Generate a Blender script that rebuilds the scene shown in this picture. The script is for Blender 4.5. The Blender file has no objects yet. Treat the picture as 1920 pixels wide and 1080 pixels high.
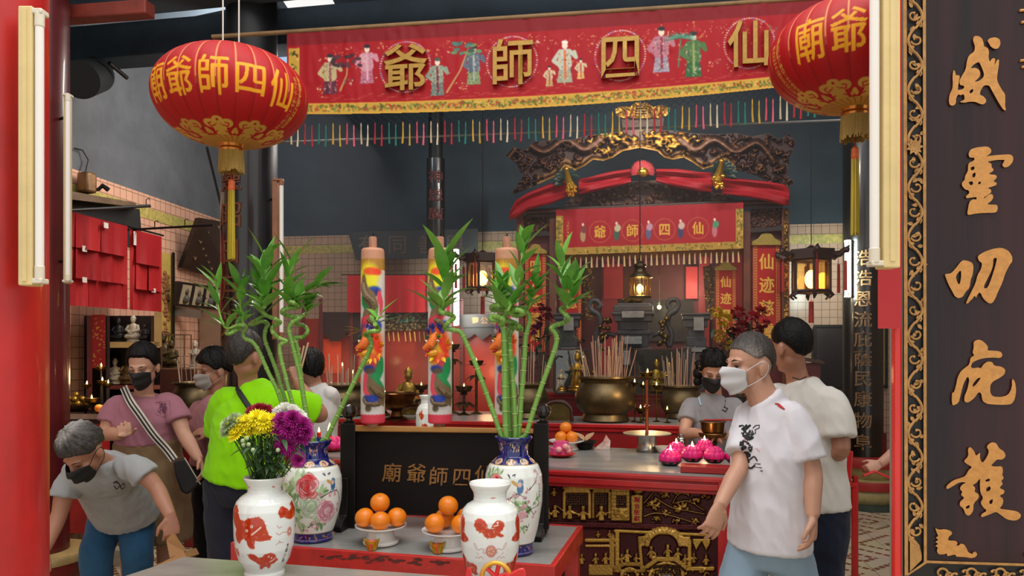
import bpy,bmesh,math,random
import numpy as np
from mathutils import Vector,Matrix,noise
R=math.radians
random.seed(7)
SC=bpy.context.scene
COL=SC.collection
# ---------------------------------------------------------------- camera, light, exposure
F,HZ,EYE=1400.0,655.0,1.6
cam_data=bpy.data.cameras.new('camera')
cam=bpy.data.objects.new('camera',cam_data)
COL.objects.link(cam)
cam.location=(0,0,EYE)
cam.rotation_euler=(R(90),0,0)
cam_data.sensor_width=36
cam_data.lens=36*F/1920
cam_data.shift_y=(HZ-540)/1920
cam_data.clip_start=0.05
SC.camera=cam
vs=SC.view_settings
vs.view_transform='Standard'
vs.look='None'
vs.gamma=1
vs.use_curve_mapping=False
vs.exposure=0.0
world=bpy.data.worlds.new('sky')
SC.world=world
world.use_nodes=True
bgn=world.node_tree.nodes['Background']
bgn.inputs[0].default_value=(1.0,0.985,0.96,1)
bgn.inputs[1].default_value=0.98
def lamp(name,kind,loc,power,color=(1,1,1),size=0.1,size_y=None,rot=None,parent=None):
 l=bpy.data.lights.new(name,kind)
 l.energy=power
 l.color=color
 if kind == 'AREA':
  l.size=size
  if size_y:
   l.shape='RECTANGLE'
   l.size_y=size_y
 else:
  l.shadow_soft_size=size
 o=bpy.data.objects.new(name,l)
 COL.objects.link(o)
 o.location=loc
 if rot:
  o.rotation_euler=rot
 return o
# daylight falling through the open airwell over the courtyard in front of the hall
lamp('airwell_daylight','AREA',(0.3,1.2,5.6),255,(1.0,0.98,0.95),5.0,4.0,(R(-8),0,0))
# ---------------------------------------------------------------- placing helpers
def P(px,py,d):
 return Vector(((px-960)/F*d,d,EYE-(py-HZ)/F*d))
def depth_on(py,z):
 return (EYE-z)*F/(py-HZ)
def G(px,py,z):
 return P(px,py,depth_on(py,z))
class Plane:
 """an upright plane through a point, turned by yaw (right side nearer when positive)"""
 def __init__(s,px,d,yaw):
  s.o=P(px,HZ,d)
  s.ex=Vector((math.cos(R(yaw)),-math.sin(R(yaw)),0))
  s.n=Vector((-math.sin(R(yaw)),-math.cos(R(yaw)),0))   # towards the viewer
 def at(s,px,py,off=0.0):
  dr=P(px,py,1.0)-Vector((0,0,EYE))
  t=(s.o+s.n*off).dot(s.n)/dr.dot(s.n)
  # ray from the eye (0,0,EYE)
  e=Vector((0,0,EYE))
  t=(s.o+s.n*off-e).dot(s.n)/dr.dot(s.n)
  return e+dr*t
# ---------------------------------------------------------------- colours and materials
def lin(c):
 if isinstance(c,str):
  c=[int(c[i:i+2],16)/255 for i in (0,2,4)]
 return [x/12.92 if x <= 0.04045 else ((x+0.055)/1.055) ** 2.4 for x in c[:3]]
MATS={}
def mat(name,col='808080',rough=0.6,metal=0.0,var=0.0,vscale=8.0,bump=0.0,bscale=40.0,col2=None,
  stretch=None,spec=0.5,coat=0.0,sss=0.0,attr=None,emit=None,estr=0.0,sheen=0.0,alpha=1.0,trans=0.0):
 if name in MATS:
  return MATS[name]
 m=bpy.data.materials.new(name)
 m.use_nodes=True
 nt=m.node_tree
 b=nt.nodes['Principled BSDF']
 b.inputs['Roughness'].default_value=rough
 b.inputs['Metallic'].default_value=metal
 b.inputs['Specular IOR Level'].default_value=spec
 b.inputs['Coat Weight'].default_value=coat
 b.inputs['Coat Roughness'].default_value=0.08
 b.inputs['Sheen Weight'].default_value=sheen
 b.inputs['Alpha'].default_value=alpha
 b.inputs['Transmission Weight'].default_value=trans
 if sss:
  b.inputs['Subsurface Weight'].default_value=sss
  b.inputs['Subsurface Radius'].default_value=(0.012,0.005,0.003)
 c=lin(col)
 tc=None
 def coords():
  nonlocal tc
  if tc is None:
   tc=nt.nodes.new('ShaderNodeTexCoord')
   mp=nt.nodes.new('ShaderNodeMapping')
   if stretch:
    mp.inputs['Scale'].default_value=stretch
   nt.links.new(tc.outputs['Object'],mp.inputs[0])
   tc=mp
  return tc.outputs[0]
 src=None
 if attr:
  a=nt.nodes.new('ShaderNodeAttribute')
  a.attribute_name=attr
  src=a.outputs['Color']
 if var > 0 or col2:
  nz=nt.nodes.new('ShaderNodeTexNoise')
  nz.inputs['Scale'].default_value=vscale
  nz.inputs['Detail'].default_value=5
  nz.inputs['Roughness'].default_value=0.65
  nt.links.new(coords(),nz.inputs['Vector'])
  cr=nt.nodes.new('ShaderNodeValToRGB')
  cr.color_ramp.elements[0].position=0.35
  cr.color_ramp.elements[1].position=0.68
  nt.links.new(nz.outputs[0],cr.inputs[0])
  if src is None:
   d=lin(col2) if col2 else [x*(1-var) for x in c]
   cr.color_ramp.elements[0].color=(*d,1)
   cr.color_ramp.elements[1].color=(*[min(1,x*(1+var*0.4)) for x in c],1)
   src=cr.outputs[0]
  else:
   cr.color_ramp.elements[0].color=(1-var,)*3+(1,)
   cr.color_ramp.elements[1].color=(1,1,1,1)
   mx=nt.nodes.new('ShaderNodeMix')
   mx.data_type='RGBA'
   mx.blend_type='MULTIPLY'
   mx.inputs[0].default_value=1
   nt.links.new(src,mx.inputs[6])
   nt.links.new(cr.outputs[0],mx.inputs[7])
   src=mx.outputs[2]
 if src is not None:
  nt.links.new(src,b.inputs['Base Color'])
 else:
  b.inputs['Base Color'].default_value=(*c,1)
 if bump > 0:
  nz=nt.nodes.new('ShaderNodeTexNoise')
  nz.inputs['Scale'].default_value=bscale
  nz.inputs['Detail'].default_value=4
  nt.links.new(coords(),nz.inputs['Vector'])
  bp=nt.nodes.new('ShaderNodeBump')
  bp.inputs['Strength'].default_value=bump
  bp.inputs['Distance'].default_value=0.01
  nt.links.new(nz.outputs[0],bp.inputs['Height'])
  nt.links.new(bp.outputs[0],b.inputs['Normal'])
 if emit:
  b.inputs['Emission Color'].default_value=(*lin(emit),1)
  b.inputs['Emission Strength'].default_value=estr
 MATS[name]=m
 return m
def glass_mat(name,tint='ffffff',k=0.12,rough=0.03):
 if name in MATS:
  return MATS[name]
 m=bpy.data.materials.new(name)
 m.use_nodes=True
 nt=m.node_tree
 nt.nodes.clear()
 out=nt.nodes.new('ShaderNodeOutputMaterial')
 t=nt.nodes.new('ShaderNodeBsdfTransparent')
 t.inputs[0].default_value=(*lin(tint),1)
 g=nt.nodes.new('ShaderNodeBsdfGlossy')
 g.inputs['Roughness'].default_value=rough
 x=nt.nodes.new('ShaderNodeMixShader')
 x.inputs[0].default_value=k
 nt.links.new(t.outputs[0],x.inputs[1])
 nt.links.new(g.outputs[0],x.inputs[2])
 nt.links.new(x.outputs[0],out.inputs[0])
 MATS[name]=m
 return m
M_ATTR=lambda name,rough=0.6,**k: mat(name,rough=rough,attr='Col',**k)
# ---------------------------------------------------------------- things and parts
def tag(o,label,cat,group=None):
 o['label']=label
 o['category']=cat
 if group:
  o['group']=group
 return o
def thing(name,label,cat,loc=(0,0,0),rotz=0.0,group=None):
 o=bpy.data.objects.new(name,None)
 o.empty_display_size=0.05
 COL.objects.link(o)
 o.location=loc
 o.rotation_euler=(0,0,rotz)
 return tag(o,label,cat,group)
def xf(parent):
 """world matrix of a thing or part (only top-level objects carry transforms)"""
 p=parent
 while p.parent:
  p=p.parent
 return Matrix.Translation(p.location) @ p.rotation_euler.to_matrix().to_4x4()
class MB:
 """collects geometry in numpy-friendly lists; build() links ONE mesh object"""
 def __init__(s):
  s.v,s.f,s.c=[],[],[]
  s.col=None
 def add(s,vs,fs,col=None):
  n=len(s.v)
  s.v.extend([tuple(v) for v in vs])
  s.f.extend([tuple(i+n for i in f) for f in fs])
  cc=col if col is not None else s.col
  s.c.extend([cc]*len(vs))
  return s
 def box(s,c,size,rz=0.0,rot=None,col=None,taper=1.0):
  x,y,z=[a/2 for a in size]
  m=rot if rot is not None else Matrix.Rotation(rz,3,'Z')
  pts=[]
  for k,(sx,sy,sz) in enumerate([(-1,-1,-1),(1,-1,-1),(1,1,-1),(-1,1,-1),(-1,-1,1),(1,-1,1),(1,1,1),(-1,1,1)]):
   t=taper if sz > 0 else 1
   pts.append(Vector(c)+m @ Vector((sx*x*t,sy*y*t,sz*z)))
  return s.add(pts,[(0,3,2,1),(4,5,6,7),(0,1,5,4),(1,2,6,5),(2,3,7,6),(3,0,4,7)],col)
 def tube(s,pts,rad,seg=10,cap=True,col=None,side=None,ratio=1.0,closed=False):
  pts=[Vector(p) for p in pts]
  n=len(pts)
  if not isinstance(rad,(list,tuple)):
   rad=[rad]*n
  rings=[]
  prev=None
  for i,p in enumerate(pts):
   if closed:
    t=pts[(i+1) % n]-pts[i-1]
   else:
    t=pts[min(i+1,n-1)]-pts[max(i-1,0)]
   if t.length < 1e-9:
    t=Vector((0,0,1))
   t.normalize()
   if prev is None:
    a=Vector(side) if side is not None else (Vector((1,0,0)) if abs(t.x) < 0.8 else Vector((0,1,0)))
   else:
    a=prev
   a=a-t*a.dot(t)
   if a.length < 1e-6:
    a=Vector((0,1,0))-t*t.y
   a.normalize()
   prev=a
   b=t.cross(a)
   r=rad[i]
   ra,rb=r if isinstance(r,(list,tuple)) else (r,r*ratio)
   rings.append([p+a*(ra*math.cos(2*math.pi*k/seg))+b*(rb*math.sin(2*math.pi*k/seg)) for k in range(seg)])
  vs,fs=[],[]
  for r in rings:
   vs += r
  m=n if closed else n-1
  for i in range(m):
   j=(i+1) % n
   for k in range(seg):
    l=(k+1) % seg
    fs.append((i*seg+k,i*seg+l,j*seg+l,j*seg+k))
  if cap and not closed:
   fs.append(tuple(range(seg-1,-1,-1)))
   fs.append(tuple((n-1)*seg+k for k in range(seg)))
  return s.add(vs,fs,col)
 def lathe(s,prof,seg=32,c=(0,0,0),col=None,cap=True,sx=1.0,sy=1.0,flute=None):
  vs,fs=[],[]
  c=Vector(c)
  for (r,z) in prof:
   for k in range(seg):
    a=2*math.pi*k/seg
    q=r*(1+(flute[0]*math.cos(flute[1]*a) if flute else 0))
    vs.append(c+Vector((q*sx*math.cos(a),q*sy*math.sin(a),z)))
  for i in range(len(prof)-1):
   for k in range(seg):
    l=(k+1) % seg
    fs.append((i*seg+k,i*seg+l,(i+1)*seg+l,(i+1)*seg+k))
  if cap:
   fs.append(tuple(range(seg-1,-1,-1)))
   fs.append(tuple((len(prof)-1)*seg+k for k in range(seg)))
  return s.add(vs,fs,col)
 def ball(s,c,r,seg=16,rings=10,rot=None,col=None):
  if not isinstance(r,(list,tuple)):
   r=(r,r,r)
  vs,fs=[],[]
  m=rot if rot is not None else Matrix.Identity(3)
  c=Vector(c)
  for i in range(rings+1):
   t=math.pi*i/rings
   for k in range(seg):
    a=2*math.pi*k/seg
    vs.append(c+m @ Vector((r[0]*math.sin(t)*math.cos(a),r[1]*math.sin(t)*math.sin(a),-r[2]*math.cos(t))))
  for i in range(rings):
   for k in range(seg):
    l=(k+1) % seg
    fs.append((i*seg+k,i*seg+l,(i+1)*seg+l,(i+1)*seg+k))
  return s.add(vs,fs,col)
 def prism(s,front,back,col=None):
  """solid between two matching outlines"""
  n=len(front)
  vs=list(front)+list(back)
  fs=[tuple(range(n)),tuple(range(2*n-1,n-1,-1))]
  for i in range(n):
   j=(i+1) % n
   fs.append((i,n+i,n+j,j))
  return s.add(vs,fs,col)
 def slab(s,pl,quad,o1,o0=0.0,col=None):
  """outline of pixels on an upright plane given thickness from offset o0 to o1"""
  return s.prism([pl.at(x,y,o1) for x,y in quad],[pl.at(x,y,o0) for x,y in quad],col)
 def leaf(s,base,d,length,width,up=(0,0,1),droop=0.3,n=5,fold=0.25,col=None):
  base,d,up=Vector(base),Vector(d).normalized(),Vector(up)
  side=d.cross(up)
  if side.length < 1e-3:
   side=Vector((1,0,0))
  side.normalize()
  nrm=side.cross(d)
  vs,fs=[],[]
  for i in range(n+1):
   t=i/n
   w=width*0.5*(math.sin(math.pi*min(1,t ** 0.75))+0.02) if i < n else 0.0005
   p=base+d*(length*t)-Vector((0,0,1))*(droop*length*t*t)
   vs += [p-side*w+nrm*(w*fold),p,p+side*w+nrm*(w*fold)]
  for i in range(n):
   a=3*i
   fs += [(a,a+1,a+4,a+3),(a+1,a+2,a+5,a+4)]
  return s.add(vs,fs,col)
 def build(s,name,m,parent=None,smooth=True,bevel=0.0,subsurf=0,solid=0.0,angle=None):
  me=bpy.data.meshes.new(name)
  vs=s.v
  if parent is not None:
   inv=xf(parent).inverted()
   vs=[inv @ Vector(v) for v in vs]
  me.from_pydata([tuple(v) for v in vs],[],s.f)
  if any(c is not None for c in s.c):
   a=me.color_attributes.new('Col','FLOAT_COLOR','POINT')
   cache={}
   data=[]
   for c in s.c:
    k=c if c is not None else '808080'
    kk=k if isinstance(k,str) else tuple(k)
    if kk not in cache:
     cache[kk]=lin(k)+[1]
    data += cache[kk]
   a.data.foreach_set('color',data)
  me.materials.append(m)
  bm=bmesh.new()
  bm.from_mesh(me)
  bmesh.ops.recalc_face_normals(bm,faces=bm.faces)
  bm.to_mesh(me)
  bm.free()
  if smooth:
   me.shade_smooth()
   me.set_sharp_from_angle(angle=R(angle if angle else 38))
  o=bpy.data.objects.new(name,me)
  COL.objects.link(o)
  if parent is not None:
   o.parent=parent
  if bevel:
   b=o.modifiers.new('bevel','BEVEL')
   b.width=bevel
   b.segments=2
   b.limit_method='ANGLE'
  if subsurf:
   o.modifiers.new('sub','SUBSURF').levels=subsurf
   o.modifiers['sub'].render_levels=subsurf
  if solid:
   q=o.modifiers.new('solid','SOLIDIFY')
   q.thickness=solid
  return o
def structure(o):
 o['kind']='structure'
 return o
def np_mesh(name,V,Q,m,parent=None,cols=None,smooth=True):
 me=bpy.data.meshes.new(name)
 V=np.asarray(V,dtype=np.float32)
 if parent is not None:
  inv=np.array(xf(parent).inverted())
  V=V @ inv[:3,:3].T+inv[:3,3]
 me.vertices.add(len(V))
 me.vertices.foreach_set('co',V.astype(np.float32).ravel())
 n=len(Q)
 k=Q.shape[1]
 me.loops.add(n*k)
 me.loops.foreach_set('vertex_index',Q.astype(np.int32).ravel())
 me.polygons.add(n)
 me.polygons.foreach_set('loop_start',np.arange(0,n*k,k,dtype=np.int32))
 me.polygons.foreach_set('loop_total',np.full(n,k,dtype=np.int32))
 me.update(calc_edges=True)
 if cols is not None:
  a=me.color_attributes.new('Col','FLOAT_COLOR','POINT')
  c=np.clip(np.asarray(cols,dtype=np.float32).reshape(-1,3),0,1)
  c=np.where(c <= 0.04045,c/12.92,((c+0.055)/1.055) ** 2.4)
  a.data.foreach_set('color',np.concatenate([c,np.ones((len(c),1))],1).astype(np.float32).ravel())
 me.materials.append(m)
 if smooth:
  me.shade_smooth()
 o=bpy.data.objects.new(name,me)
 COL.objects.link(o)
 if parent is not None:
  o.parent=parent
 return o
def grid_quads(nu,nv,wrap=False):
 i,j=np.meshgrid(np.arange(nv-1),np.arange(nu if wrap else nu-1),indexing='ij')
 j2=(j+1) % nu
 return np.stack([i*nu+j,(i+1)*nu+j,(i+1)*nu+j2,i*nu+j2],-1).reshape(-1,4)
def hexc(c):
 return np.array([int(c[i:i+2],16)/255 for i in (0,2,4)]) if isinstance(c,str) else np.array(c,float)
def glyph_faces(ch,cache={}):
 """triangulated face outlines of one character of the built-in font, in em units, y up"""
 if ch not in cache:
  c=bpy.data.curves.new('g','FONT')
  c.body=ch
  o=bpy.data.objects.new('g',c)
  COL.objects.link(o)
  dg=bpy.context.evaluated_depsgraph_get()
  ev=o.evaluated_get(dg)
  me=ev.to_mesh()
  co=np.array([v.co[:2] for v in me.vertices])
  cache[ch]=[co[list(p.vertices)] for p in me.polygons]
  ev.to_mesh_clear()
  bpy.data.objects.remove(o)
  bpy.data.curves.remove(c)
 return cache[ch]
class Canvas:
 """paints a surface's own pattern (y down); values are read per vertex of a fine mesh"""
 def __init__(s,x0,y0,x1,y1,w,bg='ffffff',ch=3):
  s.x0,s.y0,s.x1,s.y1=x0,y0,x1,y1
  s.w=w
  s.h=max(2,int(round(w*(y1-y0)/(x1-x0))))
  s.k=(w-1)/(x1-x0)
  s.a=np.zeros((s.h,w,ch))
  s.a[:]=hexc(bg) if ch == 3 else bg
  s.ch=ch
 def _box(s,pts,pad):
  p=(np.asarray(pts,float)-[s.x0,s.y0])*s.k
  lo=np.floor(p.min(0)-pad).astype(int)
  hi=np.ceil(p.max(0)+pad).astype(int)+1
  xa,ya=max(lo[0],0),max(lo[1],0)
  xb,yb=min(hi[0],s.w),min(hi[1],s.h)
  if xa >= xb or ya >= yb:
   return None
  Y,X=np.mgrid[ya:yb,xa:xb].astype(float)
  return p,X,Y,slice(ya,yb),slice(xa,xb)
 def _put(s,sy,sx,al,col):
  c=hexc(col) if s.ch == 3 else np.array([col])
  s.a[sy,sx]=s.a[sy,sx]*(1-al[...,None])+c*al[...,None]
 def poly(s,pts,col,alpha=1.0):
  r=s._box(pts,1)
  if r is None:
   return s
  p,X,Y,sy,sx=r
  ins=np.zeros(X.shape,bool)
  q=np.roll(p,-1,0)
  for (ax,ay),(bx,by) in zip(p,q):
   if ay == by:
    continue
   c=(ay > Y) != (by > Y)
   ins ^= c & (X < (bx-ax)*(Y-ay)/(by-ay)+ax)
  s._put(sy,sx,ins*float(alpha),col)
  return s
 def stroke(s,pts,w,col,w1=None,soft=0.5,alpha=1.0):
  w1=w if w1 is None else w1
  n=len(pts)
  r=s._box(pts,max(w,w1)*s.k+2)
  if r is None:
   return s
  p,X,Y,sy,sx=r
  al=np.zeros(X.shape)
  for i in range(n-1):
   a,b=p[i],p[i+1]
   d=b-a
   L=max(1e-9,d @ d)
   t=np.clip(((X-a[0])*d[0]+(Y-a[1])*d[1])/L,0,1)
   dist=np.hypot(X-a[0]-t*d[0],Y-a[1]-t*d[1])
   ww=(w+(w1-w)*(i+t)/max(1,n-1))*s.k*0.5
   al=np.maximum(al,np.clip((ww-dist)/max(soft*s.k*2,0.6)+0.5,0,1))
  s._put(sy,sx,al*alpha,col)
  return s
 def blob(s,cx,cy,rx,ry,col,rot=0.0,soft=0.15,alpha=1.0):
  m=max(rx,ry)*1.3
  r=s._box([(cx-m,cy-m),(cx+m,cy+m)],1)
  if r is None:
   return s
  p,X,Y,sy,sx=r
  c=((cx-s.x0)*s.k,(cy-s.y0)*s.k)
  ca,sa=math.cos(R(rot)),math.sin(R(rot))
  u=((X-c[0])*ca+(Y-c[1])*sa)/(rx*s.k)
  v=(-(X-c[0])*sa+(Y-c[1])*ca)/(ry*s.k)
  s._put(sy,sx,np.clip((1-np.hypot(u,v))/soft+0.5,0,1)*alpha,col)
  return s
 def text(s,ch,cx,cy,w,h,col,alpha=1.0,rot=0.0,bold=0.0):
  ca,sa=math.cos(R(rot)),math.sin(R(rot))
  offs=[(0,0)] if not bold else [(0,0),(bold,0),(-bold,0),(0,bold),(0,-bold)]
  for ox,oy in offs:
   for f in glyph_faces(ch):
    x=(f[:,0]-0.5)*w
    y=-(f[:,1]-0.38)*h
    s.poly(np.stack([cx+ox+x*ca-y*sa,cy+oy+x*sa+y*ca],1),col,alpha)
  return s
 def blur(s,n=1):
  for _ in range(n):
   for ax in (0,1):
    p=np.concatenate([np.take(s.a,[0],ax),s.a,np.take(s.a,[-1],ax)],ax)
    m=s.a.shape[ax]
    s.a=(np.take(p,range(0,m),ax)+2*np.take(p,range(1,m+1),ax)+np.take(p,range(2,m+2),ax))/4
  return s
 def speckle(s,amt,rng=np.random.RandomState(3),size=1):
  nz=rng.rand(s.h // size+1,s.w // size+1)
  nz=np.kron(nz,np.ones((size,size)))[:s.h,:s.w]
  s.a *= (1-amt+2*amt*nz)[...,None]
  return s
 def sample(s,X,Y):
  x=np.clip((np.asarray(X)-s.x0)*s.k,0,s.w-1.001)
  y=np.clip((np.asarray(Y)-s.y0)*s.k,0,s.h-1.001)
  i,j=y.astype(int),x.astype(int)
  fy,fx=(y-i)[...,None],(x-j)[...,None]
  i2,j2=np.minimum(i+1,s.h-1),np.minimum(j+1,s.w-1)
  return (s.a[i,j]*(1-fy)+s.a[i2,j]*fy)*(1-fx)+(s.a[i,j2]*(1-fy)+s.a[i2,j2]*fy)*fx
def vec_grid(pl,X,Y,off):
 """vectorised Plane.at for pixel arrays"""
 dx,dz=(X-960)/F,-(Y-HZ)/F
 den=dx*pl.n.x+pl.n.y
 num=pl.o.x*pl.n.x+pl.o.y*pl.n.y+off
 t=num/den
 return np.stack([dx*t,t+0*dx,EYE+dz*t],-1)
def relief(name,pl,cv,hm,m,parent,depth,base=0.0,back=True,nu=None,keep=None):
 """a carved or printed sheet on an upright plane: colours from cv, height from hm (0..1)"""
 ref=cv if cv is not None else hm
 nu=nu or ref.w
 nv=max(2,int(nu*(ref.y1-ref.y0)/(ref.x1-ref.x0)))
 X,Y=np.meshgrid(np.linspace(ref.x0,ref.x1,nu),np.linspace(ref.y0,ref.y1,nv))
 h=hm.sample(X,Y)[...,0] if hm is not None else 0*X
 V=vec_grid(pl,X,Y,base+depth*h).reshape(-1,3)
 Q=grid_quads(nu,nv)
 if keep is not None:
  k=keep.sample(X,Y)[...,0].ravel() > 0.5
  Q=Q[k[Q].all(1)]
 c=cv.sample(X,Y).reshape(-1,3) if cv is not None else None
 return np_mesh(name,V,Q,m,parent,c)
def glyph_solid(ch,fn,extrude,name,m,parent,offset=0.0,bev=0.0,w=1.0,h=1.0,res=3):
 """a raised character; fn maps (x, y, z) with x,y centred in [-.5,.5] to the world"""
 c=bpy.data.curves.new('g','FONT')
 c.body=ch
 c.offset=offset
 c.extrude=extrude
 c.bevel_depth=bev
 c.bevel_resolution=1
 c.resolution_u=res
 return _curve_solid(c,lambda x,y,z: fn((x-0.5)*w,(y-0.38)*h,z),name,m,parent)
def outline_solid(loops,extrude,bev,fn,name,m,parent):
 c=bpy.data.curves.new('g','CURVE')
 c.dimensions='2D'
 c.fill_mode='BOTH'
 c.extrude=extrude
 c.bevel_depth=bev
 c.bevel_resolution=1
 for lp in loops:
  # one round of corner cutting keeps brush edges soft
  q=[]
  for a,b in zip(lp,lp[1:]+lp[:1]):
   q += [(a[0]*.78+b[0]*.22,a[1]*.78+b[1]*.22),(a[0]*.22+b[0]*.78,a[1]*.22+b[1]*.78)]
  sp=c.splines.new('POLY')
  sp.points.add(len(q)-1)
  for i,(x,y) in enumerate(q):
   sp.points[i].co=(x,y,0,1)
  sp.use_cyclic_u=True
 return _curve_solid(c,fn,name,m,parent)
def _curve_solid(c,fn,name,m,parent):
 o=bpy.data.objects.new('g',c)
 COL.objects.link(o)
 dg=bpy.context.evaluated_depsgraph_get()
 ev=o.evaluated_get(dg)
 me0=ev.to_mesh()
 vs=[fn(*v.co) for v in me0.vertices]
 fs=[tuple(p.vertices) for p in me0.polygons]
 ev.to_mesh_clear()
 bpy.data.objects.remove(o)
 bpy.data.curves.remove(c)
 b=MB()
 b.add(vs,fs)
 return b.build(name,m,parent,smooth=True,angle=50)
def lathe_grid(name,prof,nu,nv,m,parent,c,paint=None,rot=0.0):
 """a finely meshed turned body; paint(theta, z01) -> colours"""
 pr=np.array(prof,float)
 seg=np.hypot(*np.diff(pr,axis=0).T)
 t=np.concatenate([[0],np.cumsum(seg)])/seg.sum()
 tt=np.linspace(0,1,nv)
 # smooth interpolation of the profile
 def sm(y):
  f=np.interp(tt,t,y)
  for _ in range(max(1,nv // 60)):
   f[1:-1]=(f[:-2]+2*f[1:-1]+f[2:])/4
  return f
 r,z=sm(pr[:,0]),sm(pr[:,1])
 th=np.linspace(0,2*np.pi,nu,endpoint=False)
 T,Rr=np.meshgrid(th,r)
 _,Z=np.meshgrid(th,z)
 V=np.stack([c[0]+Rr*np.sin(T+rot),c[1]-Rr*np.cos(T+rot),c[2]+Z],-1)
 TT=(T+np.pi) % (2*np.pi)-np.pi     # 0 faces the viewer
 cols=paint(TT,Z,Rr) if paint else None
 return np_mesh(name,V.reshape(-1,3),grid_quads(nu,nv,True),m,parent,cols)
def dup(root,loc,label=None,group=None,rotz=None,scale=None):
 r=root.copy()
 COL.objects.link(r)
 r.location=loc
 if rotz is not None:
  r.rotation_euler=(0,0,rotz)
 if scale is not None:
  r.scale=(scale,)*3
 if label:
  r['label']=label
 if group:
  r['group']=group
 for ch in list(root.children):
  c=ch.copy()
  COL.objects.link(c)
  c.parent=r
  for g in list(ch.children):
   d=g.copy()
   COL.objects.link(d)
   d.parent=c
 return r
def catmull(pts,n=4):
 pts=[Vector(p) for p in pts]
 out=[]
 for i in range(len(pts)-1):
  p0,p1,p2,p3=pts[max(i-1,0)],pts[i],pts[i+1],pts[min(i+2,len(pts)-1)]
  for k in range(n):
   t=k/n
   out.append(0.5*((2*p1)+(p2-p0)*t+(2*p0-5*p1+4*p2-p3)*t*t+(3*p1-p0-3*p2+p3)*t ** 3))
 out.append(pts[-1])
 return out
ORD=['first','second','third','fourth','fifth','sixth','seventh','eighth','ninth','tenth','eleventh','twelfth',
 'thirteenth','fourteenth','fifteenth','sixteenth','seventeenth','eighteenth','nineteenth','twentieth']
# ---------------------------------------------------------------- the hall itself
RED=mat('red_lacquer','b81a17',0.4,var=0.3,vscale=5,bump=0.06,bscale=25,stretch=(1,1,.4),coat=0.12)
DRED=mat('dark_red_lacquer','7a1216',0.42,var=0.3,vscale=6,stretch=(1,1,.3))
TABRED=mat('table_red','b8191c',0.35,var=0.22,vscale=9,coat=0.25)
BLACKWOOD=mat('black_wood','14100e',0.45,var=0.4,vscale=10,stretch=(1,1,.2),coat=0.05,spec=.3)
NAVY=mat('sooty_plaster','303f4b',0.85,var=0.35,vscale=1.3,bump=0.08,bscale=12)
GREYW=mat('grey_plaster','5c5f64',0.9,var=0.3,vscale=1.6,bump=0.1,bscale=8)
STEEL=mat('brushed_steel','a9a7a2',0.3,1.0,var=0.15,vscale=20)
BRASS=mat('aged_brass','6f5a2c',0.34,1.0,var=0.45,vscale=12,bump=0.05)
GOLD=mat('gilt','b07f2e',0.38,0.75,var=0.35,vscale=30)
BRIGHTGOLD=mat('bright_gold','e0a93a',0.25,0.9,var=0.2,vscale=20)
BATTEN=mat('cream_batten','dcc48a',0.45,var=0.12,vscale=6)
TUBEWHITE=mat('unlit_tube','e9e4dc',0.25)
LITTUBE=mat('lit_tube','ffffff',0.4,emit='eafff4',estr=9)
IRON=mat('black_iron','1c1a1a',0.5,0.6)
FLAME=mat('flame','ffd27a',0.5,emit='ffc766',estr=14)
def tile_material(name,col,grout,size,offset=0.0,var=0.1,rough=0.25,mortar=0.012):
 m=bpy.data.materials.new(name)
 m.use_nodes=True
 nt=m.node_tree
 b=nt.nodes['Principled BSDF']
 b.inputs['Roughness'].default_value=rough
 tc=nt.nodes.new('ShaderNodeUVMap')
 br=nt.nodes.new('ShaderNodeTexBrick')
 br.offset=offset
 br.inputs['Scale'].default_value=1
 br.inputs['Mortar Size'].default_value=mortar*size[1]*4
 br.inputs['Mortar Smooth'].default_value=0.2
 br.inputs['Brick Width'].default_value=size[0]
 br.inputs['Row Height'].default_value=size[1]
 c=lin(col)
 br.inputs['Color1'].default_value=(*c,1)
 br.inputs['Color2'].default_value=(*[x*(1-var) for x in c],1)
 br.inputs['Mortar'].default_value=(*lin(grout),1)
 nt.links.new(tc.outputs[0],br.inputs['Vector'])
 nt.links.new(br.outputs['Color'],b.inputs['Base Color'])
 bp=nt.nodes.new('ShaderNodeBump')
 bp.inputs['Strength'].default_value=0.35
 bp.inputs['Distance'].default_value=0.004
 bp.invert=True
 nt.links.new(br.outputs['Fac'],bp.inputs['Height'])
 nt.links.new(bp.outputs[0],b.inputs['Normal'])
 return m
def quad_uv(name,a,b,z0,z1,m,thick=0.12):
 """an upright wall from a to b (xy), given real thickness away from the room, uv in metres"""
 a,b=Vector((*a,0)),Vector((*b,0))
 L=(b-a).length
 d=(b-a)/L
 n=Vector((-d.y,d.x,0))*thick
 vs=[a+Vector((0,0,z0)),b+Vector((0,0,z0)),b+Vector((0,0,z1)),a+Vector((0,0,z1))]
 vs += [v+n for v in vs]
 me=bpy.data.meshes.new(name)
 me.from_pydata([tuple(v) for v in vs],[],[(0,1,2,3),(7,6,5,4),(0,4,5,1),(1,5,6,2),(2,6,7,3),(3,7,4,0)])
 uv=me.uv_layers.new(name='UVMap')
 for p in me.polygons:
  for li in p.loop_indices:
   i=me.loops[li].vertex_index % 4
   uv.data[li].uv=((0,z0),(L,z0),(L,z1),(0,z1))[i]
 me.materials.append(m)
 o=bpy.data.objects.new(name,me)
 COL.objects.link(o)
 return structure(o)
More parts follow.
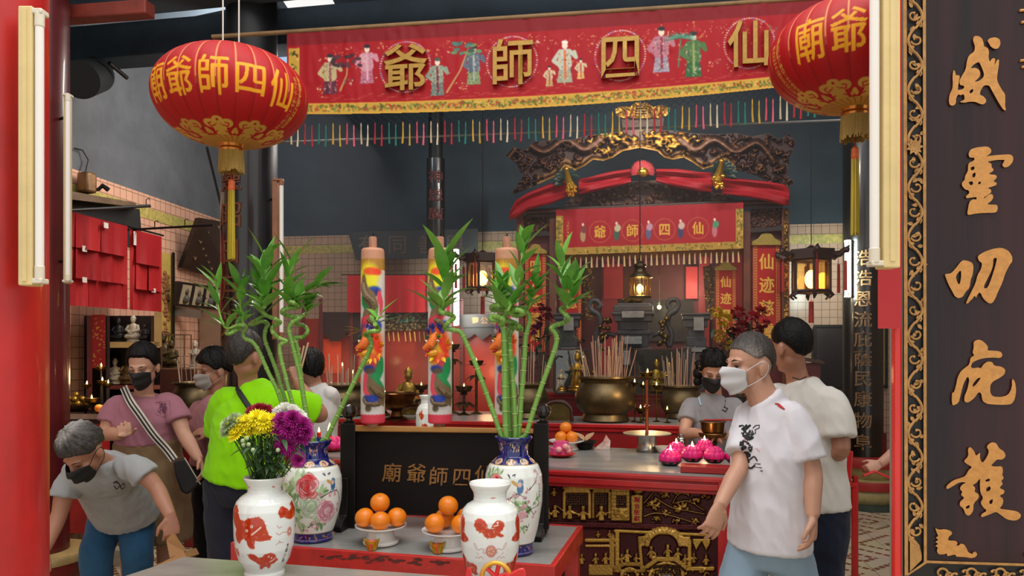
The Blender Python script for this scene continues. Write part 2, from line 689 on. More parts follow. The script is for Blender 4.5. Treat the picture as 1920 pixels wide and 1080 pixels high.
def floor_material():
 m=bpy.data.materials.new('patterned_floor_tile')
 m.use_nodes=True
 nt=m.node_tree
 N=nt.nodes.new
 L=nt.links.new
 b=nt.nodes['Principled BSDF']
 b.inputs['Roughness'].default_value=0.35
 tc=N('ShaderNodeTexCoord')
 mp=N('ShaderNodeMapping')
 mp.inputs['Rotation'].default_value=(0,0,R(9))
 mp.inputs['Scale'].default_value=(1.15,1.15,1)
 L(tc.outputs['Object'],mp.inputs[0])
 sx=N('ShaderNodeSeparateXYZ')
 L(mp.outputs[0],sx.inputs[0])
 def M(op,a,bb=None,c=None):
  n=N('ShaderNodeMath')
  n.operation=op
  for i,q in enumerate((a,bb,c)):
   if q is None:
    continue
   if isinstance(q,(int,float)):
    n.inputs[i].default_value=q
   else:
    L(q,n.inputs[i])
  return n.outputs[0]
 ax=M('ABSOLUTE',M('SUBTRACT',M('FRACT',sx.outputs[0]),0.5))
 ay=M('ABSOLUTE',M('SUBTRACT',M('FRACT',sx.outputs[1]),0.5))
 d=M('ADD',ax,ay)
 ring=M('FRACT',M('MULTIPLY',d,4.0))
 line=M('MULTIPLY',M('GREATER_THAN',ring,0.34),M('LESS_THAN',ring,0.62))
 # broken into small stones
 e=M('FRACT',M('MULTIPLY',M('SUBTRACT',ax,ay),9.0))
 dash=M('GREATER_THAN',e,0.24)
 pat=M('MULTIPLY',line,dash)
 gx=M('LESS_THAN',M('FRACT',M('MULTIPLY',sx.outputs[0],3)),0.02)
 gy=M('LESS_THAN',M('FRACT',M('MULTIPLY',sx.outputs[1],3)),0.02)
 gr=M('MAXIMUM',gx,gy)
 nz=N('ShaderNodeTexNoise')
 nz.inputs['Scale'].default_value=3
 L(tc.outputs['Object'],nz.inputs[0])
 m1=N('ShaderNodeMix'); m1.data_type='RGBA'
 m1.inputs[6].default_value=(*lin('d6cbad'),1)
 m1.inputs[7].default_value=(*lin('854f37'),1)
 L(pat,m1.inputs[0])
 m2=N('ShaderNodeMix'); m2.data_type='RGBA'
 m2.inputs[7].default_value=(*lin('8b8068'),1)
 L(gr,m2.inputs[0]); L(m1.outputs[2],m2.inputs[6])
 m3=N('ShaderNodeMix'); m3.data_type='RGBA'; m3.blend_type='MULTIPLY'
 m3.inputs[0].default_value=0.35
 L(m2.outputs[2],m3.inputs[6]); L(nz.outputs[1],m3.inputs[7])
 L(m3.outputs[2],b.inputs['Base Color'])
 return m
b=MB().box((0.4,4.2,-0.1),(13,13.4,0.2))
structure(b.build('floor',floor_material(),smooth=False))
# left and back wall run on lines turned about nine degrees from the view
WL0,WL1=Vector((-3.90,1.3)),Vector((-3.02,9.3))
WB1=Vector((5.2,8.06))
TZ=3.0
PINK=tile_material('pink_wall_tile','d5a58c','94705a',(0.085,0.085))
PINKB=tile_material('beige_wall_tile','b3937e','7d6654',(0.085,0.085))
quad_uv('wall_left',tuple(WL0),tuple(WL1),0,TZ,PINK)
quad_uv('wall_left_upper',tuple(WL0),tuple(WL1),TZ,4.7,GREYW,0.1)
quad_uv('wall_back',tuple(WL1),tuple(WB1),0,TZ,PINKB)
quad_uv('wall_back_upper',tuple(WL1),tuple(WB1),TZ,4.7,NAVY,0.1)
quad_uv('wall_right',tuple(WB1),(4.3,2.6),0,4.7,PINKB)
BAND=mat('patterned_tile_band','cdb368',0.4,col2='8a8a4a',vscale=26)
def band(name,a,b_,z0,z1):
 d=(b_-a).normalized()
 n=Vector((d.y,-d.x))*0.006
 return quad_uv(name,tuple(a+n),tuple(b_+n),z0,z1,BAND,0.006)
band('trim_1',WL0,WL1,TZ-0.22,TZ-0.12)
band('trim_2',WL1,WB1,TZ-0.22,TZ-0.12)
# dark ceiling with one broken skylight hole
cz=4.62
b=MB()
for (x0,y0,x1,y1) in [(-4.4,4.4,-2.05,9.8),(-1.55,4.4,5.8,9.8),(-2.05,4.4,-1.55,6.42),(-2.05,6.95,-1.55,9.8)]:
 b.box(((x0+x1)/2,(y0+y1)/2,cz+0.05),(x1-x0,y1-y0,0.1))
structure(b.build('ceiling',mat('dark_ceiling','2c3a46',0.9,var=0.3,vscale=2),smooth=False))
def beam(name,p,q,h,w,m):
 p,q=Vector(p),Vector(q)
 d=(q-p)
 rz=math.atan2(d.y,d.x)
 o=MB().box((p+q)/2,(d.length,w,h),rz).build(name,m,smooth=False,bevel=0.01)
 return structure(o)
beam('trim_3',P(90,118,5.9),P(1500,-40,4.9),0.26,0.24,mat('dark_beam','2c3b47',0.8,var=0.3,vscale=3))
beam('trim_4',P(60,10,5.3),P(1500,-140,4.3),0.2,0.2,MATS['dark_beam'])
beam('trim_5',P(100,36,4.75),P(282,12,4.65),0.09,0.10,mat('red_rafter','7c2f22',0.6,var=0.3))
beam('trim_6',P(-120,58,4.4),P(240,62,9.0),0.3,0.2,MATS['dark_beam'])
# upright columns
def column(name,px,d,r,m,z0=0.0,z1=4.7):
 c=P(px,HZ,d)
 o=MB().lathe([(r,z0),(r,z1)],40,(c.x,c.y,0)).build(name,m)
 return structure(o)
def column_base(name,c,parent_col,prof,m):
 o=MB().lathe(prof,44,(c.x,c.y,0)).build(name,m)
 return structure(o)
column('column_near_left',-27,2.02,0.148,RED)
column('column_left',63,4.5,0.19,mat('maroon_column','5e1519',0.4,var=0.35,vscale=3,coat=0.3))
cb=P(63,HZ,4.5)
b=MB()
b.lathe([(0.31,0.34),(0.31,0.37),(0.30,0.385),(0.19,0.39)],44,(cb.x,cb.y,0),col='b79a63')
b.lathe([(0.22,0),(0.27,0.03),(0.29,0.1),(0.25,0.2),(0.26,0.24),(0.295,0.28),(0.305,0.34)],44,(cb.x,cb.y,0),col='8f2622')
structure(b.build('column_base_left',M_ATTR('painted_stone',0.55,var=0.3)))
column('column_black_left',472,5.2,0.172,mat('black_column','14161a',0.5,var=0.4,vscale=3,coat=0.0,spec=.35))
column('column_black_right',1618,7.6,0.16,MATS['black_column'])
cb=P(1628,HZ,7.6)
b=MB()
b.lathe([(0.30,0.0),(0.30,0.06)],44,(cb.x,cb.y,0),col='33443c')
b.lathe([(0.24,0.06),(0.27,0.1),(0.285,0.16),(0.27,0.2)],44,(cb.x,cb.y,0),col='a89a6a')
b.lathe([(0.3,0.2),(0.31,0.26),(0.3,0.29)],44,(cb.x,cb.y,0),col='a32523')
b.lathe([(0.3,0.29),(0.2,0.3),(0.25,0.36),(0.27,0.42)],44,(cb.x,cb.y,0),col='b2a26f')
b.lathe([(0.30,0.42),(0.31,0.48),(0.29,0.52),(0.17,0.53)],44,(cb.x,cb.y,0),col='a32523')
b.lathe([(0.17,0.5),(0.165,0.75)],44,(cb.x,cb.y,0),col='6a1518')
structure(b.build('column_base_right',MATS['painted_stone']))
column('column_back',817,7.9,0.075,MATS['black_column'])
# red door jamb in front of the great plaque
a,c=P(1672,HZ,2.03),P(1690,HZ,2.02)
b=MB().box((P(1686,HZ,2.02).x,2.035,1.6),(0.020,0.03,3.6),R(-7))
structure(b.build('door_frame_right',mat('jamb_red','d22a22',0.35,var=0.22,vscale=6,stretch=(1,1,.15),coat=0.3),smooth=False,bevel=0.006))
# a paler board and a bluish patch of light between the roof beams, a tie rod and a round duct
PALE=mat('pale_roof_board','8f9aa3',.8,var=.2,vscale=2)
structure(MB().slab(Plane(330,6.4,9),[(180,44),(300,8),(470,-40),(470,8),(300,44),(192,52)],.0,-.03).build('trim_7',PALE,smooth=False))
structure(MB().slab(Plane(528,6.9,9),[(508,60),(546,56),(546,132),(508,136)],.0,-.03).build('trim_8',mat('blue_light_patch','9fbcd6',.8),smooth=False))  # bluish light behind the beams, put into the slab's colour
structure(MB().tube([P(505,268,5.5),P(1660,222,4.75)],.008,8).build('trim_9',mat('tie_rod','8a8c8c',.5,.5)))
lamp('roof_gap_daylight','AREA',(-2.3,5.75,4.45),9,(.85,.93,1),.8,.2,(R(82),0,0))
lamp('roof_gap_daylight','AREA',P(560,100,6.2),3,(.8,.92,1),.2,.2,(R(90),0,R(15)))
t=thing('ventilation_duct','dark round duct opening high on the left wall','duct',P(190,135,5.7))
b=MB().tube([P(180,140,5.75),P(150,150,5.3)],[.13,.13],28)
b.build('duct_pipe',mat('duct_black','15191c',.6),t)
MB().tube([P(205,118,5.55),P(238,146,5.75)],.016,8).build('duct_strut',IRON,t)
o=MB().tube([P(388,276,6.6),P(420,408,7.2)],.012,8).build('wall_pipe',IRON)
tag(o,'thin dark pipe running down the grey wall behind the left lantern','pipe')
lamp('left_wall_fill','AREA',(-1.55,5.9,3.75),56,(1,.92,.84),1.6,.2,(R(-8),R(50),R(-7)))  # added fill that brightens the left wall; no fixture stands there
# ---------------------------------------------------------------- great carved plaque at the right
PL=Plane(1692,2.02,7)
pq=thing('couplet_plaque','tall dark plaque with five big gilt characters beside the red door jamb','plaque',PL.at(1800,1120,-0.03))
GILT=mat('matt_gilt','c98d48',0.5,0.12,var=0.15,vscale=60,bump=0.25,bscale=60)
GILT2=mat('border_gilt','b5854a',0.5,0.15,var=0.3,vscale=40)
PURP=mat('purple_lacquer_sheen','3a1c20',0.32,var=0.0,col2='171314',vscale=7,stretch=(1.3,1,.06),coat=0.12,spec=.3)  # upright purple and black streaks: reflections put into the lacquer colour
MB().slab(PL,[(1735,-60),(2090,-60),(2090,1062),(1735,1052)],0,-0.03).build('panel',PURP,pq,smooth=False)
FR=mat('frame_black','16110f',0.5,var=0.3,vscale=12)
MB().slab(PL,[(1693,-60),(1735,-60),(1735,1052),(1697,1078),(1693,1140)],-0.004,-0.035).build('frame_panel',FR,pq,smooth=False)
MB().slab(PL,[(1735,1052),(2090,1062),(2090,1140),(1693,1140),(1702,1076)],-0.004,-0.035).build('frame_panel',FR,pq,smooth=False)
b=MB()
b.slab(PL,[(1693,-60),(1700,-60),(1703,1078),(1696,1080)],0.006)
b.slab(PL,[(1730,-60),(1736,-60),(1738,1052),(1732,1055)],0.006)
b.slab(PL,[(1697,1078),(1703,1075),(1738,1050),(1738,1056),(1702,1080)],0.006)
b.slab(PL,[(1735,1051),(2090,1062),(2090,1067),(1735,1056)],0.006)
b.build('border_moulding',GILT2,pq,smooth=False,bevel=0.001)
# pierced scrollwork: vines winding up the border
rnd=random.Random(4)
b=MB()
def scroll(cx,cy,r,turn,a0,w):
 pts,rad=[],[]
 for i in range(15):
  t=i/14
  a=a0+turn*t*4.6
  rr=r*(1-0.72*t)
  pts.append(PL.at(cx+rr*math.cos(a),cy+rr*math.sin(a),0.004))
  rad.append(w*(1-.35*t))
 b.tube(pts,rad,6)
 b.ball(pts[-1],0.004,8,6)
y=-40
k=0
while y < 1010:
 s=1 if k % 2 else -1
 pts=[PL.at(1716+s*13*math.sin(math.pi*i/10),y+48*i/10,0.004) for i in range(11)]
 b.tube(pts,0.0036,6)
 scroll(1716-s*3,y+22,12,s,0.3*s+math.pi*(0 if s > 0 else 1),0.0032)
 scroll(1716+s*6,y+38,7,-s,1.2,0.0026)
 for q in range(3):
  a=PL.at(1716+s*rnd.uniform(-9,12),y+rnd.uniform(4,46),0.003)
  b.leaf(a,(rnd.uniform(-1,1),-0.05,rnd.uniform(-1,1)),0.018,0.010,up=(0,-1,0),droop=0)
 y += 46
 k += 1
# the flower half way and the corner fan
for i in range(9):
 a=i/9*2*math.pi
 b.leaf(PL.at(1714,275,0.006),(math.cos(a),-0.1,math.sin(a)),0.024,0.012,up=(0,-1,0),droop=0)
b.slab(PL,[(1706,1072),(1706,1010),(1712,1008),(1724,1022),(1728,1040),(1728,1050)],0.006)
b.build('pierced_border',GILT2,pq)
b=MB()
x=1765
k=0
while x < 2080:
 s=1 if k % 2 else -1
 scroll(x,1078+s*2,14,s,0.4,0.0036)
 scroll(x+16,1076-s*3,9,-s,2.0,0.003)
 x += 27
 k += 1
b.build('pierced_border',GILT2,pq)
def Z1(p): return [(1740+x/3.6,40+y/3.6) for x,y in p]
def Z2(p): return [(1740+x/3.6,340+y/3.6) for x,y in p]
def Z3(p): return [(1740+x/2.7,600+y/2.7) for x,y in p]
def Z4(p): return [(1680+x/5.4,880+y/5.4) for x,y in p]
CH=[
Z1([(318,97),(345,100),(365,115),(375,145),(378,170),(405,180),(412,210),(408,245),(418,275),(428,255),(440,248),(455,252),(450,285),(448,300),(465,262),(480,255),(478,300),(470,345),(465,390),(475,420),(500,465),(520,490),(522,530),(520,570),(527,603),(510,598),(480,555),(450,500),(430,465),(415,435),(395,430),(375,435),(362,455),(350,480),(352,497),(370,503),(392,525),(392,548),(370,562),(345,555),(320,543),(280,542),(245,550),(215,545),(225,538),(245,530),(247,510),(240,490),(222,500),(205,492),(190,515),(188,555),(170,570),(148,567),(140,540),(145,495),(165,455),(168,420),(165,370),(172,328),(182,335),(187,365),(205,362),(215,370),(210,400),(203,440),(200,465),(235,458),(245,445),(243,435),(215,430),(212,400),(230,365),(255,325),(262,270),(275,230),(312,205),(318,170),(305,135),(305,110)]),
Z1([(345,272),(310,290),(285,318),(315,312),(345,325),(354,355),(345,380),(310,410),(345,402),(375,378),(378,350),(362,310)]),
Z1([(280,470),(300,455),(308,465),(295,485),(282,488)]),
Z1([(400,130),(420,112),(455,107),(485,120),(490,155),(475,182),(450,187),(425,172),(412,150)])]
CH2=[
Z1([(285,865),(330,850),(400,843),(425,860),(428,885),(405,905),(385,912),(440,905),(500,900),(555,897),(577,915),(572,950),(545,980),(515,988),(500,970),(510,950),(520,935),(470,935),(425,942),(400,950),(430,960),(428,985),(445,1000),(435,1015),(405,1030),(465,1038),(462,1060),(440,1080),(465,1090),(462,1105),(435,1115),(400,1125),(425,1135),(428,1155),(405,1172),(380,1185),(375,1200),(390,1185),(410,1170),(435,1165),(442,1190),(425,1215),(395,1235),(440,1238),(465,1238),(472,1260),(465,1285),(440,1293),(380,1293),(320,1298),(270,1308),(265,1295),(270,1265),(275,1235),(285,1210),(310,1200),(328,1205),(328,1185),(290,1190),(260,1195),(255,1180),(280,1160),(275,1140),(250,1135),(230,1110),(228,1090),(248,1070),(250,1045),(270,1010),(270,980),(275,955),(310,940),(315,920),(280,920),(273,895)]),
Z1([(288,985),(312,978),(315,995),(300,1008),(288,1002)]),Z1([(298,1030),(320,1018),(322,1045),(302,1058)]),
Z1([(272,1085),(300,1078),(306,1100),(285,1108)]),Z1([(340,1085),(358,1080),(354,1098),(338,1100)])]
CH3=[
Z2([(113,625),(155,622),(185,590),(215,550),(235,532),(265,535),(300,550),(308,580),(300,640),(290,655),(280,720),(255,745),(235,780),(205,790),(180,775),(165,745),(140,700),(120,650)]),
Z2([(185,640),(222,595),(225,640),(215,695),(200,690)]),
Z2([(333,505),(380,475),(440,455),(495,447),(540,465),(568,505),(570,540),(550,565),(520,625),(510,660),(495,700),(475,740),(455,790),(435,822),(410,825),(375,795),(350,745),(330,770),(325,790),(315,770),(300,795),(285,805),(270,825),(255,825),(270,790),(295,740),(320,690),(335,630),(360,590),(365,550),(345,540)]),
Z2([(440,520),(467,515),(455,570),(430,650),(405,715),(385,725),(375,710),(400,660),(430,600),(440,560)])]
CH4=[
Z3([(230,110),(255,98),(280,108),(305,135),(300,155),(335,155),(370,160),(378,180),(365,193),(330,190),(290,192),(255,200),(225,215),(216,235),(225,245),(255,240),(268,245),(280,225),(300,210),(325,212),(335,232),(370,235),(392,250),(388,275),(360,295),(330,310),(315,330),(315,370),(330,388),(370,390),(405,380),(425,345),(425,295),(440,310),(447,355),(440,400),(425,425),(390,430),(340,428),(300,425),(275,410),(270,370),(255,365),(235,395),(205,418),(185,415),(183,390),(200,350),(210,300),(200,285),(180,320),(165,380),(155,420),(125,435),(120,410),(122,365),(130,370),(140,340),(150,290),(165,260),(190,240),(210,225),(215,190),(235,180),(225,165),(232,140)]),
Z3([(225,325),(250,295),(270,290),(245,325),(228,340)])]
CH5=[
Z3([(180,715),(205,690),(202,650),(215,642),(235,665),(242,690),(265,668),(262,700),(275,725),(295,700),(310,665),(295,640),(320,618),(345,622),(360,650),(385,665),(395,690),(375,708),(350,705),(330,725),(318,738),(340,742),(375,740),(380,765),(375,785),(385,800),(370,815),(380,830),(360,850),(388,862),(385,878),(360,890),(382,905),(378,935),(360,955),(400,960),(450,968),(472,985),(465,1005),(440,1017),(400,1010),(365,985),(345,970),(310,985),(270,1000),(268,985),(300,965),(280,950),(265,925),(280,900),(265,875),(262,825),(265,800),(245,825),(225,835),(240,850),(235,870),(255,880),(258,900),(230,930),(230,965),(210,992),(190,985),(180,955),(160,940),(162,920),(185,900),(165,885),(175,870),(160,855),(170,835),(195,822),(160,820),(120,845),(95,858),(92,840),(130,810),(165,800),(190,790),(205,760),(225,745),(195,728)]),
Z3([(290,808),(312,802),(314,814),(292,820)]),Z3([(294,850),(315,840),(318,860),(296,870)]),Z3([(309,915),(330,905),(325,930),(312,932)]),Z3([(190,945),(212,935),(210,950),(194,957)])]
fnp=lambda x,y,z: PL.at(x,y,0.0035+z)
for lp in (CH,CH2,CH3,CH4,CH5):
 outline_solid(lp,0.0015,0.0016,fnp,'gilt_character',GILT,pq)
def pxfn(x,y,z): return PL.at(x,y,0.004+z)
# bevel is measured in pixels here, so the flat outline gets its thickness from z alone
drg=Z4([(395,590),(430,612),(500,605),(560,625),(570,655),(535,680),(525,720),(600,722),(625,745),(610,775),(640,770),(655,750),(690,760),(715,800),(730,840),(775,860),(780,840),(805,832),(825,860),(805,890),(760,900),(710,890),(640,885),(610,885),(600,860),(540,875),(520,880),(515,850),(480,862),(430,860),(412,825),(425,790),(395,775),(430,755),(395,735),(430,715),(400,690),(430,678),(412,640)])
mir=[(1926+(1926-x)-98+0.0,y+2) for x,y in drg]
for lp in (drg,mir):
 outline_solid([lp],0.002,0.0015,fnp,'corner_dragon',GILT,pq)
b=MB()
for (x,y) in [(1912,20),(1915,42),(1913,114),(1916,126)]:
 b.tube([PL.at(x,y,0.004),PL.at(x+30,y-3,0.004)],0.0035,6)
b.build('small_inscription',GILT,pq)
# ---------------------------------------------------------------- fluorescent battens
def batten(label,base,tube_off,L,ztop,w=0.045,depth=0.05,mat_b=None,cap=True,tube_r=0.013,rz=0.0,lit=False,hold=None):
 t=thing('fluorescent_lamp',label,'lamp',(base.x,base.y,ztop-L))
 m=Matrix.Rotation(rz,3,'Z')
 c=Vector((base.x,base.y,ztop-L/2))
 MB().box(c,(w,depth,L),rz).build('batten',mat_b or BATTEN,t,smooth=False,bevel=0.004)
 if mat_b is None:
  MB().box(c+m @ Vector((0,-depth/2-0.001,0)),(w*.3,0.004,L*.97),rz).build('cover_ridge',BATTEN,t,smooth=False)
 tp=Vector((base.x,base.y,0))+m @ Vector(tube_off)
 tp.z=0
 MB().tube([tp+Vector((0,0,ztop-L+0.035)),tp+Vector((0,0,ztop-0.035))],tube_r,16).build('tube',LITTUBE if lit else TUBEWHITE,t)
 for z in (ztop-L+0.012,ztop-0.012):
  e=MB()
  mid=(tp+Vector((base.x,base.y,0)))/2
  mid.z=z
  d=tp-Vector((base.x,base.y,0))
  e.box(mid,(abs((m.inverted() @ d).x)+0.022,abs((m.inverted() @ d).y)+0.022,0.014),rz)
  e.tube([tp+Vector((0,0,z)),tp+Vector((0,0,z+(0.04 if z < ztop-L/2 else -0.04)))],tube_r*1.12,14)
  e.build('lamp_holder',mat_b or mat('holder_white','d8cfbb',0.4),t,bevel=0.003)
 if hold:
  for f in (.12,.88):
   q=Vector((base.x,base.y,ztop-L*f))
   MB().tube([q,q+Vector(hold)],.008,6).build('bracket',IRON,t)
 return t
p=P(58,HZ,1.93)
batten('long cream fluorescent batten with an unlit tube on the near red column',p,(0.030,-0.012,0),0.715,1.6+(655-18)/1400*1.93,w=0.036,depth=0.05,tube_r=0.0105)
p=P(127,HZ,4.42)
batten('slim unlit fluorescent batten on the maroon column behind the near one',p,(0.018,-0.03,0),1.12,1.6+(655-168)/1400*4.34,w=0.026,depth=0.05,tube_r=0.015,hold=(-.09,.05,0))
p=P(517,HZ,5.1)
batten('unlit fluorescent lamp with a brown wooden batten on the black column behind the bamboo',p,(0.045,-0.02,0),1.1,1.6+(655-332)/1400*5.05,w=0.036,depth=0.05,mat_b=mat('brown_batten','8a5a3c',0.5,var=0.2),tube_r=0.014,hold=(-.06,.06,0))
p=P(1664,HZ,1.9)
batten('cream fluorescent batten and tube hanging beside the great dark plaque',p,(-0.039,-0.012,0),1.1,1.6+(655+0)/1400*1.9+1.1-0.684-0.0,w=0.042,depth=0.05,tube_r=0.0118)
# the wall the plaque hangs on, beside the open front of the hall
a_,c_=PL.at(1694,HZ,-.037),PL.at(2900,HZ,-.037)
quad_uv('wall_front_right',(a_.x,a_.y),(c_.x,c_.y),0,4.4,mat('front_wall_plaster','8a8078',.8,var=.2,vscale=3),.1)
# ---------------------------------------------------------------- embroidered banner across the hall
BP=Plane(540,4.85,8.5)
bn=thing('embroidered_banner','long red embroidered banner with four padded gold characters and coloured tassels across the hall','banner',BP.at(1000,120,0))
cv=Canvas(538,-30,1560,222,1150,'a00c18')
GB='c49a3c'
def top(x): return 62-0.0655*(x-540)
def bot(x): return 214.5-0.0085*max(0,x-580)-0.000061*max(0,x-620) ** 2
def at(x,f): return (x,top(x)+(bot(x)-top(x))*f)
rnd=random.Random(11)
xs=list(range(538,1561,10))
cv.poly([at(x,0.0) for x in xs]+[at(x,0.16) for x in reversed(xs)],'7c0a16')
cv.poly([at(x,0.868) for x in xs]+[at(x,1.02) for x in reversed(xs)],GB)
cv.poly([at(541,.19),at(562,.19),at(562,.9),at(541,.9)],GB)
cv.stroke([at(x,.872) for x in xs],1.6,'d9a23a')
cv.stroke([at(x,.985) for x in xs],1.6,'d9a23a')
for i in range(820):
 x=rnd.uniform(542,1555)
 f=rnd.uniform(.895,.965)
 p=at(x,f)
 c=rnd.choice(['6c7a2c','46601f','8a6a2a','b0472c','7c8a3a','d8b35a','a8382a','5a5420'])
 cv.blob(p[0],p[1],rnd.uniform(1.6,4.4),rnd.uniform(.9,2.0),c,rnd.uniform(-80,80),.4)
for i in range(40):
 p=at(rnd.uniform(544,559),rnd.uniform(.2,.85))
 cv.blob(p[0],p[1],3.4,1.6,rnd.choice(['5c4a1c','6c7a2c','463612','d8b35a']),rnd.uniform(0,180),.4)
# scattered thread work
def sprig(x,y,n,cols,sp):
 for i in range(n):
  a,r=rnd.uniform(0,6.28),sp*math.sqrt(rnd.random())
  cv.blob(x+r*math.cos(a),y+r*.8*math.sin(a),rnd.uniform(.8,2.6),rnd.uniform(.6,1.4),rnd.choice(cols),rnd.uniform(0,180),.5)
for x in range(600,1440,9):
 sprig(*at(x+rnd.uniform(-4,4),rnd.uniform(.2,.36)),3,['c8703c','d09a58','a85a3a','d8b080'],8)
 sprig(*at(x+rnd.uniform(-5,5),rnd.uniform(.2,.8)),3,['b8603c','c88a58','d8a070','8a4a3a'],7)
 p=at(x,rnd.uniform(.77,.85))
 cv.stroke([p,(p[0]+rnd.uniform(6,14),p[1]-rnd.uniform(0,2))],.9,'cf9a62',alpha=.7)
CHX=[(760,.475,'爺'),(960,.478,'師'),(1163,.487,'四'),(1405,.46,'仙')]
for (x,f,ch) in CHX:
 c=at(x,f)
 for k in range(64):
  a=k/64*6.283
  cv.blob(c[0]+47*math.cos(a),c[1]+47*math.sin(a)-3*math.cos(a),2.2,1.3,rnd.choice(['cfc4cf','d8b098','9fa0c8','c86a6a','e0d0b0']),R(1)*a*57,.4)
def robe(x,f,h,robe_c,sash,skirt,hat='2a2a30',wing=None,tree=None):
 """a small embroidered figure: skirt, robe with sleeves, sash, face, cap"""
 p=at(x,f)
 k=h/74
 X=lambda dx,dy: (p[0]+dx*k,p[1]+dy*k-dx*k*.06)
 cv.poly([X(-9,2),X(9,2),X(14,38),X(-14,38)],skirt)
 cv.poly([X(-10,-22),X(10,-22),X(13,8),X(8,14),X(-9,14),X(-13,8)],robe_c)
 cv.stroke([X(-9,-18),X(-20,-2),X(-12,4)],7*k,robe_c,8*k)
 cv.stroke([X(9,-18),X(20,-6),X(17,-16)],7*k,robe_c,7*k)
 cv.stroke([X(0,-18),X(1,30)],4*k,sash)
 cv.blob(*X(0,-28),5.2*k,6.2*k,'e6d3bd')
 cv.blob(*X(0,-34),6*k,3.4*k,hat)
 for i in range(80):
  cv.blob(*X(rnd.uniform(-13,13),rnd.uniform(-18,37)),rnd.uniform(.8,2.2)*k,.8*k,rnd.choice([sash,'c8b890','3a4044','d8d0c0']),rnd.uniform(0,180),.5,.7)
robe(619,.52,74,'b8a878','8a3a4a','5a2438')
robe(688,.42,72,'c78a9a','d8a0b0','b06078','2a2a30')
robe(820,.60,70,'8a9a86','7c2434','6a7a72','3a5a46')
robe(888,.49,72,'5a6474','9aa8a0','7a8a5a')
robe(1059,.51,78,'b8bca8','d8663a','9aa08a','e6e0d0')
robe(1030,.66,38,'c8b890','c03030','b8a060')
robe(1089,.60,38,'c8b890','c03030','d8b060')
robe(1240,.45,84,'b07080','8a2a3a','9a90a0')
robe(1300,.53,84,'4a7040','8a9a5a','2f6038')
def tree(x,f0,f1,lean,leaf):
 p,q=at(x,f0),at(x+lean,f1)
 cv.stroke([p,((p[0]+q[0])/2+5,(p[1]+q[1])/2),q],4,'b89058',2)
 for i in range(16):
  cv.blob(q[0]+rnd.uniform(-30,24),q[1]+rnd.uniform(-9,12),rnd.uniform(4,8),3.2,rnd.choice(leaf),rnd.uniform(-20,20),.4)
tree(638,.72,.36,14,['4a2430','5a3038','3a2a30'])
tree(838,.78,.3,40,['3f6a60','4f7a6a','35584c','6a8a5a'])
cv.stroke([at(1272,.66),at(1276,.36)],3,'5a7a5a')
for a in range(-10,200,20):
 c=at(1277,.33)
 cv.stroke([c,(c[0]+32*math.cos(R(a)),c[1]-15*math.sin(R(a))+5)],4.5,rnd.choice(['4a8a78','3f7a62','62967a']),1)
for (x,f,c) in [(655,.62,'4a6a5a'),(868,.72,'d89a4a'),(1337,.66,'c8704a'),(602,.7,'c8702a'),(1002,.3,'b8b0a0'),(1448,.3,'6a6a4a')]:
 sprig(*at(x,f),14,[c,'d0c0a0','b03a3a'],9)
cv.blur(1)
hm=Canvas(538,-30,1560,222,520,0.5,1)
for i in range(90):
 x=rnd.uniform(540,1555)
 hm.stroke([at(x,rnd.uniform(-.02,.3)),at(x+rnd.uniform(-14,22),rnd.uniform(.4,1))],rnd.uniform(3,9),rnd.choice([.2,.9,.75,.3]),soft=4,alpha=.6)
hm.blur(4)
kp=Canvas(538,-30,1560,222,1150,0.0,1)
kp.poly([at(x,0) for x in xs]+[at(x,1) for x in reversed(xs)],1)
relief('cloth',BP,cv,hm,M_ATTR('embroidered_satin',0.55,spec=0.25),bn,0.028,keep=kp,nu=1150)
PAD=mat('padded_gold_satin','a9802f',0.42,0.25,var=0.2,vscale=50,bump=0.1,bscale=200)
for (x,f,ch) in CHX:
 c=at(x,f)
 fn=lambda X,Y,Z: BP.at(c[0]+X*84,c[1]-Y*92-X*5,0.030+Z)
 glyph_solid(ch,fn,0.010,'padded_character',PAD,bn,offset=0.009,bev=0.010)
b=MB().tube([BP.at(398,69,.01),BP.at(1600,-8,.01)],0.014,10)
b.build('hanging_pole',mat('bamboo_pole','8a6a44',0.6,var=0.3),bn)
NET=mat('fringe_net','1e2a30',0.8)
b=MB()
N=118
for r_ in range(3):
 for i in range(N):
  x0=560+i*8.2
  z=lambda x,q: BP.at(x,bot(x)+q*6.5,0.008)
  s=(i+r_) % 2
  b.tube([z(x0,r_+(0 if s else 1)),z(x0+8.2,r_+(1 if s else 0))],0.0011,3,cap=False)
b.build('knotted_net',NET,bn)
TC=['c2972f','b2922a','c2485a','d45a72','b8a888','c8bca0','a01a28','a81c2c','0f6a5a','0f7062']
x=546.0
k=4
while x < 1545:
 yb=bot(x)+20+(4 if k % 2 else 0)
 b=MB()
 c=TC[k % 10]
 m=mat('tassel_'+c,c,0.7,var=0.2,vscale=90,stretch=(1,1,.1))
 p0=BP.at(x,yb,.008)
 L=0.126
 b.tube([p0+Vector((0,0,0.012)),p0,p0-Vector((0,0,.014)),p0-Vector((0,0,.018)),p0-Vector((0,0,L*.6)),p0-Vector((rnd.uniform(-.004,.004),0,L))],[.0014,.004,.0048,.0035,.0056,.0066],7)
 b.build('tassel',m,bn)
 x += 13.6 if k % 2 else 12.6
 k += 1
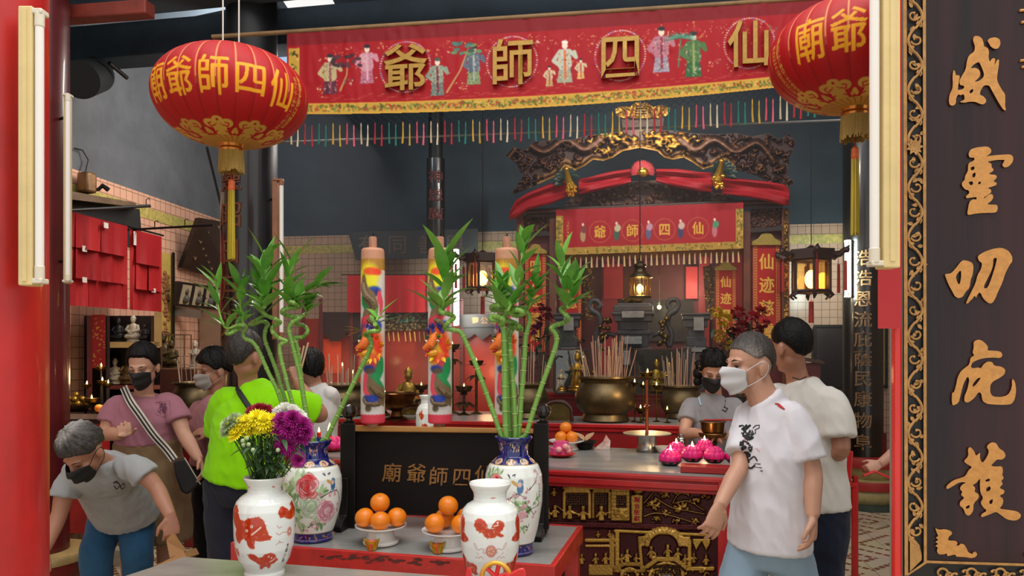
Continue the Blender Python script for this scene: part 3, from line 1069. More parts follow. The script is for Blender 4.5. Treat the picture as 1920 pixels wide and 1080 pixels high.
# ---------------------------------------------------------------- two big red lanterns
LRED='a80a10'
def lantern(px,py,d,rot,label,cord_x):
 c=P(px,py,d)
 t=thing('red_lantern',label,'lantern',c)
 RR,HH=0.334,0.222
 cv=Canvas(-180,-90,180,90,1500,LRED)
 gold='e8a11c'
 for i in range(26):
  th=-180+i*360/26+3
  cv.stroke([(th,-80),(th,14)],1.0,'e0aa66')
  cv.stroke([(th,8),(th,80)],0.7,'7a0a10')
 for i,ch in enumerate('廟爺師四仙'):
  th=-64+i*25.7
  h=46 if i != 3 else 40
  cv.text(ch,th,4+(3 if i == 4 else 0),23 if i != 3 else 25,h,gold,bold=0.35)
  cv.text(ch,th+180,4,23,h,gold,bold=0.35)
 for s,y0 in ((58,-14),(-92,-8)):
  for j,ch in enumerate('甲辰年立春吉日敬奉'):
   cv.text(ch,s+(0 if s > 0 else 0),y0+j*7,6,9,'c89a3a')
   cv.text(ch,s-6,y0+j*7+4,5,8,'c08a3a')
 for i in range(9):
  th=-180+i*40+5
  g='b98c3a' if i % 2 else 'c8983f'
  cv.poly([(th-13,80),(th-8,58),(th,55),(th+8,58),(th+13,80)],g)
  cv.blob(th,51,6,4.4,g)
  for s in (-1,1):
   cv.blob(th+s*10,55,7,5.4,g)
   cv.stroke([(th+s*4,57),(th+s*11,59),(th+s*12,55),(th+s*8,54)],1.2,LRED)
   cv.stroke([(th+s*17,66),(th+s*20,62)],5,g)
   cv.stroke([(th+s*6,65),(th+s*13,68)],1.4,LRED)
  cv.blob(th,51,1.5,1.5,LRED)
 cv.poly([(-180,70),(180,70),(180,90),(-180,90)],'b58636')
 for i in range(30):
  cv.stroke([(-180+i*12,71),(-176+i*12,80)],1.5,LRED,alpha=.7)
 n=90
 prof=[]
 for i in range(n+1):
  a=-math.pi/2+math.pi*i/n
  rr=RR*(abs(math.cos(a)) ** 0.88)
  zz=HH*math.sin(a)
  if a > 0:
   zz *= 0.92
  prof.append((max(rr,0.04),zz))
 def paint(T,Z,Rr):
  ph=np.degrees(np.arcsin(np.clip(np.where(Z > 0,Z/.92,Z)/HH,-1,1)))
  th=np.degrees(T)-rot
  th=(th+180) % 360-180
  return cv.sample(th,-ph).reshape(-1,3)
 o=lathe_grid('shade',prof,720,220,M_ATTR('lantern_cloth',0.55,spec=0.3),t,c,paint)
 V=o.data.vertices
 co=np.empty(len(V)*3,dtype=np.float32)
 V.foreach_get('co',co)
 co=co.reshape(-1,3)
 th=np.arctan2(co[:,0],-co[:,1])
 k=1-0.012*np.abs(np.cos((th-R(rot)-R(3)+np.pi)*13)) ** 6
 co[:,:2] *= k[:,None]
 V.foreach_set('co',co.ravel())
 zb=c.z-HH
 MB().lathe([(0.052,zb-.03),(0.055,zb-.02),(0.05,zb-.01),(0.055,zb+.004),(0.04,zb+.01)],32,(c.x,c.y,0)).build('bottom_collar',mat('copper_foil','c07a3a',0.25,0.9),t)
 MB().lathe([(0.05,c.z+HH*.92-.005),(0.052,c.z+HH*.92+.01),(0.02,c.z+HH*.92+.015)],28,(c.x,c.y,0)).build('top_collar',MATS['copper_foil'],t)
 FR_=mat('gold_fringe','a8863a',0.6,var=0.4,vscale=150,stretch=(1,1,.05))
 b=MB()
 for i in range(70):
  a=i/70*6.283
  p=Vector((c.x+.05*math.sin(a),c.y-.05*math.cos(a),zb-.025))
  q=p+Vector((.004*math.sin(a),-.004*math.cos(a),-.085-rnd.uniform(0,.02)))
  b.tube([p,q],0.0034,4)
 b.build('short_fringe',FR_,t)
 tz=zb-.125
 MB().tube([(c.x,c.y,zb-.02),(c.x,c.y,tz-.04)],0.0025,5).build('cord',mat('red_cord','a01818',0.7),t)
 b=MB()
 z0=tz-.035
 b.tube([(c.x,c.y,z0+.01),(c.x,c.y,z0),(c.x,c.y,z0-.04),(c.x,c.y,z0-.045)],[.006,.014,.015,.012],14)
 b.build('tassel_cap',mat('orange_binding','d8742a',0.5,col2='c03a20',vscale=60,stretch=(.01,.01,1)),t)
 b=MB()
 for i in range(34):
  a=rnd.uniform(0,6.28)
  r_=.013*math.sqrt(rnd.random())
  b.tube([(c.x+r_*math.cos(a),c.y+r_*math.sin(a),z0-.04),(c.x+1.25*r_*math.cos(a),c.y+1.25*r_*math.sin(a),z0-.34-rnd.uniform(0,.012))],0.0032,4)
 b.build('long_tassel',mat('yellow_silk','b9a021',0.5,var=0.3,vscale=120,stretch=(1,1,.05)),t)
 b=MB()
 for x in cord_x:
  q=P(x,py,d)
  b.tube([(q.x,q.y,c.z+HH*.86),(q.x,q.y,4.7)],0.0035,6)
 b.build('hanging_cord',mat('white_cord','cfcac2',0.7),t)
 return t
lantern(434,180,3.35,20.7,'big red lantern with gold characters hanging before the black column',(418,448))
lantern(1603,102,3.02,10,'big red lantern partly hidden by the cream lamp beside the great plaque',(1592,1620))
# ---------------------------------------------------------------- tables in the foreground
MARB=mat('grey_marble_top','9b9a97',0.28,col2='83837f',vscale=4,stretch=(1,3,1),coat=0.2)
def frame_of(pl):
 rz=math.atan2(pl.ex.y,pl.ex.x)
 back=-pl.n
 return pl.ex,back,rz
def red_table(label,pl,pxl,pxr,z,depth,name='offering_table',lip=0.075,leg=0.06,top_in=0.022,parts=True):
 ex,bk,rz=frame_of(pl)
 a=pl.at(pxl,HZ); c=pl.at(pxr,HZ)
 a.z=c.z=0
 W=(c-a).length
 t=thing(name,label,'table',(a+c)/2+bk*depth/2)
 up=Vector((0,0,1))
 mid=(a+c)/2+bk*depth/2
 MB().box(mid+up*(z-.009),(W-2*top_in,depth-2*top_in,0.012),rz).build('table_top',MARB,t,smooth=False)
 b=MB()
 b.box(mid+up*(z-lip/2)-bk*(depth/2-top_in/2),(W,top_in,lip),rz)
 b.box(mid+up*(z-lip/2)+bk*(depth/2-top_in/2),(W,top_in,lip),rz)
 for s in (-1,1):
  b.box(mid+up*(z-lip/2)+ex*s*(W/2-top_in/2),(top_in,depth-2*top_in,lip),rz)
 b.build('apron',mat('worn_table_red','bf2723',0.4,var=0.25,vscale=14,bump=0.05,coat=0.15),t,smooth=False,bevel=0.003)
 for sx in (-1,1):
  for sy in (-1,1):
   q=mid+ex*sx*(W/2-leg/2-.012)+bk*sy*(depth/2-leg/2-.012)
   MB().box(q+up*(z-.02)/2,(leg,leg,z-.02),rz).build('leg',MATS['worn_table_red'],t,smooth=False,bevel=0.004)
 return t,mid,W
FT=Plane(1040,depth_on(1062,0.8),14.5)
ft,ftm,ftW=red_table('red table with a grey top carrying oranges and the two blue and white vases',FT,432,1040,0.8,0.66)
# chipped paint along the front edge
b=MB()
rnd=random.Random(5)
for i in range(46):
 x=rnd.choice([rnd.uniform(600,690),rnd.uniform(690,840)])
 y=1032+(x-540)*.055+rnd.gauss(7,3)
 pts=[]
 for k in range(7):
  a=k/7*6.283
  pts.append((x+rnd.uniform(4,9)*math.cos(a),y+rnd.uniform(1.2,3)*math.sin(a)))
 MB().slab(FT,pts,0.0008+i*.00001,0.0).build('chipped_patch',mat('bare_wood','5e2a22',0.8,var=0.4,vscale=60),ft,smooth=False)
# stone-topped table at the near left
z=0.8
q=[G(345,1043,z),G(900,1083,z),Vector((0.05,1.95,z)),Vector((-1.55,2.2,z)),G(225,1082,z)]
nt_=thing('stone_table','stone topped table in the near corner under the white lion vases','table',((q[0]+q[2])/2).xy.to_3d())
dn=Vector((0,0,-0.04))
MB().prism([v for v in q],[v+dn for v in q]).build('table_top',mat('warm_stone','9c968d',0.3,col2='87817a',vscale=5,stretch=(1,2.5,1),coat=0.15),nt_,smooth=False,bevel=0.006)
for v in (q[0],q[1],q[2],q[3]):
 ctr=sum(q,Vector())/5
 w=v+(ctr-v).normalized()*0.14
 MB().box((w.x,w.y,0.38),(0.07,0.07,0.76),R(-13)).build('leg',MATS['worn_table_red'],nt_,smooth=False,bevel=0.004)
# ---------------------------------------------------------------- vases
GLAZE=M_ATTR('glazed_porcelain',0.08,coat=0.5)
def vase(name,label,cx,y0,y1,d,prof_px,cvs,wall=0.006):
 """prof_px: list of (half width px, photo y) from rim to foot"""
 c=P(cx,y1,d)
 k=d/F
 t=thing(name,label,'vase',c)
 outer=[(h*k,(y1-y)*k) for h,y in reversed(prof_px)]
 al=math.degrees(math.atan((960-cx)/F))
 def paint(T,Z,Rr):
  return cvs.sample((np.degrees(T)-al+180) % 360-180,y1-Z/k).reshape(-1,3)
 lathe_grid('body',[(0.001,0.0)]+outer,420,330,GLAZE,t,c,paint)
 r0,z0=outer[-1]
 inner=[(r0,z0),(r0*.97,z0+.004),(r0*.9,z0),(max(.01,outer[-3][0]*.86),z0-.04),(outer[-3][0]*.8,z0-.09),(0.001,z0-.1)]
 MB().lathe([(r,z) for r,z in inner],48,c,cap=False).build('rim',mat('rim_glaze_'+name,'e6e8e4' if 'lion' in name else '1a2a6a',0.1,coat=0.4),t)
 return t,c,k
def wrap(pts,cx,half,zy=None):
 return [(math.degrees(math.asin(max(-.985,min(.985,(x-cx)/half)))),y) for x,y in pts]
OR1,OR2='b8320f','d2562a'
def lion_fill(cv,pts,seed):
 rn=random.Random(seed)
 cv.poly(pts,OR1)
 xs,ys=[p[0] for p in pts],[p[1] for p in pts]
 for (ax,ay),(bx,by) in zip(pts,pts[1:]+pts[:1]):
  for q in range(3):
   t=rn.random()
   x,y=ax+(bx-ax)*t,ay+(by-ay)*t
   cx,cy=sum(xs)/len(xs),sum(ys)/len(ys)
   dx,dy=x-cx,y-cy
   L=math.hypot(dx,dy)+.1
   cv.stroke([(x-dx/L*3,y-dy/L*3),(x+dx/L*1.6,y+dy/L*1.6)],1.5,OR1,.3)
   cv.stroke([(x-dx/L*1,y-dy/L*1),(x-dx/L*5,y-dy/L*5)],.8,OR2,.3,alpha=.8)
 curls(cv,pts,seed)
def curls(cv,pts,seed,n=16):
 rn=random.Random(seed)
 xs,ys=[p[0] for p in pts],[p[1] for p in pts]
 for i in range(n):
  k=rn.randrange(len(pts))
  cx,cy=sum(xs)/len(xs),sum(ys)/len(ys)
  f=rn.uniform(.2,.8)
  x,y=cx+(pts[k][0]-cx)*f,cy+(pts[k][1]-cy)*f
  a=rn.uniform(0,6.28)
  cv.stroke([(x+2.6*math.cos(a+q),y+2.6*math.sin(a+q)) for q in (0,.8,1.6,2.4)],.6,rn.choice(['e8cdbf','7a1c08','eadcd2','d87048']),.3,alpha=.85)
def rib(cv,pts,w=0.9,c='b86a5a'):
 cv.stroke(catmull_2d(pts),w,c)
def catmull_2d(pts,n=5):
 return [(v.x,v.y) for v in catmull([(x,y,0) for x,y in pts],n)]
# --- left lion vase
cx,R0=496,55.5
cv=Canvas(-180,885,180,1082,1300,'e3e8e4')
W_=lambda p: wrap([(400+x/3.1775,740+y/3.1775) for x,y in p],cx,R0)
lion_fill(cv,W_([(128,645),(140,635),(155,655),(162,690),(170,710),(195,715),(215,700),(240,695),(270,690),(295,705),(310,735),(318,770),(330,800),(345,810),(335,825),(310,828),(280,830),(255,825),(245,850),(250,870),(235,875),(215,865),(205,830),(190,815),(175,830),(165,850),(150,840),(145,800),(150,770),(135,730),(128,690)]),1)
lion_fill(cv,W_([(205,910),(225,905),(245,908),(265,930),(290,925),(310,908),(340,905),(365,915),(380,940),(390,955),(370,970),(350,975),(345,995),(330,1000),(320,985),(300,990),(285,1003),(270,1000),(275,975),(255,960),(235,945),(215,935)]),2)
lion_fill(cv,W_([(380,680),(395,650),(410,645),(430,660),(445,680),(462,660),(458,640),(475,630),(478,680),(475,720),(450,730),(430,720),(410,705),(395,710)]),3)
lion_fill(cv,W_([(133,890),(150,885),(158,905),(150,930),(138,925)]),4)
for (x,y,r_) in [(235,745,8),(208,770,8),(330,925,5),(348,935,5)]:
 q=W_([(x,y)])[0]
 cv.blob(*q,r_/3,r_/3,'f0e6dc')
 cv.blob(*q,r_/7,r_/7,'3a1208')
cv.stroke(W_([(235,792),(262,770),(285,750)]),2.6,'ecdcd2')
cv.stroke(W_([(340,960),(360,950),(372,940)]),1.8,'ecdcd2')
for p in ([(370,790),(385,805),(405,795),(430,800)],[(375,750),(385,765),(400,760)],[(370,860),(390,850),(410,855)],[(385,840),(395,852)],[(170,925),(175,925)]):
 rib(cv,W_(p),1.0)
q=W_([(445,800)])[0]
cv.blob(*q,8,9,'d8a89a'); cv.blob(*q,5,6,'b8705e'); cv.blob(*q,3,3.5,'e0c0b4')
for i,ch in enumerate('太師少保'):
 q=W_([(440-i*4,880+i*29)])[0]
 cv.text(ch,q[0],q[1],8,8.5,'14100e',bold=.25)
for x in (-100,30,120,-60):
 cv.blob(x,909,6,1.6,'c8786a',10,.5)
for s in (140,-140):
 lion_fill(cv,[(s+(x-496)*.9,y) for x,y in [(470,945),(500,940),(520,960),(515,1000),(490,1005),(475,985)]],7)
lion1,v1c,v1k=vase('lion_vase','white vase with orange lions holding the chrysanthemums',cx,895,1078,2.66,
 [(38,895),(37,898),(31.5,908),(30,915),(31,922),(42,929),(50.5,938),(55,952),(55.6,975),(55,1000),(52.5,1024),(46,1046),(37,1062),(35,1067),(37,1070),(36.5,1078)],cv)
# --- right lion vase
cx,R0=919,55.5
cv=Canvas(-180,895,180,1100,1300,'e3e8e4')
W_=lambda p: wrap([(870+x/8.31,950+y/8.31) for x,y in p],cx,R0)
lion_fill(cv,W_([(165,200),(180,130),(215,95),(260,92),(320,120),(350,165),(350,205),(320,190),(300,165),(285,180),(320,215),(370,235),(420,250),(480,240),(510,215),(475,205),(450,200),(465,150),(510,122),(560,120),(605,150),(620,200),(600,250),(560,290),(545,310),(600,335),(605,355),(570,370),(540,350),(500,340),(470,370),(430,375),(400,365),(370,375),(340,365),(310,320),(280,290),(250,300),(230,270),(205,270),(190,230)]),8)
for s in (0,1):
 f=(lambda p: [(2*407-x if s else x,y) for x,y in p])
 lion_fill(cv,W_(f([(850,70),(800,130),(790,200),(800,260),(815,320),(795,350),(740,400),(740,450),(790,480),(830,490),(862,470)])),9)
 lion_fill(cv,W_(f([(850,670),(800,720),(795,775),(740,790),(690,785),(650,810),(630,850),(650,890),(640,960),(700,980),(760,950),(800,1000),(860,990)])),10)
 rib(cv,W_(f([(345,600),(300,600),(310,550),(270,540),(230,560),(190,540),(160,480),(175,470),(210,530)])),.9,'a8705e')
 rib(cv,W_(f([(180,690),(200,670),(230,690),(260,660),(300,695)])),.9,'a8705e')
 rib(cv,W_(f([(230,640),(205,600)])),.7,'a8705e')
q=W_([(420,575)])[0]
cv.blob(*q,10,11,'b8705e'); cv.blob(*q,8.6,9.6,'dba898')
for i in range(5):
 a=i*1.257
 cv.blob(q[0]+4.5*math.cos(a),q[1]+5*math.sin(a),3.4,3.6,'b8705e'); cv.blob(q[0]+4.5*math.cos(a),q[1]+5*math.sin(a),2.4,2.6,'e2b8a8')
cv.stroke(W_([(470,195),(530,185)]),2.2,'ecdcd2')
cv.blob(*W_([(520,150)])[0],2,2,'ecdcd2')
q=W_([(418,805)])[0]
cv.text('太',q[0],q[1],8,8.5,'14100e',bold=.25)
for x in (-100,10,110):
 cv.blob(x,928,9,1.3,'c88a80',0,.5)
lion2,v2c,v2k=vase('lion_vase','empty white vase with orange lions in front of the right blue and white vase',cx,906,1096,2.54,
 [(39.5,906),(38.5,910),(31.5,922),(30.6,930),(32,938),(44,945),(51.5,954),(55.4,968),(55.8,990),(55,1015),(52,1040),(46,1062),(37,1078),(35,1084),(37,1088),(36.5,1096)],cv)
# --- the two blue and white vases
def peony(cv,x,y,r,cols,seed,n=46):
 rn=random.Random(seed)
 for i in range(n):
  f=1-i/n
  a=rn.uniform(0,6.28)
  q=r*f*.85
  px,py=x+q*math.cos(a),y+q*math.sin(a)
  cv.blob(px,py,r*.34,r*.2,cols[0],math.degrees(a)+90,.25)
  cv.blob(px,py,r*.31,r*.175,rn.choice(['f2e6e2',cols[-1]]),math.degrees(a)+90,.25)
  cv.blob(px-r*.03*math.cos(a),py-r*.03*math.sin(a),r*.27,r*.14,rn.choice(cols[1:]),math.degrees(a)+90,.5)
def leaves(cv,x,y,r,seed,n=16,cols=('86a878','a6c294','6a8f5c','b8d0a8')):
 rn=random.Random(seed)
 for i in range(n):
  a=rn.uniform(0,360)
  q=r*rn.uniform(.2,1)
  cv.blob(x+q*math.cos(R(a)),y+q*math.sin(R(a))*.9,r*.36,r*.16,rn.choice(cols),a,.5)
def blossom(cv,x,y,r,c='c88a98'):
 for i in range(5):
  a=i*1.257
  cv.blob(x+r*.6*math.cos(a),y+r*.6*math.sin(a),r*.55,r*.5,c,0,.3)
  cv.blob(x+r*.6*math.cos(a),y+r*.6*math.sin(a),r*.3,r*.28,'e6c8cc',0,.4)
 cv.blob(x,y,r*.25,r*.25,'8a3a4a')
def bird(cv,x,y,s=1.0):
 cv.blob(x-9*s,y-4*s,8*s,3.2*s,'c0a058',35,.2)
 cv.blob(x,y+4*s,6*s,9*s,'3f6a98',10,.2)
 cv.blob(x+1*s,y-6*s,5.4*s,5.4*s,'7a94b0',0,.2)
 cv.blob(x-1*s,y-2*s,3.6*s,4*s,'e0b8a8',0,.3)
 cv.blob(x+3*s,y-7.5*s,1.1,1.1,'1a1a20')
 cv.stroke([(x,y+11*s),(x-5*s,y+19*s)],3*s,'6a86a8',1)
def branch(cv,pts,seed):
 rn=random.Random(seed)
 cv.stroke(catmull_2d(pts),1.8,'3a2a24',.8)
 for (x,y) in pts:
  for q in range(2):
   cv.stroke([(x,y),(x+rn.uniform(-7,7),y-rn.uniform(2,8))],1.0,'3a2a24',.4)
   blossom(cv,x+rn.uniform(-8,8),y+rn.uniform(-7,7),rn.uniform(2.4,3.6),rn.choice(['c88a98','b8707e','d8a0a8']))
def blue_bands(cv,ytop,ysh,ybot,yend,seed):
 rn=random.Random(seed)
 B='141c66'
 cv.poly([(-181,ytop-8),(181,ytop-8),(181,ysh),(-181,ysh)],B)
 cv.poly([(-181,ybot),(181,ybot),(181,yend+5),(-181,yend+5)],B)
 cv.stroke([(-180,ysh),(180,ysh)],1.2,'c8a858')
 cv.stroke([(-180,ybot),(180,ybot)],1.0,'c8a858')
 cv.stroke([(-180,yend-5),(180,yend-5)],1.4,'9a7a98')
 for i in range(9):
  th=-180+i*40+12
  for c,s in (('c8a868',1.0),('d8b89a',.86)):
   cv.blob(th,ysh-6,14*s,5*s,c,0,.12)
  for k in range(12):
   cv.blob(th+rn.uniform(-10,10),ysh-6+rn.uniform(-3,3),2.4,1.2,rn.choice(['b05a4a','8a5a6a','4a6a8a','e0c890','c88a5a']),rn.uniform(0,180),.5)
 for th in (-60,4,65,140,-140):
  for k in range(22):
   cv.blob(th+rn.uniform(-17,17),(ytop+ysh)/2-6+rn.uniform(-8,8),3,1.8,rn.choice(['c8a868','a85a5a','8a7a9a','3a4a9a','d8c0a0']),rn.uniform(0,180),.5)
 for k in range(46):
  cv.blob(rn.uniform(-180,180),rn.uniform(ybot+4,yend-8),3.4,1.4,rn.choice(['a87a4a','8a6a8a','3a4a9a','b86a5a']),rn.uniform(0,180),.5)
cv=Canvas(-180,818,180,1015,1400,'e4e8e2')
blue_bands(cv,826,871,992,1010,21)
def A(x,y): return wrap([(400+x/3.1775,740+y/3.1775)],586,54.5)[0]
leaves(cv,*A(490,520),26,1,30); leaves(cv,*A(470,640),26,2,30); leaves(cv,*A(540,470),16,3,14); leaves(cv,*A(640,700),22,4,18)
leaves(cv,*A(500,720),20,14,18); leaves(cv,*A(620,560),18,5)
peony(cv,*A(580,628),27,['7fa07a','c4d8ba','a9c69c','dce8d4'],5,60)
peony(cv,*A(562,520),24,['a01a1e','c8343a','b8222a','e8a0a0','d86a6a'],6,60)
peony(cv,*A(680,668),24,['b0687e','d8a0b0','e6c0c8','c8849a'],7,56)
branch(cv,[A(640,585),A(690,560),A(730,560),A(748,620),A(740,680)],8)
branch(cv,[A(560,760),A(590,745),A(615,740)],9)
bird(cv,*A(708,512),.95)
for p in ([A(655,450),A(668,462),A(664,445)],[A(685,455),A(700,448),A(690,462)],[A(520,775),A(530,785)]):
 cv.stroke(p,2.2,'2a2a3a',.8)
peony(cv,150,930,26,['b0687e','d8a0b0','e6c0c8'],31); leaves(cv,140,950,26,33,20); leaves(cv,-130,940,26,34,26)
blue1,b1c,b1k=vase('floral_vase','blue and white vase with peonies holding bamboo behind the chrysanthemums',586,826,1010,depth_on(1010,.8),
 [(35,826),(34,829),(29,838),(27.5,848),(29,858),(40,866),(48,876),(53.5,893),(54.5,915),(53,938),(48.5,962),(42.5,982),(38,994),(36.5,1003),(37.5,1010)],cv)
cv=Canvas(-180,810,180,1040,1400,'e4e8e2')
blue_bands(cv,819,867,1012,1034,22)
def A(x,y): return wrap([(620+x/3.176,740+y/3.176)],963,54.5)[0]
leaves(cv,*A(950,470),18,41,16); leaves(cv,*A(1000,460),14,42,12); leaves(cv,*A(1150,650),16,43,18); leaves(cv,*A(1100,600),13,44,10); leaves(cv,*A(1220,600),12,45,10); leaves(cv,*A(1150,770),12,46,10)
peony(cv,*A(985,500),19,['a01a1e','c8343a','b8222a','e8a0a0'],47,50)
bird(cv,*A(1128,515),1.1)
branch(cv,[A(1050,600),A(1110,560),A(1160,590)],48)
branch(cv,[A(1180,540),A(1215,500),A(1235,450)],49)
branch(cv,[A(1130,700),A(1180,660),A(1230,640)],50)
branch(cv,[A(1160,620),A(1215,690)],53)
peony(cv,*A(1140,690),11,['b0687e','d8a0b0','e6c0c8'],51)
for p in ([A(1055,450),A(1068,470),A(1064,452)],[A(1085,455),A(1100,448),A(1095,465)],[A(1170,750),A(1182,765),A(1190,740)]):
 cv.stroke(p,2.4,'2a2a3a',.8)
for i,ch in enumerate('花開富貴'):
 q=A(1240,520+i*20)
 cv.text(ch,q[0],q[1],9,5.5,'5a4a4a')
peony(cv,150,930,26,['b0687e','d8a0b0','e6c0c8'],61); leaves(cv,140,950,26,63,20); leaves(cv,-130,940,26,64,26)
blue2,b2c,b2k=vase('floral_vase','blue and white vase with a bluebird holding bamboo beside the dark name board',963,819,1034,depth_on(1034,.8),
 [(35.5,819),(34.5,822),(28,832),(27,842),(28,853),(38,862),(47,871),(53,888),(54.6,912),(54,938),(50,965),(45,990),(39.5,1010),(37,1020),(37.5,1034)],cv)
# ---------------------------------------------------------------- black name board standing on the table
NB=Plane(835,3.30,10.5)
zt=0.8
nb=thing('name_board','black wooden name board with carved gold characters on sled feet behind the oranges','name board',NB.at(835,990,-.02).xy.to_3d()+Vector((0,0,zt)))
def px_at_z(pl,px,z,off):
 v=pl.at(px,HZ,off)
 v.z=z
 return v
MB().slab(NB,[(664,808),(1002,812),(1002,972),(664,962)],0.0,-0.035).build('panel',mat('board_black','17100e',0.6,var=0.3,vscale=8,stretch=(.3,1,1),spec=.2),nb,smooth=False,bevel=0.002)
MB().slab(NB,[(664,797),(1002,804),(1002,813),(664,809)],0.03,-0.09).build('top_ledge',mat('tan_ledge','b5803f',0.5,var=0.2,vscale=6,stretch=(.2,1,1)),nb,smooth=False,bevel=0.005)
for (xl,xr,yb) in ((638,666,990),(1000,1029,992)):
 b=MB()
 b.slab(NB,[(xl,793),(xr,794),(xr,yb),(xl,yb)],0.035,-0.04)
 b.build('post',BLACKWOOD,nb,smooth=False,bevel=0.004)
 k=3.3/F
 ctr=NB.at((xl+xr)/2+3,793,0)
 MB().lathe([(.026,0),(.028,.005),(.016,.012),(.014,.02),(.026,.028),(.036,.045),(.037,.058),(.03,.074),(.012,.083),(.002,.085)],28,ctr).build('finial',mat('finial_black','1d1614',0.25,coat=0.4),nb)
 ft_=MB()
 w=NB.at((xl+xr)/2,HZ,0)
 ex_,bk_,rz_=frame_of(NB)
 for s in (1,-1):
  pr=[(0.02,0),(0.115,0),(0.125,.02),(0.10,.045),(0.06,.06),(0.05,.1),(0.045,.2),(.05,.225),(0.02,.225)]
  f_=[Vector((w.x,w.y,zt))-bk_*(y*s)+ex_*.02+Vector((0,0,z_)) for y,z_ in pr]
  g_=[v-ex_*.04 for v in f_]
  ft_.prism(f_,g_)
 ft_.build('sled_foot',BLACKWOOD,nb,bevel=0.003)
CG=mat('carved_gold','9a6a35',0.45,0.3,var=0.3,vscale=60)
for (x,y,ch) in [(735,886,'廟'),(781,887,'爺'),(822,893,'師'),(866,894,'四'),(908,890,'仙')]:
 fn=lambda X,Y,Z,x=x,y=y: NB.at(x+X*37+Y*3,y-Y*37+X*1,0.001+Z)
 glyph_solid(ch,fn,0.002,'carved_character',CG,nb,offset=0.008,bev=0.0012)
# ---------------------------------------------------------------- oranges, plates, ingots
PEEL=mat('orange_peel','e8800c',0.38,var=0.12,vscale=5,bump=0.12,bscale=160,sss=0.0,coat=0.1)
STEM=mat('orange_stem','5a5a24',0.8)
WHITEC=mat('white_ceramic','e6e3dd',0.15,coat=0.3)
NOR=[0]
def orange(c,r,label,rnd_,group=None):
 t=thing('orange',label,'orange',c-Vector((0,0,r)),group=group)
 tilt=Matrix.Rotation(rnd_.uniform(-.6,.6),3,'X') @ Matrix.Rotation(rnd_.uniform(-.6,.6),3,'Y')
 b=MB().ball(c,(r,r,r*.94),28,18,tilt)
 b.build('peel',PEEL,t)
 MB().ball(c+tilt @ Vector((0,0,r*.93)),(r*.09,r*.09,r*.04),8,5).build('stem_button',STEM,t)
 return t
def plate_of_oranges(cx,cy,where,spots,rr,plabel,d=None,z=0.8,foot=0.05):
 rnd_=random.Random(int(cx))
 c=G(cx,cy,z) if d is None else P(cx,cy,d)
 c.z=z+.001
 t=thing('footed_plate',plabel,'plate',c)
 MB().lathe([(.072,0),(.074,.008),(.06,.018),(.052,foot),(.06,foot+.006),(.095,foot+.016),(.106,foot+.022),(.106,foot+.026),(.098,foot+.024),(.06,foot+.012),(.001,foot+.01)],48,c,cap=False).build('plate_body',WHITEC,t)
 for (dx,dy,dz,lab) in spots:
  q=c+Vector((dx,dy,foot+.012+rr+dz))
  orange(q,rr,lab,rnd_)
S4=lambda w: [(-.063,-.02,.006,'orange at the left of the '+w),(.008,-.058,.0,'orange at the front of the '+w),(.068,-.005,.004,'orange at the right of the '+w),(-.004,.005,.062,'orange on top of the '+w)]
plate_of_oranges(714,1018,'',S4('plate pile before the board'),.0405,'white footed plate of oranges standing left before the name board')
plate_of_oranges(840,1028,'',[(-.05,-.03,.004,'front orange beside the empty lion vase on its plate'),(.056,-.04,.003,'orange half hidden behind the empty lion vase'),(0,.012,.066,'orange on top of the pile beside the empty lion vase'),(-.02,.06,.004,'orange at the back of the pile beside the empty lion vase'),(.07,.045,.01,'orange peeping out behind the pile beside the lion vase')],.0405,'white footed plate of oranges tucked behind the empty lion vase')
def ingot(px,py,label):
 c=G(px,py,.8)
 t=thing('gold_ingot',label,'ornament',c)
 b=MB()
 n=20
 vs,fs=[],[]
 prof=[(.016,0),(.022,.018),(.029,.036),(.025,.036),(.012,.03)]
 for i,(r_,z_) in enumerate(prof):
  for k in range(n):
   a=2*math.pi*k/n
   lift=.010*(abs(math.cos(a)) ** 3) if i in (2,3) else 0
   vs.append(c+Vector((r_*1.12*math.cos(a),r_*.62*math.sin(a),z_+lift)))
 for i in range(4):
  for k in range(n):
   l=(k+1) % n
   fs.append((i*n+k,i*n+l,(i+1)*n+l,(i+1)*n+k))
 fs += [tuple(range(n-1,-1,-1)),tuple(4*n+k for k in range(n))]
 b.add(vs,fs)
 b.build('ingot_body',mat('ingot_gold','d2a92c',0.22,0.7,var=0.25,vscale=60),t)
 MB().box(c+Vector((0,-.0165,.017)),(.007,.004,.032),rot=Matrix.Rotation(R(-14),3,'X')).build('red_ribbon',mat('ribbon_red','b3271d',0.4),t,smooth=False)
 MB().ball(c+Vector((0,0,.032)),(.017,.010,.009),14,8).build('red_filling',mat('filling','c96a52',0.5,col2='b02a22',vscale=120),t)
ingot(697,1031,'small gold paper ingot in front of the left plate of oranges')
ingot(820,1037,'small gold paper ingot in front of the right plate of oranges')
# red plastic stand with a golden wheel at the bottom edge
c=G(930,1133,.8)
t=thing('wheel_ornament','red plastic stand with a golden spoked wheel in front of the empty lion vase','ornament',c)
wp=Plane(930,c.y-.02,6)
k=c.y/F
wc=wp.at(930,1082,0)
pts=[wc+wp.ex*(.044*math.cos(a))+Vector((0,0,.044*math.sin(a))) for a in [i/40*6.283 for i in range(40)]]
MB().tube(pts,0.0075,10,closed=True,side=(0,1,0)).build('golden_rim',mat('yellow_gold_plastic','d9a53a',0.3,0.3),t)
RP=mat('red_plastic','d01f20',0.25,coat=0.3)
b=MB()
for i in range(6):
 a=i*math.pi/3+.3
 b.tube([wc,wc+wp.ex*(.041*math.cos(a))+Vector((0,0,.041*math.sin(a)))],.007,6)
b.build('spoke',RP,t)
b=MB()
b.slab(wp,[(868,1131),(874,1068),(880,1062),(884,1068),(892,1131)],0.03,-0.01)
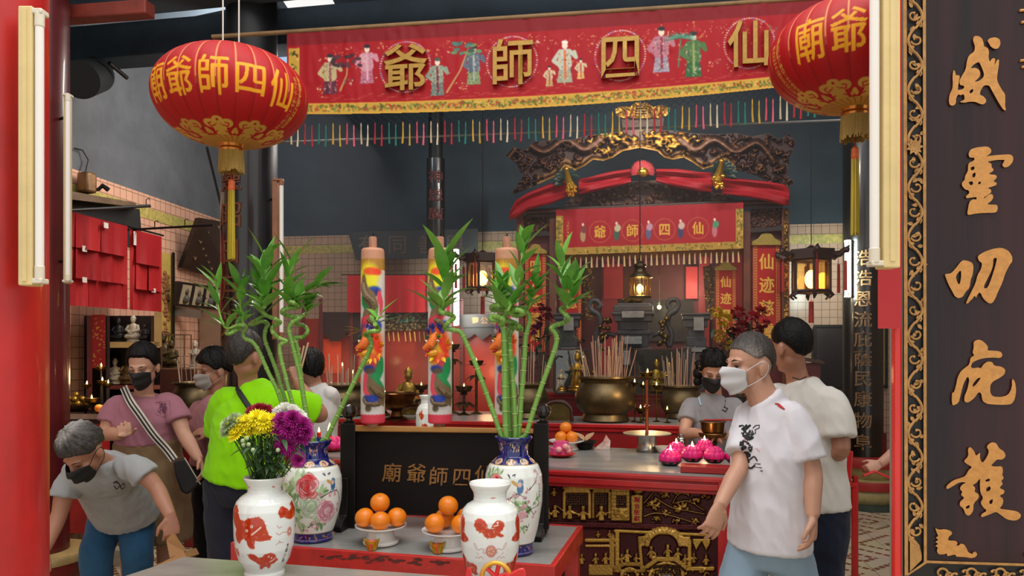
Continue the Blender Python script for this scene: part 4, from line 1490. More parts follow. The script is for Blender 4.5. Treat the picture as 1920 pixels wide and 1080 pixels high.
b.build('side_arm',RP,t,bevel=0.003)
b=MB()
pts=[wp.at(945,1086,.03),wp.at(965,1073,.025),wp.at(978,1066,.02)]
b.slab(wp,[(915,1131),(915,1096),(950,1078),(972,1066),(982,1064),(986,1072),(988,1131)],0.035,-0.012)
b.build('side_arm',RP,t,bevel=0.005)
# ---------------------------------------------------------------- big carved offering altar table
AT=Plane(1200,depth_on(884,1.0),17)
ex,bk,rz=frame_of(AT)
up=Vector((0,0,1))
aL,aR=AT.at(560,HZ),AT.at(1370,HZ)
aL.z=aR.z=0
AW=(aR-aL).length
ADEP=0.86
am=(aL+aR)/2+bk*ADEP/2
at_=thing('altar_table','large red altar table with a grey top and carved gilt front panels','table',am)
MB().box(am+up*.989,(AW-.02,ADEP-.02,.020),rz).build('table_top',MARB,at_,smooth=False)
b=MB()
for (h,z,o) in ((.024,.975,.014),(.016,.957,-.002),(.034,.938,.006),(.02,.912,-.01)):
 b.box(am+up*z,(AW+2*o,ADEP+2*o,h),rz)
# keep the slab clear of the stone top
b.v=[v for v in b.v]
b.build('moulded_edge',TABRED,at_,smooth=False,bevel=0.006)
MB().box(am+up*.45+bk*.03,(AW-.06,ADEP-.1,.88),rz).build('case',DRED,at_,smooth=False)
cv=Canvas(1024,900,1352,1150,560,'3c1013')
hm=Canvas(1024,900,1352,1150,560,0.0,1)
GC=['a8843a','b8923f','94722f','c49a4c']
rn=random.Random(9)
Q=lambda x,y: (1020+x/4.8,860+y/4.8)
def gp(pts,h,c=None):
 hm.poly([Q(*p) for p in pts],h); cv.poly([Q(*p) for p in pts],c or rn.choice(GC))
def gs(pts,w,h,c=None,w1=None):
 p=[Q(*q) for q in pts]
 hm.stroke(p,w/4.8,h,(w1 or w)/4.8,.4); cv.stroke(p,w/4.8,c or rn.choice(GC),(w1 or w)/4.8,.4)
def gb(x,y,rx,ry,h,c=None,rot=0):
 hm.blob(*Q(x,y),rx/4.8,ry/4.8,h,rot,.7); cv.blob(*Q(x,y),rx/4.8,ry/4.8,c or rn.choice(GC),rot,.3)
def gfig(x,y,s,h=.85):
 gp([(x-22*s,y),(x+22*s,y),(x+16*s,y-70*s),(x-16*s,y-70*s)],h*.8)
 gs([(x-14*s,y-62*s),(x-36*s,y-30*s)],16*s,h*.9)
 gs([(x+14*s,y-62*s),(x+34*s,y-44*s)],16*s,h)
 gb(x,y-86*s,15*s,18*s,h); gb(x,y-104*s,17*s,9*s,h)
def lattice(x0,y0,x1,y1):
 gp([(x0,y0),(x1,y0),(x1,y1),(x0,y1)],.1,'2c0d10')
 for i in range(int((x1-x0)/22)):
  for j in range(int((y1-y0)/22)):
   gb(x0+12+i*22+rn.uniform(-4,4),y0+12+j*22,10,5,.3,'5c431c',rn.uniform(0,180))
# upper frieze
for (x0,x1) in ((180,410),(440,590)):
 gp([(x0-12,540),(x0-12,300),(x0+20,262),((x0+x1)/2,236),(x1-20,262),(x1+12,300),(x1+12,540)],.55)
 lattice(x0+14,310,x1-14,440)
 gp([(x0+14,440),(x1-14,440),(x1-14,540),(x0+14,540)],.1,'3c1013')
 for i in range(7):
  gb(x0+(x1-x0)*i/6,262-14*math.sin(i/6*3.14),20,18,.75)
gfig(90,340,.7); gfig(100,530,1.0); gfig(232,545,1.1); gfig(352,555,1.15); gfig(516,560,1.2); gfig(630,530,.95); gfig(40,545,.9)
gs([(250,470),(300,500),(320,500)],16,.7); gs([(120,430),(170,470)],8,.9); gs([(560,490),(660,480)],14,.9)
gp([(604,560),(604,250),(772,250),(772,560)],.45)
for j in range(9):
 gs([(604,262+j*34),(772,262+j*34)],4,.38,'5c431c')
lattice(652,335,740,440)
for i in range(14):
 gb(690+rn.uniform(-50,50),500+rn.uniform(-40,40),22,8,.7,None,rn.uniform(0,180))
gp([(788,580),(780,330),(830,320),(890,330),(884,580)],.8)
gb(850,285,46,34,.75); gb(890,270,40,20,.7)
for i,ch in enumerate('聯合敬獻'):
 x,y=Q(836,370+i*56)
 cv.text(ch,x,y,12,11,'8a1a1a',bold=.35)
for (x,y,r) in [(990,415,62),(1240,445,66),(1090,315,52),(1190,300,36),(1360,380,46),(1100,490,40),(1460,340,40),(1280,320,30),(1360,560,40),(1190,560,32),(1010,540,34)]:
 for k in range(16):
  a=rn.uniform(0,6.28)
  q=r*rn.uniform(.3,1)
  gb(x+q*math.cos(a),y+q*.7*math.sin(a),r*.3,r*.16,.4+.5*(1-q/r),None,math.degrees(a))
 for k in range(5):
  gb(x+rn.uniform(-r,r),y+rn.uniform(-r,r)*.5,7,7,1.0,'c0a058')
for pts in ([(1000,350),(1150,440),(1300,470),(1450,500)],[(900,520),(1000,490),(1130,510),(1330,570)],[(1180,400),(1290,380),(1400,440),(1450,470)],[(1160,400),(1200,330),(1300,290)],[(900,400),(960,330),(1000,280)],[(1320,300),(1420,290),(1520,310)]):
 gs(catmull_2d(pts),12,.9,'b09048',7)
# plain maroon rail between the two friezes
gp([(-40,562),(1560,596),(1560,650),(-40,612)],.5,'4a1418')
# lower frieze
gp([(300,640),(640,640),(640,1150),(300,1150)],.12,'4a1519')
gs([(380,735),(650,735)],34,.6); gs([(380,785),(650,785)],26,.5); gs([(610,700),(610,960)],48,.45)
gfig(487,712,.55); gfig(590,712,.6); gfig(465,950,.85); gfig(555,950,.9); gfig(340,950,.8)
gp([(400,955),(620,955),(620,1050),(400,1050)],.4)
gs([(640,650),(1520,690)],30,.55); gs([(660,660),(660,960)],40,.6); gs([(860,740),(880,980)],34,.6)
gp([(840,700),(930,690),(960,700),(900,780),(850,780)],.6)
for i in range(60):
 a=math.pi*(1.02+.96*i/59)
 gb(1078+150*math.cos(a),785+130*math.sin(a),22,20,.75)
 if i % 4 == 0:
  gb(1078+185*math.cos(a),780+150*math.sin(a),26,20,.5)
gp([(1200,700),(1320,700),(1320,800),(1240,790),(1210,740)],.6)
gs([(1310,740),(1310,980)],40,.6)
gp([(1340,720),(1420,720),(1500,720),(1500,760),(1460,830),(1420,745),(1370,830),(1340,760)],.55)
for (x,y,s) in [(750,930,1.0),(700,940,.7),(830,935,.7),(965,900,1.0),(1115,890,1.05),(1205,915,1.0),(1000,930,.8),(1350,940,.8),(1460,960,.85),(1270,950,.8)]:
 gfig(x,y,s)
gs([(640,985),(720,950),(860,950),(900,990)],40,.6); gs([(930,970),(1020,905),(1180,905),(1290,990)],44,.65)
gs([(640,1010),(900,1010)],30,.5); gs([(930,1010),(1250,1010)],20,.4); gs([(1300,990),(1520,990)],40,.5)
for i in range(26):
 a=math.pi*(1+i/25)
 gb(770+70*math.cos(a),1050+60*math.sin(a),16,14,.7)
 gb(1100+150*math.cos(a),1070+130*math.sin(a),16,14,.6)
lattice(980,960,1230,1150)
for i in range(200):
 gb(rn.uniform(640,1520),rn.uniform(990,1290),14,8,rn.uniform(.3,.7),None,rn.uniform(0,180))
gb(1100,1080,60,40,.4,'6a6a60')
hm.blur(2)
nzc=np.random.RandomState(5).rand(hm.h,hm.w,1)
hm.a += (nzc-.5)*.16*(hm.a > .2)
hm.blur(1)
ATf=Plane(1200,depth_on(884,1.0)+.03,17)
relief('carved_front',ATf,cv,hm,mat('carved_gilt',attr='Col',rough=0.4,metal=0.55,spec=0.5),at_,0.03,base=-0.028,nu=560)
b=MB()
for (xa,xb) in ((1346,1369),(566,588)):
 b2=MB().slab(AT,[(xa,905),(xb,905),(xb,1300),(xa,1300)],0.012,-0.06)
 b2.build('corner_post',TABRED,at_,smooth=False,bevel=0.004)
# side post on the far right corner at the back
q=aR+bk*(ADEP-.04)
MB().box(q+up*.45-ex*.03,(.06,.06,.9),rz).build('corner_post',TABRED,at_,smooth=False)
def on(pl_z,px,py):
 return G(px,py,pl_z)
# --- lotus candles
PINKW=mat('pink_wax','e81f7c',0.45,var=0.15,vscale=14,sss=0.15)
TRAYB=mat('foil_tray_dark','17201c',0.35,0.3)
TRAYG=mat('foil_tray_green','12463a',0.35,0.3)
def flame(b,c,s=1.0):
 b.lathe([(.0005,0),(.0042*s,.004*s),(.0052*s,.009*s),(.0035*s,.017*s),(.0004,.027*s)],10,c)
def lotus(px,py,z,r,label,tray,lit=True):
 c=on(z,px,py)
 t=thing('lotus_candle',label,'candle',c)
 n=16
 b=MB()
 prof=[(r*.55,0),(r*.82,.010),(r*.98,.024)]
 b.lathe([(r*.62,.001),(r*.8,.010),(r*1.02,.022),(r*1.02,.024),(r*.9,.02)],32,c,flute=(.03,12))
 b.build('foil_tray',tray,t)
 b=MB()
 for ring,(rr,n,h,w,z0) in enumerate([(.95,9,.045,.5,.016),(.72,8,.058,.48,.02),(.45,6,.062,.42,.024)]):
  for k in range(n):
   a=(k+ring*.5)/n*6.283
   d=Vector((math.cos(a),math.sin(a),0))
   m=Matrix.Rotation(a,3,'Z')
   b.ball(c+d*(r*rr*.82)+Vector((0,0,z0+h*.42)),(r*.26,r*w*.78,h*.55),10,8,m)
 b.ball(c+Vector((0,0,.05)),(r*.5,r*.5,.026),14,8)
 b.build('wax_petals',PINKW,t)
 if lit:
  b=MB()
  flame(b,c+Vector((0,0,.074)),1.15)
  b.build('candle_flame',FLAME,t)
  lamp('lotus_candle_light','POINT',c+Vector((0,0,.1)),0.5,(1,.7,.35),.01)
 return t
ZT=1.0
rb=G(1322,879,ZT)
t=thing('red_tray','low red block under the pink lotus candles on the altar table','tray',rb)
b=MB().slab(AT,[(1276,866),(1396,868),(1396,881),(1276,879)],-0.02,-0.13)
lo,hi=min(v[2] for v in b.v),max(v[2] for v in b.v)
b.v=[(v[0],v[1],ZT+.002 if v[2] < (lo+hi)/2 else ZT+.032) for v in b.v]
b.build('block',mat('tray_red','9c1b1c',0.5),t,smooth=False,bevel=0.002)
lotus(1257,872,ZT,.058,'pink lotus candle in a green foil tray at the front left of the candles',TRAYG)
lotus(1268,857,ZT,.055,'lit pink lotus candle just behind the one in the green tray',TRAYB)
lotus(1298,866,ZT+.032,.052,'lit pink lotus candle at the left of the low red block',TRAYB)
lotus(1339,868,ZT+.032,.051,'unlit pink lotus candle in the middle of the low red block',TRAYB,False)
lotus(1379,869,ZT+.032,.05,'pink lotus candle half hidden by the white shirt at the end of the red block',TRAYB,False)
lotus(1321,851,ZT+.0,.05,'lit pink lotus candle at the back of the group',TRAYB)
# one unlit lotus candle at the far left end of the table
lotus(626,845,ZT,.075,'pink lotus candle on a red dish between the vase and the name board',mat('red_dish','b8201f',.35),False)
# --- plate of oranges, pink sweets and little bowls on the altar
plate_of_oranges(1062,843,'',[(-.035,-.03,.0,'left front orange of the pile on the altar table'),(.03,-.035,.0,'right front orange of the pile on the altar table'),(-.005,.0,.052,'top orange of the pile on the altar table'),(.012,.045,.0,'rear orange of the pile on the altar table')],.036,'small white footed plate of oranges on the altar table',z=1.0,foot=.03)
c=G(1052,856,1.0)
t=thing('sweet_dish','red plastic dish heaped with pink sweets near the name board post','dish',c)
MB().lathe([(.04,0),(.055,.004),(.08,.016),(.084,.018),(.078,.02),(.05,.012),(.001,.01)],32,c,cap=False).build('dish_body',mat('red_dish','b8201f',.35),t)
rn=random.Random(2)
MB().lathe([(.06,.012),(.062,.05),(.045,.052),(.042,.085),(.001,.086)],8,c).build('pink_box',mat('pink_paper','e0508c',.5,var=.2,vscale=60),t,smooth=False)
for i in range(4):
 MB().ball(c+Vector((rn.uniform(-.02,.04),-.06+rn.uniform(-.01,.01),.04+.008*i)),.017,12,8).build('sweet',mat('pale_sweet','e8a0a0',.5),t)
c=G(1097,842,1.0)
t=thing('ash_bowl','black iron bowl with folded papers behind the pink sweets','bowl',c)
MB().lathe([(.03,0),(.045,.006),(.05,.03),(.06,.035),(.075,.05),(.07,.05),(.04,.035),(.001,.03)],32,c,cap=False).build('bowl_body',IRON,t)
b=MB()
for i in range(3):
 b.leaf(c+Vector((rn.uniform(-.03,.03),0,.05)),(rn.uniform(-1,1),.2,.25),.1,.05,droop=.2)
b.build('folded_paper',mat('tan_paper','b08a68',.7),t)
c=G(1128,843,1.0)
t=thing('folded_paper','folded red and white joss paper standing on the altar table','paper',c)
b=MB()
b.prism([c+Vector(v) for v in [(-.05,0,0),(.05,.01,0),(.055,.01,.05),(.03,.01,.085),(.01,0,.045)]],[c+Vector(v)+Vector((0,.02,0)) for v in [(-.05,0,0),(.05,.01,0),(.055,.01,.05),(.03,.01,.085),(.01,0,.045)]])
b.build('paper_sheet',mat('joss_paper','b5332a',.6,col2='e0d8cc',vscale=14),t,smooth=False)
# --- tall copper lamp stand
COPPER=mat('copper','a45a34',0.3,0.9,var=.2,vscale=20)
c=G(1213,846,1.0)
t=thing('lamp_stand','tall copper oil lamp on a steel drum and wide plate','oil lamp',c)
MB().lathe([(.062,0),(.064,.01),(.056,.02),(.055,.085),(.062,.095),(.14,.102),(.142,.108),(.12,.106),(.001,.104)],44,c,cap=False).build('drum_plate',STEEL,t)
MB().lathe([(.012,.1),(.0095,.11),(.0095,.24),(.014,.243),(.014,.25),(.008,.255),(.008,.42),(.006,.43)],14,c).build('copper_rod',COPPER,t)
MB().lathe([(.006,.42),(.03,.427),(.046,.436),(.05,.442),(.03,.44),(.04,.462),(.046,.465),(.04,.463),(.001,.45)],30,c,cap=False).build('lamp_cup',BRASS,t)
b=MB(); flame(b,c+Vector((.004,0,.46)),1.0); b.build('candle_flame',FLAME,t)
lamp('lamp_stand_light','POINT',c+Vector((0,0,.52)),0.6,(1,.7,.35),.01)
for (dz,nn) in ((.16,2),(.12,2)):
 b=MB()
 for s in range(nn):
  a=s*3.14+dz*9
  b.leaf(c+Vector((0,0,.25+dz*.1)),(math.cos(a),math.sin(a),.3),.06,.02,droop=.3)
 b.build('leaf_arm',COPPER,t)
c=G(1277,838,1.0)
t=thing('steel_flask','small polished steel flask beside the pink candles','flask',c)
MB().lathe([(.026,0),(.028,.004),(.028,.05),(.024,.058),(.016,.062),(.016,.072),(.02,.074),(.018,.08),(.001,.082)],28,c).build('flask_body',mat('polished_steel','c0bdb8',.12,1.0),t)
c=G(1246,849,1.0)
t=thing('white_bowl','white bowl behind the first pink candles','bowl',c)
MB().lathe([(.03,0),(.035,.003),(.055,.035),(.056,.037),(.05,.03),(.001,.008)],30,c,cap=False).build('bowl_body',WHITEC,t)
c=G(1336,842,1.0)
t=thing('bronze_burner','bronze pot on a turned foot with a red ladle across it','incense burner',c)
MB().lathe([(.045,0),(.047,.006),(.02,.02),(.03,.035),(.022,.055),(.028,.065),(.075,.075),(.086,.095),(.082,.1),(.06,.1),(.066,.105),(.072,.16),(.082,.164),(.08,.168),(.068,.164),(.001,.15)],40,c,cap=False).build('pot',mat('burner_bronze','6e4a26',.28,.9,var=.3,vscale=14),t)
MB().tube([c+Vector((-.05,0,.175)),c+Vector((.05,-.01,.176)),c+Vector((.15,-.02,.178))],[.006,.006,.005],8).build('red_ladle',mat('ladle_red','a5261c',.4),t)
# --- small arched mirror frame
MF=Plane(1045,5.62,12)
t=thing('arched_frame','small arched dark wooden frame with reflecting glass behind the pile of oranges','frame',MF.at(1045,835,0).xy.to_3d()+Vector((0,0,1.05)))
yb=655+.545/5.62*F
arch=lambda r,x0,y0: [MF.at(x0+r*math.cos(a),y0-r*.62*math.sin(a),.012) for a in [math.pi*(1-i/16) for i in range(17)]]
pts=[MF.at(1018,yb,0)]+[MF.at(1045+27*math.cos(a),772-20*math.sin(a),0) for a in [math.pi*(1-i/16) for i in range(17)]]+[MF.at(1072,yb,0)]
MB().tube(pts,.015,8,side=(0,1,0)).build('wooden_rim',mat('rim_wood','3a1512',.3,coat=.3),t)
MB().slab(MF,[(1020,yb-2),(1020,775)]+[(1045+25*math.cos(a),773-19*math.sin(a)) for a in [math.pi*(1-i/12) for i in range(13)]]+[(1070,775),(1070,yb-2)],.002,-.004).build('glass',mat('amber_mirror','8a7440',.15,.7,col2='5a5030',vscale=9),t,smooth=False)
# ---------------------------------------------------------------- long red table with the bronze censers
T2=Plane(1135,5.55,12)
Z2_=1.05
red2=mat('deep_table_red','8e1417',0.4,var=.2,vscale=6,coat=.2)
def long_table(label,pl,xa,xb,z,dep,name='side_table'):
 ex,bk,rz=frame_of(pl)
 a,c=pl.at(xa,HZ),pl.at(xb,HZ)
 a.z=c.z=0
 W=(c-a).length
 m=(a+c)/2+bk*dep/2
 t=thing(name,label,'table',m)
 MB().box(m+up*(z-.012),(W-.03,dep-.03,.016),rz).build('table_top',MARB,t,smooth=False)
 b=MB()
 b.box(m+up*(z-.02),(W,dep,.03),rz)
 b.box(m+up*(z-.05),(W-.03,dep-.03,.03),rz)
 b.build('moulded_edge',TABRED,t,smooth=False,bevel=.005)
 MB().box(m+up*(z-.06)/2,(W-.06,dep-.06,z-.06),rz).build('case',red2,t,smooth=False)
 return t
long_table('long red table carrying the great bronze censer and oil lamps',T2,800,1300,Z2_,.62)
long_table('long red table along the left bay with bronze pots and brass lamps',Plane(600,6.2,10),448,790,1.03,.6)
long_table('small red table under the censer behind the woman in mauve',Plane(388,5.98,6),335,440,1.03,.44)
BRZ=mat('bronze','6e5e42',0.42,0.85,var=.4,vscale=6,bump=.05,bscale=18)
STICKM=[mat('stick_pink','b98a74',.8),mat('stick_tan','c8a584',.8),mat('stick_grey','a08a7c',.8)]
def censer(px,py,d,R_,H_,label,prof=None,z=None):
 c=P(px,py,d)
 if z is not None:
  c.z=z
 t=thing('bronze_censer',label,'incense censer',c)
 prof=prof or [(.72,0),(.78,.03),(.74,.10),(.70,.16),(.92,.30),(1.0,.48),(.98,.62),(.86,.78),(.78,.86),(.82,.92),(.94,.96),(.94,1.0),(.88,1.0),(.80,.92),(.001,.9)]
 MB().lathe([(r*R_,h*H_) for r,h in prof],52,c,cap=False).build('pot',BRZ,t)
 MB().lathe([(R_*.8,H_*.9),(R_*.5,H_*.93),(.001,H_*.935)],30,c,cap=False).build('ash',mat('ash','8d857b',.95,var=.3,vscale=40),t)
 return c+Vector((0,0,H_*.93))
STICK_ME=[]
def sticks(c,n,R_,hmin,hmax,label,group,seed,tilt=.10,rad=.0035):
 rn=random.Random(seed)
 for i in range(n):
  a,r=rn.uniform(0,6.283),R_*math.sqrt(rn.random())
  p=c+Vector((r*math.cos(a),r*.6*math.sin(a),-.02))
  h=rn.uniform(hmin,hmax)
  q=p+Vector((r*math.cos(a)*tilt*3+rn.gauss(0,tilt*h*.4),rn.gauss(0,tilt*h*.3),h))
  b=MB().tube([p,q],[rad*1.0,rad*.9],6)
  o=b.build('incense_stick',rn.choice(STICKM))
  tag(o,label,'incense stick',group)
c0=censer(1135,798,5.75,.236,.345,'great round bronze censer in the middle of the long red table',z=Z2_)
sticks(c0,46,.18,.16,.36,'thin incense stick burning in the great round bronze censer','sticks in the great censer',1)
c1=censer(990,790,6.0,.17,.28,'left bronze censer behind the bamboo stalks',z=Z2_)
sticks(c1,16,.12,.2,.36,'thin incense stick in the left bronze censer behind the bamboo','sticks in the left censer',2,.06)
c2=censer(1278,790,6.0,.17,.26,'right bronze censer beside the worker in grey',z=Z2_)
sticks(c2,26,.14,.2,.36,'thin incense stick in the right bronze censer beside the worker','sticks in the right censer',3,.07)
c3=censer(640,800,6.5,.25,.27,'low bronze censer with candles in the left bay',z=1.03)
sticks(c3,18,.19,.12,.3,'thin candle or stick in the low bronze censer of the left bay','sticks in the left bay censer',4,.04,.006)
c4=censer(366,770,6.2,.19,.3,'bronze censer standing behind the woman in the mauve shirt',z=1.03)
sticks(c4,14,.14,.2,.34,'thin incense stick in the censer behind the mauve shirt','sticks in the far left censer',5,.12)
def cup_lamp(c,r,label,leaf=True,lit=True,m=None):
 t=thing('oil_lamp',label,'oil lamp',c)
 MB().lathe([(r*.5,0),(r*.3,r*.2),(r*.75,r*.4),(r,r*.95),(r*.93,r),(r*.7,r*.8),(.001,r*.6)],24,c,cap=False).build('lamp_bowl',m or BRASS,t)
 if leaf:
  b=MB()
  for k in range(8):
   a=k/8*6.283
   b.leaf(c+Vector((r*.4*math.cos(a),r*.4*math.sin(a),r*.25)),(math.cos(a),math.sin(a),.35),r*1.15,r*.55,droop=.15,n=4)
  b.build('lotus_leaf',m or BRASS,t)
 if lit:
  b=MB(); flame(b,c+Vector((0,0,r*.85)),.9+r*4); b.build('candle_flame',FLAME,t)
 return t
n=0
for (x,y,d,r,w) in [(1190,724,5.68,.032,'upper left of the copper rod'),(1206,728,5.8,.03,'upper middle by the copper rod'),(1231,730,5.7,.034,'upper right of the copper rod'),(1201,775,5.62,.042,'lower left of the copper rod'),(1251,776,5.62,.036,'lower right of the copper rod')]:
 c=P(x,y,d)
 t=cup_lamp(c,r,'small lit brass oil lamp at the '+w)
 MB().lathe([(.03,Z2_-c.z),(.006,Z2_-c.z+.01),(.005,0),(.012,.004)],12,c).build('stem',BRASS,t)
lamp('oil_lamp_glow','POINT',P(1215,712,5.3),2.5,(1,.66,.3),.04)
# ---------------------------------------------------------------- the main shrine at the back
AP=Plane(1200,7.25,10)
CARV=mat('carved_brown_gilt',attr='Col',rough=0.5,metal=0.35)
sh=thing('altar_shrine','carved red and gold main shrine with dragon pediment at the back of the hall','shrine',AP.at(1215,900,0).xy.to_3d())
OLDR=mat('old_red_wood','5c1a1a',0.5,var=.3,vscale=8)
BRW=mat('brown_carved_wood','4a2c1e',0.5,var=.4,vscale=14,bump=.3,bscale=40)
for (xa,xb,y0) in ((1030,1043,400),(1394,1407,395),(968,982,400),(1466,1480,395)):
 MB().slab(AP,[(xa,y0),(xb,y0),(xb,960),(xa,960)],.03,-.06).build('post',mat('post_brown','6b3420',.45,var=.3,coat=.2),sh,smooth=False,bevel=.004)
# carved pediment with an open wavy arch
TOP=[(948,292),(962,276),(985,282),(1000,266),(1040,262),(1075,262),(1100,254),(1130,250),(1200,243),(1270,245),(1300,250),(1340,252),(1380,250),(1410,256),(1440,250),(1462,262),(1480,250),(1492,268),(1480,296),(1478,330),(1490,342),(1478,350)]
BOT=[(1470,356),(1420,330),(1378,318),(1360,300),(1338,312),(1318,318),(1300,306),(1282,296),(1262,300),(1245,296),(1232,284),(1200,278),(1168,284),(1150,296),(1132,302),(1112,300),(1096,312),(1078,320),(1060,312),(1044,330),(1010,345),(970,362),(956,366),(966,352),(980,330),(968,306)]
kp=Canvas(944,238,1498,372,620,0.0,1)
kp.poly(TOP+BOT,1)
cv=Canvas(944,238,1498,372,620,'38201a')
hm=Canvas(944,238,1498,372,620,0.1,1)
rn=random.Random(12)
for i in range(560):
 x,y=rn.uniform(950,1490),rn.uniform(246,365)
 u=abs(x-1205)/270
 a,L=rn.uniform(0,6.28),rn.uniform(3,11)
 mid=u < .36
 c=rn.choice(['a8802f','c89a3c','8a6426','d8b050'] if mid else ['54362a','6b4230','4a2c22','7a5230','3c241c'])
 pts=[(x,y),(x+L*math.cos(a),y+L*.6*math.sin(a)),(x+L*math.cos(a+.9),y+L*math.sin(a+.9))]
 hm.stroke(pts,rn.uniform(2,4),rn.uniform(.4,1),soft=.7); cv.stroke(pts,rn.uniform(2,3.6),c,soft=.5)
for i in range(90):
 x,y=1205+rn.gauss(0,60),rn.uniform(248,276)
 hm.blob(x,y,4,3,1,0,.8); cv.blob(x,y,4,3,rn.choice(['e0b048','c8922f','f0c860','7a5420']),0,.4)
for s in (-1,1):
 pts=[(1200+s*75,262),(1200+s*105,280),(1200+s*140,262),(1200+s*180,285),(1200+s*220,268),(1200+s*250,300)]
 p=catmull_2d(pts)
 hm.stroke(p,15,1.0,8,3); cv.stroke(p,12,'5e3c2a',8)
 for q in p[::2]:
  cv.blob(q[0],q[1],3,2,'7a5234',30,.4)
edge=catmull_2d(BOT[2:21])
cv.stroke(edge,9,'9a7030'); hm.stroke(edge,9,.9,soft=1)
cv.stroke([(x,y-8) for x,y in edge],3,'4a2a18'); cv.stroke([(x,y-12) for x,y in edge],4,'7a5426')
hm.blur(2)
relief('pediment',AP,cv,hm,CARV,sh,.12,base=.03,keep=kp,nu=620)
back=MB().slab(AP,TOP+BOT,.03,-.05)
back.build('pediment_backing',BRW,sh,smooth=False)
# gilded crest above
cv=Canvas(1150,190,1262,226,200,'7a5420'); hm=Canvas(1150,190,1262,226,200,0.1,1); kp=Canvas(1150,190,1262,226,200,0.0,1)
kp.poly([(1152,204),(1166,198),(1180,200),(1190,192),(1215,192),(1225,200),(1240,196),(1258,202),(1254,216),(1236,222),(1170,222),(1156,218)],1)
for i in range(120):
 x,y=rn.uniform(1152,1258),rn.uniform(192,224)
 hm.blob(x,y,5,3,rn.uniform(.3,1),rn.uniform(0,180),.8); cv.blob(x,y,4,2.4,rn.choice(['b8862f','8a6426','d0a040','5c3c18']),rn.uniform(0,180),.4)
cv.poly([(1192,198),(1214,198),(1214,218),(1192,218)],'4a3010')
for k in range(4):
 cv.stroke([(1194,201+k*5),(1212,201+k*5)],2,'c89a40')
hm.blur(2)
AP2=Plane(1205,7.4,10)
o=relief('gilded_crest',AP2,cv,hm,CARV,sh,.06,keep=kp,nu=200)
o2=MB().slab(AP2,[(1165,220),(1245,220),(1240,262),(1170,262)],-.01,-.05).build('crest_backing',BRW,sh,smooth=False)
# carved gable under the drape, entablature, side panels
def carved_panel(name,pl,pts,seed,base,depth,bg='38201a',cols=('54362a','6b4230','7a5230','3c241c'),n=160,nu=160,sz=(2,6),parent=None):
 xs,ys=[p[0] for p in pts],[p[1] for p in pts]
 bb=(min(xs),min(ys),max(xs),max(ys))
 cv=Canvas(*bb,nu,bg); hm=Canvas(*bb,nu,0.1,1); kp=Canvas(*bb,nu,0.0,1)
 kp.poly([(x+(.5 if x == bb[2] else 0),y+(.5 if y == bb[3] else 0)) for x,y in pts],1)
 r_=random.Random(seed)
 for i in range(n):
  x,y=r_.uniform(bb[0],bb[2]),r_.uniform(bb[1],bb[3])
  a,L=r_.uniform(0,6.28),r_.uniform(*sz)
  p=[(x,y),(x+L*math.cos(a),y+L*.7*math.sin(a)),(x+L*math.cos(a+1),y+L*math.sin(a+1))]
  hm.stroke(p,sz[0]*.8,r_.uniform(.4,1),soft=.6); cv.stroke(p,sz[0]*.8,r_.choice(cols),soft=.4)
 hm.blur(2)
 o=relief(name,pl,cv,hm,CARV,parent or sh,depth,base=base,keep=kp,nu=nu)
 MB().slab(pl,pts,base,base-.03).build(name+'_back',BRW,parent or sh,smooth=False)
 return o
carved_panel('gable_panel',AP,[(1060,380),(1085,362),(1130,352),(1180,340),(1230,338),(1290,350),(1340,358),(1375,372),(1375,378),(1060,386)],21,.0,.04,n=240,nu=260)
b=MB()
b.slab(AP,[(980,392),(1470,372),(1470,380),(980,400)],.10,-.05)
b.slab(AP,[(985,401),(1468,381),(1468,388),(985,408)],.06,-.05)
b.build('entablature',mat('entablature_wood','3c2018',.45,var=.3,coat=.2),sh,smooth=False,bevel=.006)
MB().tube([AP.at(984,398,.1),AP.at(1470,378,.1)],.016,8).build('roll_moulding',BRW,sh)
carved_panel('side_panel',AP,[(1408,392),(1468,389),(1468,424),(1408,428)],22,-.01,.03,n=80,nu=90)
carved_panel('side_panel',AP,[(982,404),(1030,402),(1030,434),(982,436)],23,-.01,.03,n=80,nu=90)
MB().slab(AP,[(1408,428),(1468,424),(1468,432),(1408,436)],.03,-.03).build('side_rail',mat('dark_rail','241412',.4),sh,smooth=False)
MB().slab(AP,[(982,436),(1030,434),(1030,442),(982,444)],.03,-.03).build('side_rail',MATS['dark_rail'],sh,smooth=False)
MB().slab(AP,[(1408,430),(1466,430),(1466,950),(1408,950)],-.05,-.08).build('side_board',OLDR,sh,smooth=False)
MB().slab(AP,[(982,436),(1030,436),(1030,950),(982,950)],-.05,-.08).build('side_board',OLDR,sh,smooth=False)
# gilt edge strip on the right outer post
carved_panel('gilt_strip',AP,[(1470,390),(1478,390),(1478,640),(1470,640)],24,.031,.02,'4a3414',('a8802f','c89a3c','6a4a1c'),160,24,(2,4))
# recess: red inner walls
INR=mat('inner_red','8a1320',0.6,var=.25,vscale=4)
AB=Plane(1200,8.0,10)
MB().slab(AB,[(1000,440),(1440,440),(1440,800),(1000,800)],0,-.04).build('recess_wall',mat('recess_red','5a0f16',.7,var=.3,vscale=3),sh,smooth=False)
b=MB()
for (xa,xb) in ((1128,1158),(1310,1330),(1370,1392),(1050,1082)):
 MB().slab(AB,[(xa,470),(xb,470),(xb,760),(xa,760)],.06,.03).build('red_hanging',INR,sh,smooth=False)
for (xa,xb,ya,yb_) in ((1132,1168,495,560),(1286,1308,500,560)):
 MB().slab(AB,[(xa,ya),(xb,ya),(xb,yb_),(xa,yb_)],.10,.09).build('red_sheet',mat('sheet_red','a81a24',.6),sh,smooth=False)
MB().slab(AB,[(1150,562),(1300,562),(1300,640),(1150,640)],.05,.02).build('dark_slab',mat('slab_dark','1a1014',.8),sh,smooth=False)  # flat dark slab standing on the recess wall
